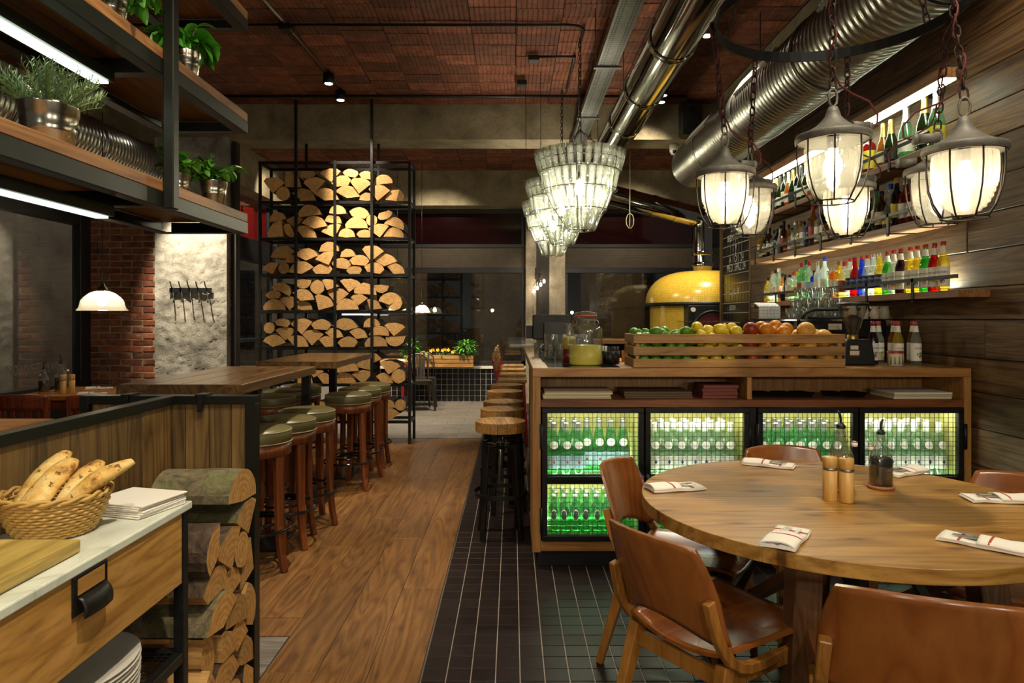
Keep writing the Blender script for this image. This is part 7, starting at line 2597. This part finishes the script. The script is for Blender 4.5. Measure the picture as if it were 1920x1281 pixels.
def cruet(x, y, z, s, liquid, lvl, label, cap_side):
    t = thing('cruet_bottle', label, 'bottle', (x, y, z), cap_side, 'swing-top cruets')
    t.scale = (s, s, s)
    def sqp(r, z_, k):
        return [(r * math.copysign(abs(math.cos(g)) ** k, math.cos(g)), r * math.copysign(abs(math.sin(g)) ** k, math.sin(g)), z_) for g in [2 * PI * i / 20 + 0.157 for i in range(20)]]
    def loft(rows):
        mb = MB(); vs = []
        for r, z_, k in rows:
            vs += sqp(r, z_, k)
        fs = [(i * 20 + j, i * 20 + (j + 1) % 20, (i + 1) * 20 + (j + 1) % 20, (i + 1) * 20 + j) for i in range(len(rows) - 1) for j in range(20)]
        fs.append(tuple(range(19, -1, -1)))
        return mb.add(vs, fs, 0, True)
    loft([(0.033, 0.0, .45), (0.036, 0.005, .45), (0.036, 0.105, .45), (0.032, 0.125, .6), (0.020, 0.155, .85), (0.0145, 0.175, 1), (0.0135, 0.182, 1), (0.0155, 0.184, 1), (0.0155, 0.192, 1), (0.0135, 0.194, 1), (0.0135, 0.205, 1)]).build('bottle_glass', M['cruetglass'], t)
    rows = [(0.030, 0.004, .45), (0.0335, 0.008, .45), (0.0335, min(lvl, 0.104), .45)]
    if lvl > 0.105:
        rows.append((0.0335 - (lvl - 0.105) * 0.32, lvl, .6))
    mb = loft(rows); o_ = len(rows) * 20
    mb.f.append(tuple(range(o_ - 20, o_))); mb.m.append(0); mb.sm.append(False)
    mb.build('liquid', liquid, t)
    MB().lathe([(0.0125, 0.203), (0.0175, 0.206), (0.013, 0.209), (0.0175, 0.212), (0.013, 0.215), (0.008, 0.222), (0.001, 0.223)], 14).build('stopper', M['blackcap'], t)
    MB().tube([(0, 0, 0.222), (0.0, 0, 0.235), (-0.003, 0, 0.25), (-0.010, 0, 0.262)], 0.0042, 8).build('pourer', M['steel'], t)
    mb = MB()
    mb.tube([(0.016 * math.cos(2 * PI * i / 16), 0.016 * math.sin(2 * PI * i / 16), 0.180) for i in range(16)], 0.0013, 5, True)
    mb.tube([(0.016, 0.004, 0.18), (0.03, 0.004, 0.172), (0.04, 0.004, 0.155)], 0.0013, 5); mb.tube([(0.016, -0.004, 0.18), (0.03, -0.004, 0.172), (0.04, -0.004, 0.155)], 0.0013, 5)
    mb.build('wire_bail', M['galv'], t)
    MB().lathe([(0.001, -0.008), (0.009, -0.007), (0.011, 0.0), (0.009, 0.008), (0.004, 0.011), (0.001, 0.011)], 14, (0.044, 0, 0.150)).build('ceramic_stopper', M['white'], t)
    MB().lathe([(0.009, 0.0095), (0.0105, 0.0115), (0.009, 0.013)], 14, (0.044, 0, 0.148)).build('red_washer', M['redcap'], t)
    return t


def saucer(x, y, z, s, label):
    o = MB().lathe([(0.001, 0.0), (0.044, 0.0), (0.049, 0.006), (0.050, 0.014), (0.047, 0.014), (0.045, 0.007), (0.001, 0.006)], 32).build('saucer', M['terracotta'], None, 0, 1, (x, y, z), None)
    o.scale = (s, s, s)
    tag(o, label, 'saucer', 'terracotta saucers')


saucer(1.245, 2.585, 0.7505, 1.0, 'terracotta saucer under the oil bottle behind the mills')
cruet(1.245, 2.585, 0.7575, 1.12, M['oil'], 0.115, 'clear swing-top oil bottle behind the two mills', -0.1)
saucer(1.415, 2.62, 0.7505, 1.0, 'terracotta saucer under the dark vinegar bottle')
cruet(1.415, 2.62, 0.7575, 0.98, M['vinegar'], 0.115, 'swing-top bottle of dark vinegar right of the mills', 3.3)

# ------------------------------------------------------------------ high tables
def high_table(x0, x1, y0, y1, label, posts):
    t = thing('high_table', label, 'table', ((x0 + x1) / 2, (y0 + y1) / 2, 0), 0, 'high tables')
    W = x1 - x0; D = y1 - y0
    n = 4
    for i in range(n):
        a = -W / 2 + W * i / n
        MB().box(a + 0.001, a + W / n - 0.001, -D / 2, D / 2 + RND.uniform(-.004, .004), 1.03, 1.08).build('board', M['hightop'], t, 0.004, 2)
    MB().box(-W / 2 - 0.003, W / 2 + 0.003, -D / 2 - 0.004, -D / 2 - 0.0005, 1.028, 1.078).build('edge_band', M['hightop'], t)
    for p in posts:
        yy = p - (y0 + y1) / 2
        MB().box(-0.03, 0.03, yy - 0.03, yy + 0.03, 0.012, 1.028).build('leg', M['steel'], t, 0.003)
        MB().box(-0.2, 0.2, yy - 0.2, yy + 0.2, 0.001, 0.012).build('base_plate', M['steel'], t, 0.002)
        MB().box(-0.22, 0.22, yy - 0.03, yy + 0.03, 1.0, 1.028).build('cross_bar', M['steel'], t, 0.002)


high_table(-1.925, -1.32, 3.33, 4.60, 'near worn high table top behind the board partition', (3.65, 4.3))
high_table(-1.916, -1.31, 5.12, 6.40, 'farther high table before the firewood rack', (5.35, 6.15))

# ------------------------------------------------------------------ olive stools
def olive_stool():
    t = thing('padded_stool', 'x', 'stool', (0, 0, 0), 0, 'olive padded bar stools')
    MB().lathe([(0.001, 0.795), (0.10, 0.793), (0.16, 0.786), (0.183, 0.775), (0.190, 0.762), (0.190, 0.716), (0.186, 0.706), (0.001, 0.705)], 40).build('cushion', M['leather'], t)
    pp = MB()
    pp.tube([(0.190 * math.cos(2 * PI * i / 40), 0.190 * math.sin(2 * PI * i / 40), 0.709) for i in range(40)], 0.0035, 6, True)
    pp.tube([(0.187 * math.cos(2 * PI * i / 40), 0.187 * math.sin(2 * PI * i / 40), 0.771) for i in range(40)], 0.003, 6, True)
    pp.build('piping', M['piping'], t)
    MB().lathe([(0.175, 0.635), (0.186, 0.636), (0.186, 0.704), (0.175, 0.704)], 40).build('apron_ring', M['stoolwood'], t)
    for k in range(4):
        g = PI / 4 + k * PI / 2
        c, s = math.cos(g), math.sin(g)
        L = MB()
        prof = [(0.168, 0.70, 0.055), (0.168, 0.45, 0.050), (0.172, 0.25, 0.045), (0.19, 0.10, 0.040), (0.212, 0.001, 0.038)]
        vs = []
        for r, z, w_ in prof:
            for a, b in ((-1, -1), (1, -1), (1, 1), (-1, 1)):
                rr_ = r + b * 0.016; tt = a * w_ / 2
                vs.append((c * rr_ - s * tt, s * rr_ + c * tt, z))
        fs = [(i * 4 + j, (i + 1) * 4 + j, (i + 1) * 4 + (j + 1) % 4, i * 4 + (j + 1) % 4) for i in range(4) for j in range(4)] + [(0, 1, 2, 3), (19, 18, 17, 16)]
        L.add(vs, fs).build('leg', M['stoolwood'], t, 0.004)
    MB().tube([(0.197 * math.cos(2 * PI * i / 40), 0.197 * math.sin(2 * PI * i / 40), 0.225) for i in range(40)], 0.009, 8, True).build('foot_ring', M['blackgloss'], t)
    MB().tube([(0.15 * math.cos(2 * PI * i / 32), 0.15 * math.sin(2 * PI * i / 32), 0.26) for i in range(32)], 0.008, 8, True).build('inner_ring', M['blackgloss'], t)
    return t


os0 = olive_stool()
OS = [(-1.445, 3.87, 0.3, 'nearest olive padded stool beside the board partition'), (-1.42, 4.27, 0.1, 'second olive padded stool of the near high table'), (-1.405, 4.68, 0.55, 'third olive padded stool of the near high table'),
      (-1.36, 5.67, 0.2, 'olive padded stool at the near right of the farther high table'), (-1.36, 6.1, 0.5, 'middle olive padded stool right of the farther high table'), (-1.352, 6.52, 0.0, 'farthest olive padded stool right of the farther high table'),
      (-1.94, 5.5, 0.3, 'nearest olive padded stool left of the farther high table'), (-1.97, 5.92, 0.2, 'middle olive padded stool left of the farther high table'), (-1.97, 6.35, 0.6, 'farthest olive padded stool left of the farther high table'),
      (-1.97, 4.1, 0.3, 'olive padded stool left of the near high table, half hidden')]
for i, (x, y, rz, l) in enumerate(OS):
    if i == 0:
        os0.location = (x, y, 0); os0.rotation_euler = (0, 0, rz); os0['label'] = l
    else:
        copy_tree(os0, (x, y, 0), rz, l)

# ------------------------------------------------------------------ round wooden screw stools along the bar
def screw_stool():
    t = thing('screw_stool', 'x', 'stool', (0, 0, 0), 0, 'round wooden bar stools')
    n = 5
    ys_ = [-0.162 + 0.324 * i / n for i in range(n + 1)]
    for a, b_ in zip(ys_, ys_[1:]):
        o = disc_board(a + 0.0004, b_ - 0.0004, 0.1622, 0.675, 0.742, M['stoolseat'], t)
        o.name = 'seat_stave'
        o.rotation_euler = (0, 0, PI / 2)
    MB().cyl((0, 0, 0.35), (0, 0, 0.674), 0.013, n=14).build('screw_spindle', M['galv'], t)
    MB().cyl((0, 0, 0.648), (0, 0, 0.6745), 0.06, 0.07, 20).build('seat_plate', M['steel'], t)
    hub = MB().cyl((0, 0, 0.56), (0, 0, 0.60), 0.028, n=14)
    for k in range(4):
        g = PI / 4 + k * PI / 2
        hub.bar((0.02 * math.cos(g), 0.02 * math.sin(g), 0.58), (0.125 * math.cos(g), 0.125 * math.sin(g), 0.58), 0.035, 0.012)
    hub.build('spider', M['steel'], t)
    for k in range(4):
        g = PI / 4 + k * PI / 2
        p0 = Vector((0.13 * math.cos(g), 0.13 * math.sin(g), 0.60)); p1 = Vector((0.175 * math.cos(g), 0.175 * math.sin(g), 0.001))
        MB().bar(p0, p1, 0.042, 0.016, 0.034, 0.016, up=(math.cos(g), math.sin(g), 0)).build('leg', M['steel'], t, 0.002)
    def band(r, z, h):
        mb = MB(); K = 36; vs = []; fs = []
        for i in range(K):
            g = 2 * PI * i / K
            for (q, zz) in ((r - .003, z), (r + .003, z), (r + .003, z + h), (r - .003, z + h)):
                vs.append((q * math.cos(g), q * math.sin(g), zz))
        for i in range(K):
            j = (i + 1) % K
            for k in range(4):
                fs.append((i * 4 + k, i * 4 + (k + 1) % 4, j * 4 + (k + 1) % 4, j * 4 + k))
        return mb.add(vs, fs)
    band(0.172, 0.265, 0.028).build('foot_ring', M['steel'], t)
    return t


ss0 = screw_stool()
SS = [(-0.075, 4.42, 0.1, 'nearest round wooden stool at the bar'), (-0.07, 5.02, 0.4, 'second round wooden stool at the bar'), (-0.068, 5.47, 0.2, 'third round wooden stool at the bar'),
      (-0.065, 6.25, 0.5, 'fourth round wooden stool at the bar'), (-0.05, 6.86, 0.3, 'farthest round wooden stool at the bar')]
for i, (x, y, rz, l) in enumerate(SS):
    if i == 0:
        ss0.location = (x, y, 0); ss0.rotation_euler = (0, 0, rz); ss0['label'] = l
    else:
        copy_tree(ss0, (x, y, 0), rz, l)

# ------------------------------------------------------------------ red high chairs farther along
def red_chair():
    t = thing('red_high_chair', 'x', 'chair', (0, 0, 0), 0, 'red high chairs')
    for i in range(3):
        a = -0.17 + 0.113 * i
        MB().box(a + 0.001, a + 0.112, -0.17, 0.17, 0.69, 0.722).build('seat_slat', M['crate'], t, 0.003)
    for sx in (-1, 1):
        for sy in (-1, 1):
            MB().bar((sx * 0.13, sy * 0.14, 0.688), (sx * 0.165, sy * 0.17, 0.001), 0.032, 0.032, up=(0, 1, 0)).build('leg', M['redpaint'], t, 0.003)
    MB().box(-0.13, 0.13, -0.145, -0.125, 0.65, 0.688).box(-0.13, 0.13, 0.125, 0.145, 0.65, 0.688).build('seat_rail', M['redpaint'], t, 0.002)
    MB().box(-0.15, 0.15, -0.16, -0.14, 0.25, 0.275).box(-0.15, 0.15, 0.14, 0.16, 0.25, 0.275).build('foot_bar', M['redpaint'], t, 0.002)
    for s in (-1, 1):
        MB().bar((-0.16, s * 0.13, 0.69), (-0.225, s * 0.13, 0.99), 0.03, 0.03, up=(0, 1, 0)).build('back_post', M['redpaint'], t, 0.003)
    for k in range(2):
        MB().box(-0.012, 0.012, -0.165, 0.165, -0.045, 0.045).build('back_slat', M['crate'], t, 0.003, 1, (-0.200 + 0.02 * (1 - k) - 0.008, 0, 0.86 + 0.105 * k), (0, -0.21, 0))
    return t


rc0 = red_chair()
RC = [(0.0, 7.75, 0.0, 'nearest red high chair with slatted wooden seat past the stools'), (0.005, 8.5, 0.0, 'second red high chair with slatted wooden seat'), (0.0, 9.3, 0.0, 'third red high chair with slatted wooden seat'), (0.005, 10.1, 0.0, 'farthest red high chair by the far window')]
for i, (x, y, rz, l) in enumerate(RC):
    if i == 0:
        rc0.location = (x, y, 0); rc0['label'] = l
    else:
        copy_tree(rc0, (x, y, 0), rz, l)

# ------------------------------------------------------------------ planter, gunmetal chairs, far table
pb = thing('planter_box', 'slatted wooden planter with two leafy bushes and yellow flowers on the far sill', 'planter', (-1.20, 11.40, 0.6005))
for k in range(3):
    for s in (-1, 1):
        MB().box(-0.56, 0.56, s * 0.10 - 0.008, s * 0.10 + 0.008, 0.002 + k * 0.066, 0.058 + k * 0.066).build('slat', M['crate'], pb, 0.002)
    for s in (-1, 1):
        MB().box(s * 0.552 - 0.008, s * 0.552 + 0.008, -0.09, 0.09, 0.002 + k * 0.066, 0.058 + k * 0.066).build('slat', M['crate'], pb, 0.002)
for sx in (-0.54, 0.54, 0.30, -0.30):
    for sy in (-0.08, 0.08):
        MB().box(sx - 0.012, sx + 0.012, sy - 0.011, sy + 0.011, 0.003, 0.185).build('batten', M['crate'], pb)
MB().box(-0.54, 0.54, -0.09, 0.09, 0.1, 0.165).build('soil', M['soil'], pb)
BUSH = leaf_mesh('leaf', 0.075, 0.034, M['leaf'], 0.3)


def bush(cx, n, rx, h, seed, label):
    rr = random.Random(seed)
    t = thing('leafy_bush', label, 'plant', (pb.location[0] + cx, pb.location[1], 0.76), 0, 'plants in the far planter')
    sm = MB()
    for s in range(9):
        g = rr.uniform(0, 2 * PI)
        sm.tube([(0, 0, 0), (rx * .4 * math.cos(g), rx * .4 * math.sin(g), h * .5), (rx * .7 * math.cos(g), rx * .7 * math.sin(g), h * .85)], 0.003, 5)
    sm.build('stem', M['stem'], t)
    for i in range(n):
        g = rr.uniform(0, 2 * PI); q = rr.uniform(0.2, 1) ** 0.6; z = rr.uniform(0.06, 1)
        rad = rx * q * math.sin(PI * (0.2 + 0.68 * z))
        o = inst('leaf', BUSH, t, (rad * math.cos(g), rad * math.sin(g) * .8, h * z), None, rr.uniform(.7, 1.2))
        mt = Matrix.Rotation(g - PI / 2 + rr.uniform(-.6, .6), 3, 'Z') @ Matrix.Rotation(rr.uniform(-.3, .9), 3, 'X')
        o.rotation_euler = mt.to_euler()


bush(-0.50, 190, 0.15, 0.30, 3, 'upright leafy bush at the left end of the far planter')
bush(0.43, 210, 0.18, 0.26, 4, 'round leafy bush at the right end of the far planter')
rr = random.Random(9)
petal = MB()
for k in range(5):
    g = 2 * PI * k / 5
    petal.add([(0, 0, 0), (0.02 * math.cos(g - .5), 0.02 * math.sin(g - .5), 0.006), (0.032 * math.cos(g), 0.032 * math.sin(g), 0.004), (0.02 * math.cos(g + .5), 0.02 * math.sin(g + .5), 0.006)], [(0, 1, 2, 3)])
petal_me = petal.mesh('petals', M['petal'])
for i in range(7):
    x = -0.30 + 0.085 * i + rr.uniform(-.02, .02)
    t = thing('pansy', '%s yellow pansy from the left in the far planter' % ordw(i + 1), 'flower', (pb.location[0] + x, pb.location[1] - 0.05 + rr.uniform(-.02, .03), 0.76), 0, 'yellow pansies')
    h = rr.uniform(0.06, 0.13)
    MB().tube([(0, 0, 0), (0.004, -0.006, h)], 0.003, 5).build('stem', M['stem'], t)
    for k in range(2 if i % 2 == 0 else 1):
        inst('petals', petal_me, t, (0.004 + k * 0.035, -0.008, h + k * 0.012), (PI / 2 - .4, 0, k), 1.15)
    for k in range(7):
        o = inst('leaf', BUSH, t, (rr.uniform(-.03, .03), rr.uniform(-.03, .02), rr.uniform(.01, .06)), (rr.uniform(-.2, .8), 0, rr.uniform(0, 6.2)), 0.75)


def tolix():
    t = thing('metal_chair', 'x', 'chair', (0, 0, 0), 0, 'gunmetal sheet metal chairs')
    def seat(u, v):
        k = 0.8
        cu = u * math.sqrt(max(0, 1 - v * v / 2)); cv = v * math.sqrt(max(0, 1 - u * u / 2))
        a = u * k + cu * (1 - k); b = v * k + cv * (1 - k)
        return (a * 0.175, b * 0.175, 0.455 - 0.006 * math.cos(a * 1.5) * math.cos(b * 1.5))
    MB().shell(seat, 10, 10, 0.004).build('seat', M['gunmetal'], t)
    mb = MB()
    pts = [(0.172 * math.copysign(abs(math.cos(g)) ** .4, math.cos(g)), 0.172 * math.copysign(abs(math.sin(g)) ** .4, math.sin(g))) for g in [2 * PI * i / 28 for i in range(28)]]
    vs = [(x, y, 0.452) for x, y in pts] + [(x * 1.01, y * 1.01, 0.40) for x, y in pts]
    mb.add(vs, [(i, 28 + i, 28 + (i + 1) % 28, (i + 1) % 28) for i in range(28)]).build('apron', M['gunmetal'], t)
    for sx in (-1, 1):
        for sy in (-1, 1):
            MB().bar((sx * 0.155, sy * 0.155, 0.44), (sx * 0.205, sy * 0.20, 0.001), 0.05, 0.03, 0.024, 0.02, up=(sx, -sy, 0)).build('leg', M['gunmetal'], t, 0.003)
    bk_ = MB()
    arc = [(-0.165, -0.15, 0.44), (-0.19, -0.165, 0.65), (-0.205, -0.15, 0.78), (-0.225, -0.08, 0.835), (-0.23, 0, 0.85), (-0.225, 0.08, 0.835), (-0.205, 0.15, 0.78), (-0.19, 0.165, 0.65), (-0.165, 0.15, 0.44)]
    bk_.tube(arc, 0.011, 8)
    bk_.build('back_hoop', M['gunmetal'], t)
    for y in (-0.06, 0.0, 0.06):
        MB().bar((-0.17, y, 0.45), (-0.226, y * 1.2, 0.84), 0.03, 0.004, up=(1, 0, 0)).build('back_slat', M['gunmetal'], t)
    return t


t0 = tolix()
t0.location = (-1.42, 10.5, 0); t0.rotation_euler = (0, 0, -1.25); t0['label'] = 'nearer gunmetal chair at the far table right of the rack'
copy_tree(t0, (-1.42, 11.0, 0), -1.45, 'farther gunmetal chair at the far table below the planter')
copy_tree(t0, (-2.1, 9.3, 0), 2.6, 'gunmetal chair seen under the bottom rack shelf')
ftb = thing('far_table', 'small far table with red edge beside the planter', 'table', (-1.95, 10.7, 0))
MB().box(-0.35, 0.35, -0.45, 0.45, 0.72, 0.75).build('top', M['crate'], ftb, 0.003)
MB().box(-0.355, 0.355, -0.455, 0.455, 0.70, 0.719).build('red_edge', M['redpaint'], ftb, 0.002)
for sx in (-1, 1):
    for sy in (-1, 1):
        MB().box(sx * 0.3 - 0.02, sx * 0.3 + 0.02, sy * 0.4 - 0.02, sy * 0.4 + 0.02, 0.001, 0.70).build('leg', M['redpaint'], ftb, 0.002)
o = MB().box(-0.12, 0.12, -0.16, 0.16, 0, 0.01).build('menu_card', M['offwhite'], None, 0.001, 1, (-1.78, 10.55, 0.752), 0.2); tag(o, 'white menu lying on the far red-edged table', 'menu')

# ------------------------------------------------------------------ dining tables by the left window
def dining(x0, x1, y0, y1, label):
    t = thing('dining_table', label, 'table', ((x0 + x1) / 2, (y0 + y1) / 2, 0), 0, 'warm wood dining tables')
    W = x1 - x0; D = y1 - y0
    for i in range(4):
        a = -D / 2 + D * i / 4
        MB().box(-W / 2, W / 2, a + .0006, a + D / 4 - .0006, 0.715, 0.75).build('board', M['tablewarm'], t, 0.003)
    for sx in (-1, 1):
        for sy in (-1, 1):
            MB().box(sx * (W / 2 - 0.08) - .03, sx * (W / 2 - 0.08) + .03, sy * (D / 2 - 0.08) - .03, sy * (D / 2 - 0.08) + .03, 0.001, 0.714).build('leg', M['redwood'], t, 0.003)
    MB().box(-W / 2 + 0.1, W / 2 - 0.1, -D / 2 + 0.05, -D / 2 + 0.07, 0.64, 0.714).build('apron', M['redwood'], t, 0.002)


dining(-4.22, -3.0, 5.72, 6.55, 'warm wood table by the window under the bright dome pendant')
dining(-4.3, -2.98, 3.85, 4.45, 'warm wood table at the far left frame edge')


def slat_chair():
    t = thing('slat_back_chair', 'x', 'chair', (0, 0, 0), 0, 'dark red slat-back chairs')
    MB().box(-0.21, 0.21, -0.2, 0.2, 0.435, 0.46).build('seat', M['redwood'], t, 0.006, 2)
    for s in (-1, 1):
        MB().bar((s * 0.19, 0.18, 0.434), (s * 0.19, 0.19, 0.001), 0.036, 0.036, up=(0, 1, 0)).build('leg', M['redwood'], t, 0.003)
        MB().bar((s * 0.19, -0.24, 0.80), (s * 0.19, -0.20, 0.001), 0.036, 0.036, up=(0, 1, 0)).build('leg', M['redwood'], t, 0.003)
    def top(u, v):
        return (u * 0.215, -0.232 - 0.03 * (1 - u * u), 0.75 + v * 0.055 + 0.012 * (1 - u * u) * (v + 1) / 2)
    MB().shell(top, 12, 4, 0.02).build('top_rail', M['redwood'], t)
    for i in range(5):
        x = -0.13 + i * 0.065
        MB().bar((x, -0.215, 0.46), (x, -0.25, 0.70), 0.03, 0.012, up=(0, 1, 0)).build('back_slat', M['redwood'], t, 0.002)
    return t


sc0 = slat_chair()
SCH = [(-3.78, 5.50, 0.0, 'dark red slat-back chair at the left of the window table'), (-3.22, 5.50, 0.0, 'dark red slat-back chair at the right of the window table')]
for i, (x, y, rz, l) in enumerate(SCH):
    if i == 0:
        sc0.location = (x, y, 0); sc0['label'] = l
    else:
        copy_tree(sc0, (x, y, 0), rz, l)
mill(-3.90, 5.93, 0.7505, 1.05, 'beech mill on the window table, left of the pair', False)
mill(-3.85, 5.97, 0.7505, 1.05, 'beech mill on the window table, right of the pair', False)
saucer(-4.10, 5.98, 0.7505, 1.0, 'terracotta saucer under the left bottle on the window table')
cruet(-4.10, 5.98, 0.7575, 1.0, M['vinegar'], 0.105, 'dark vinegar bottle left of the mills on the window table', 2.8)
saucer(-4.03, 6.10, 0.7505, 1.0, 'terracotta saucer behind the mills on the window table')
cruet(-4.03, 6.10, 0.7575, 1.2, M['vinegar'], 0.10, 'tall cruet bottle behind the mills on the window table', 0.2)
copy_tree(n0, (-3.60, 5.86, 0.752), -1.2, 'white napkin in front of the mills on the window table', 'cutlery napkins on the window table')
copy_tree(n0, (-3.82, 6.32, 0.752), -1.1, 'white napkin behind the mills on the window table', 'cutlery napkins on the window table')
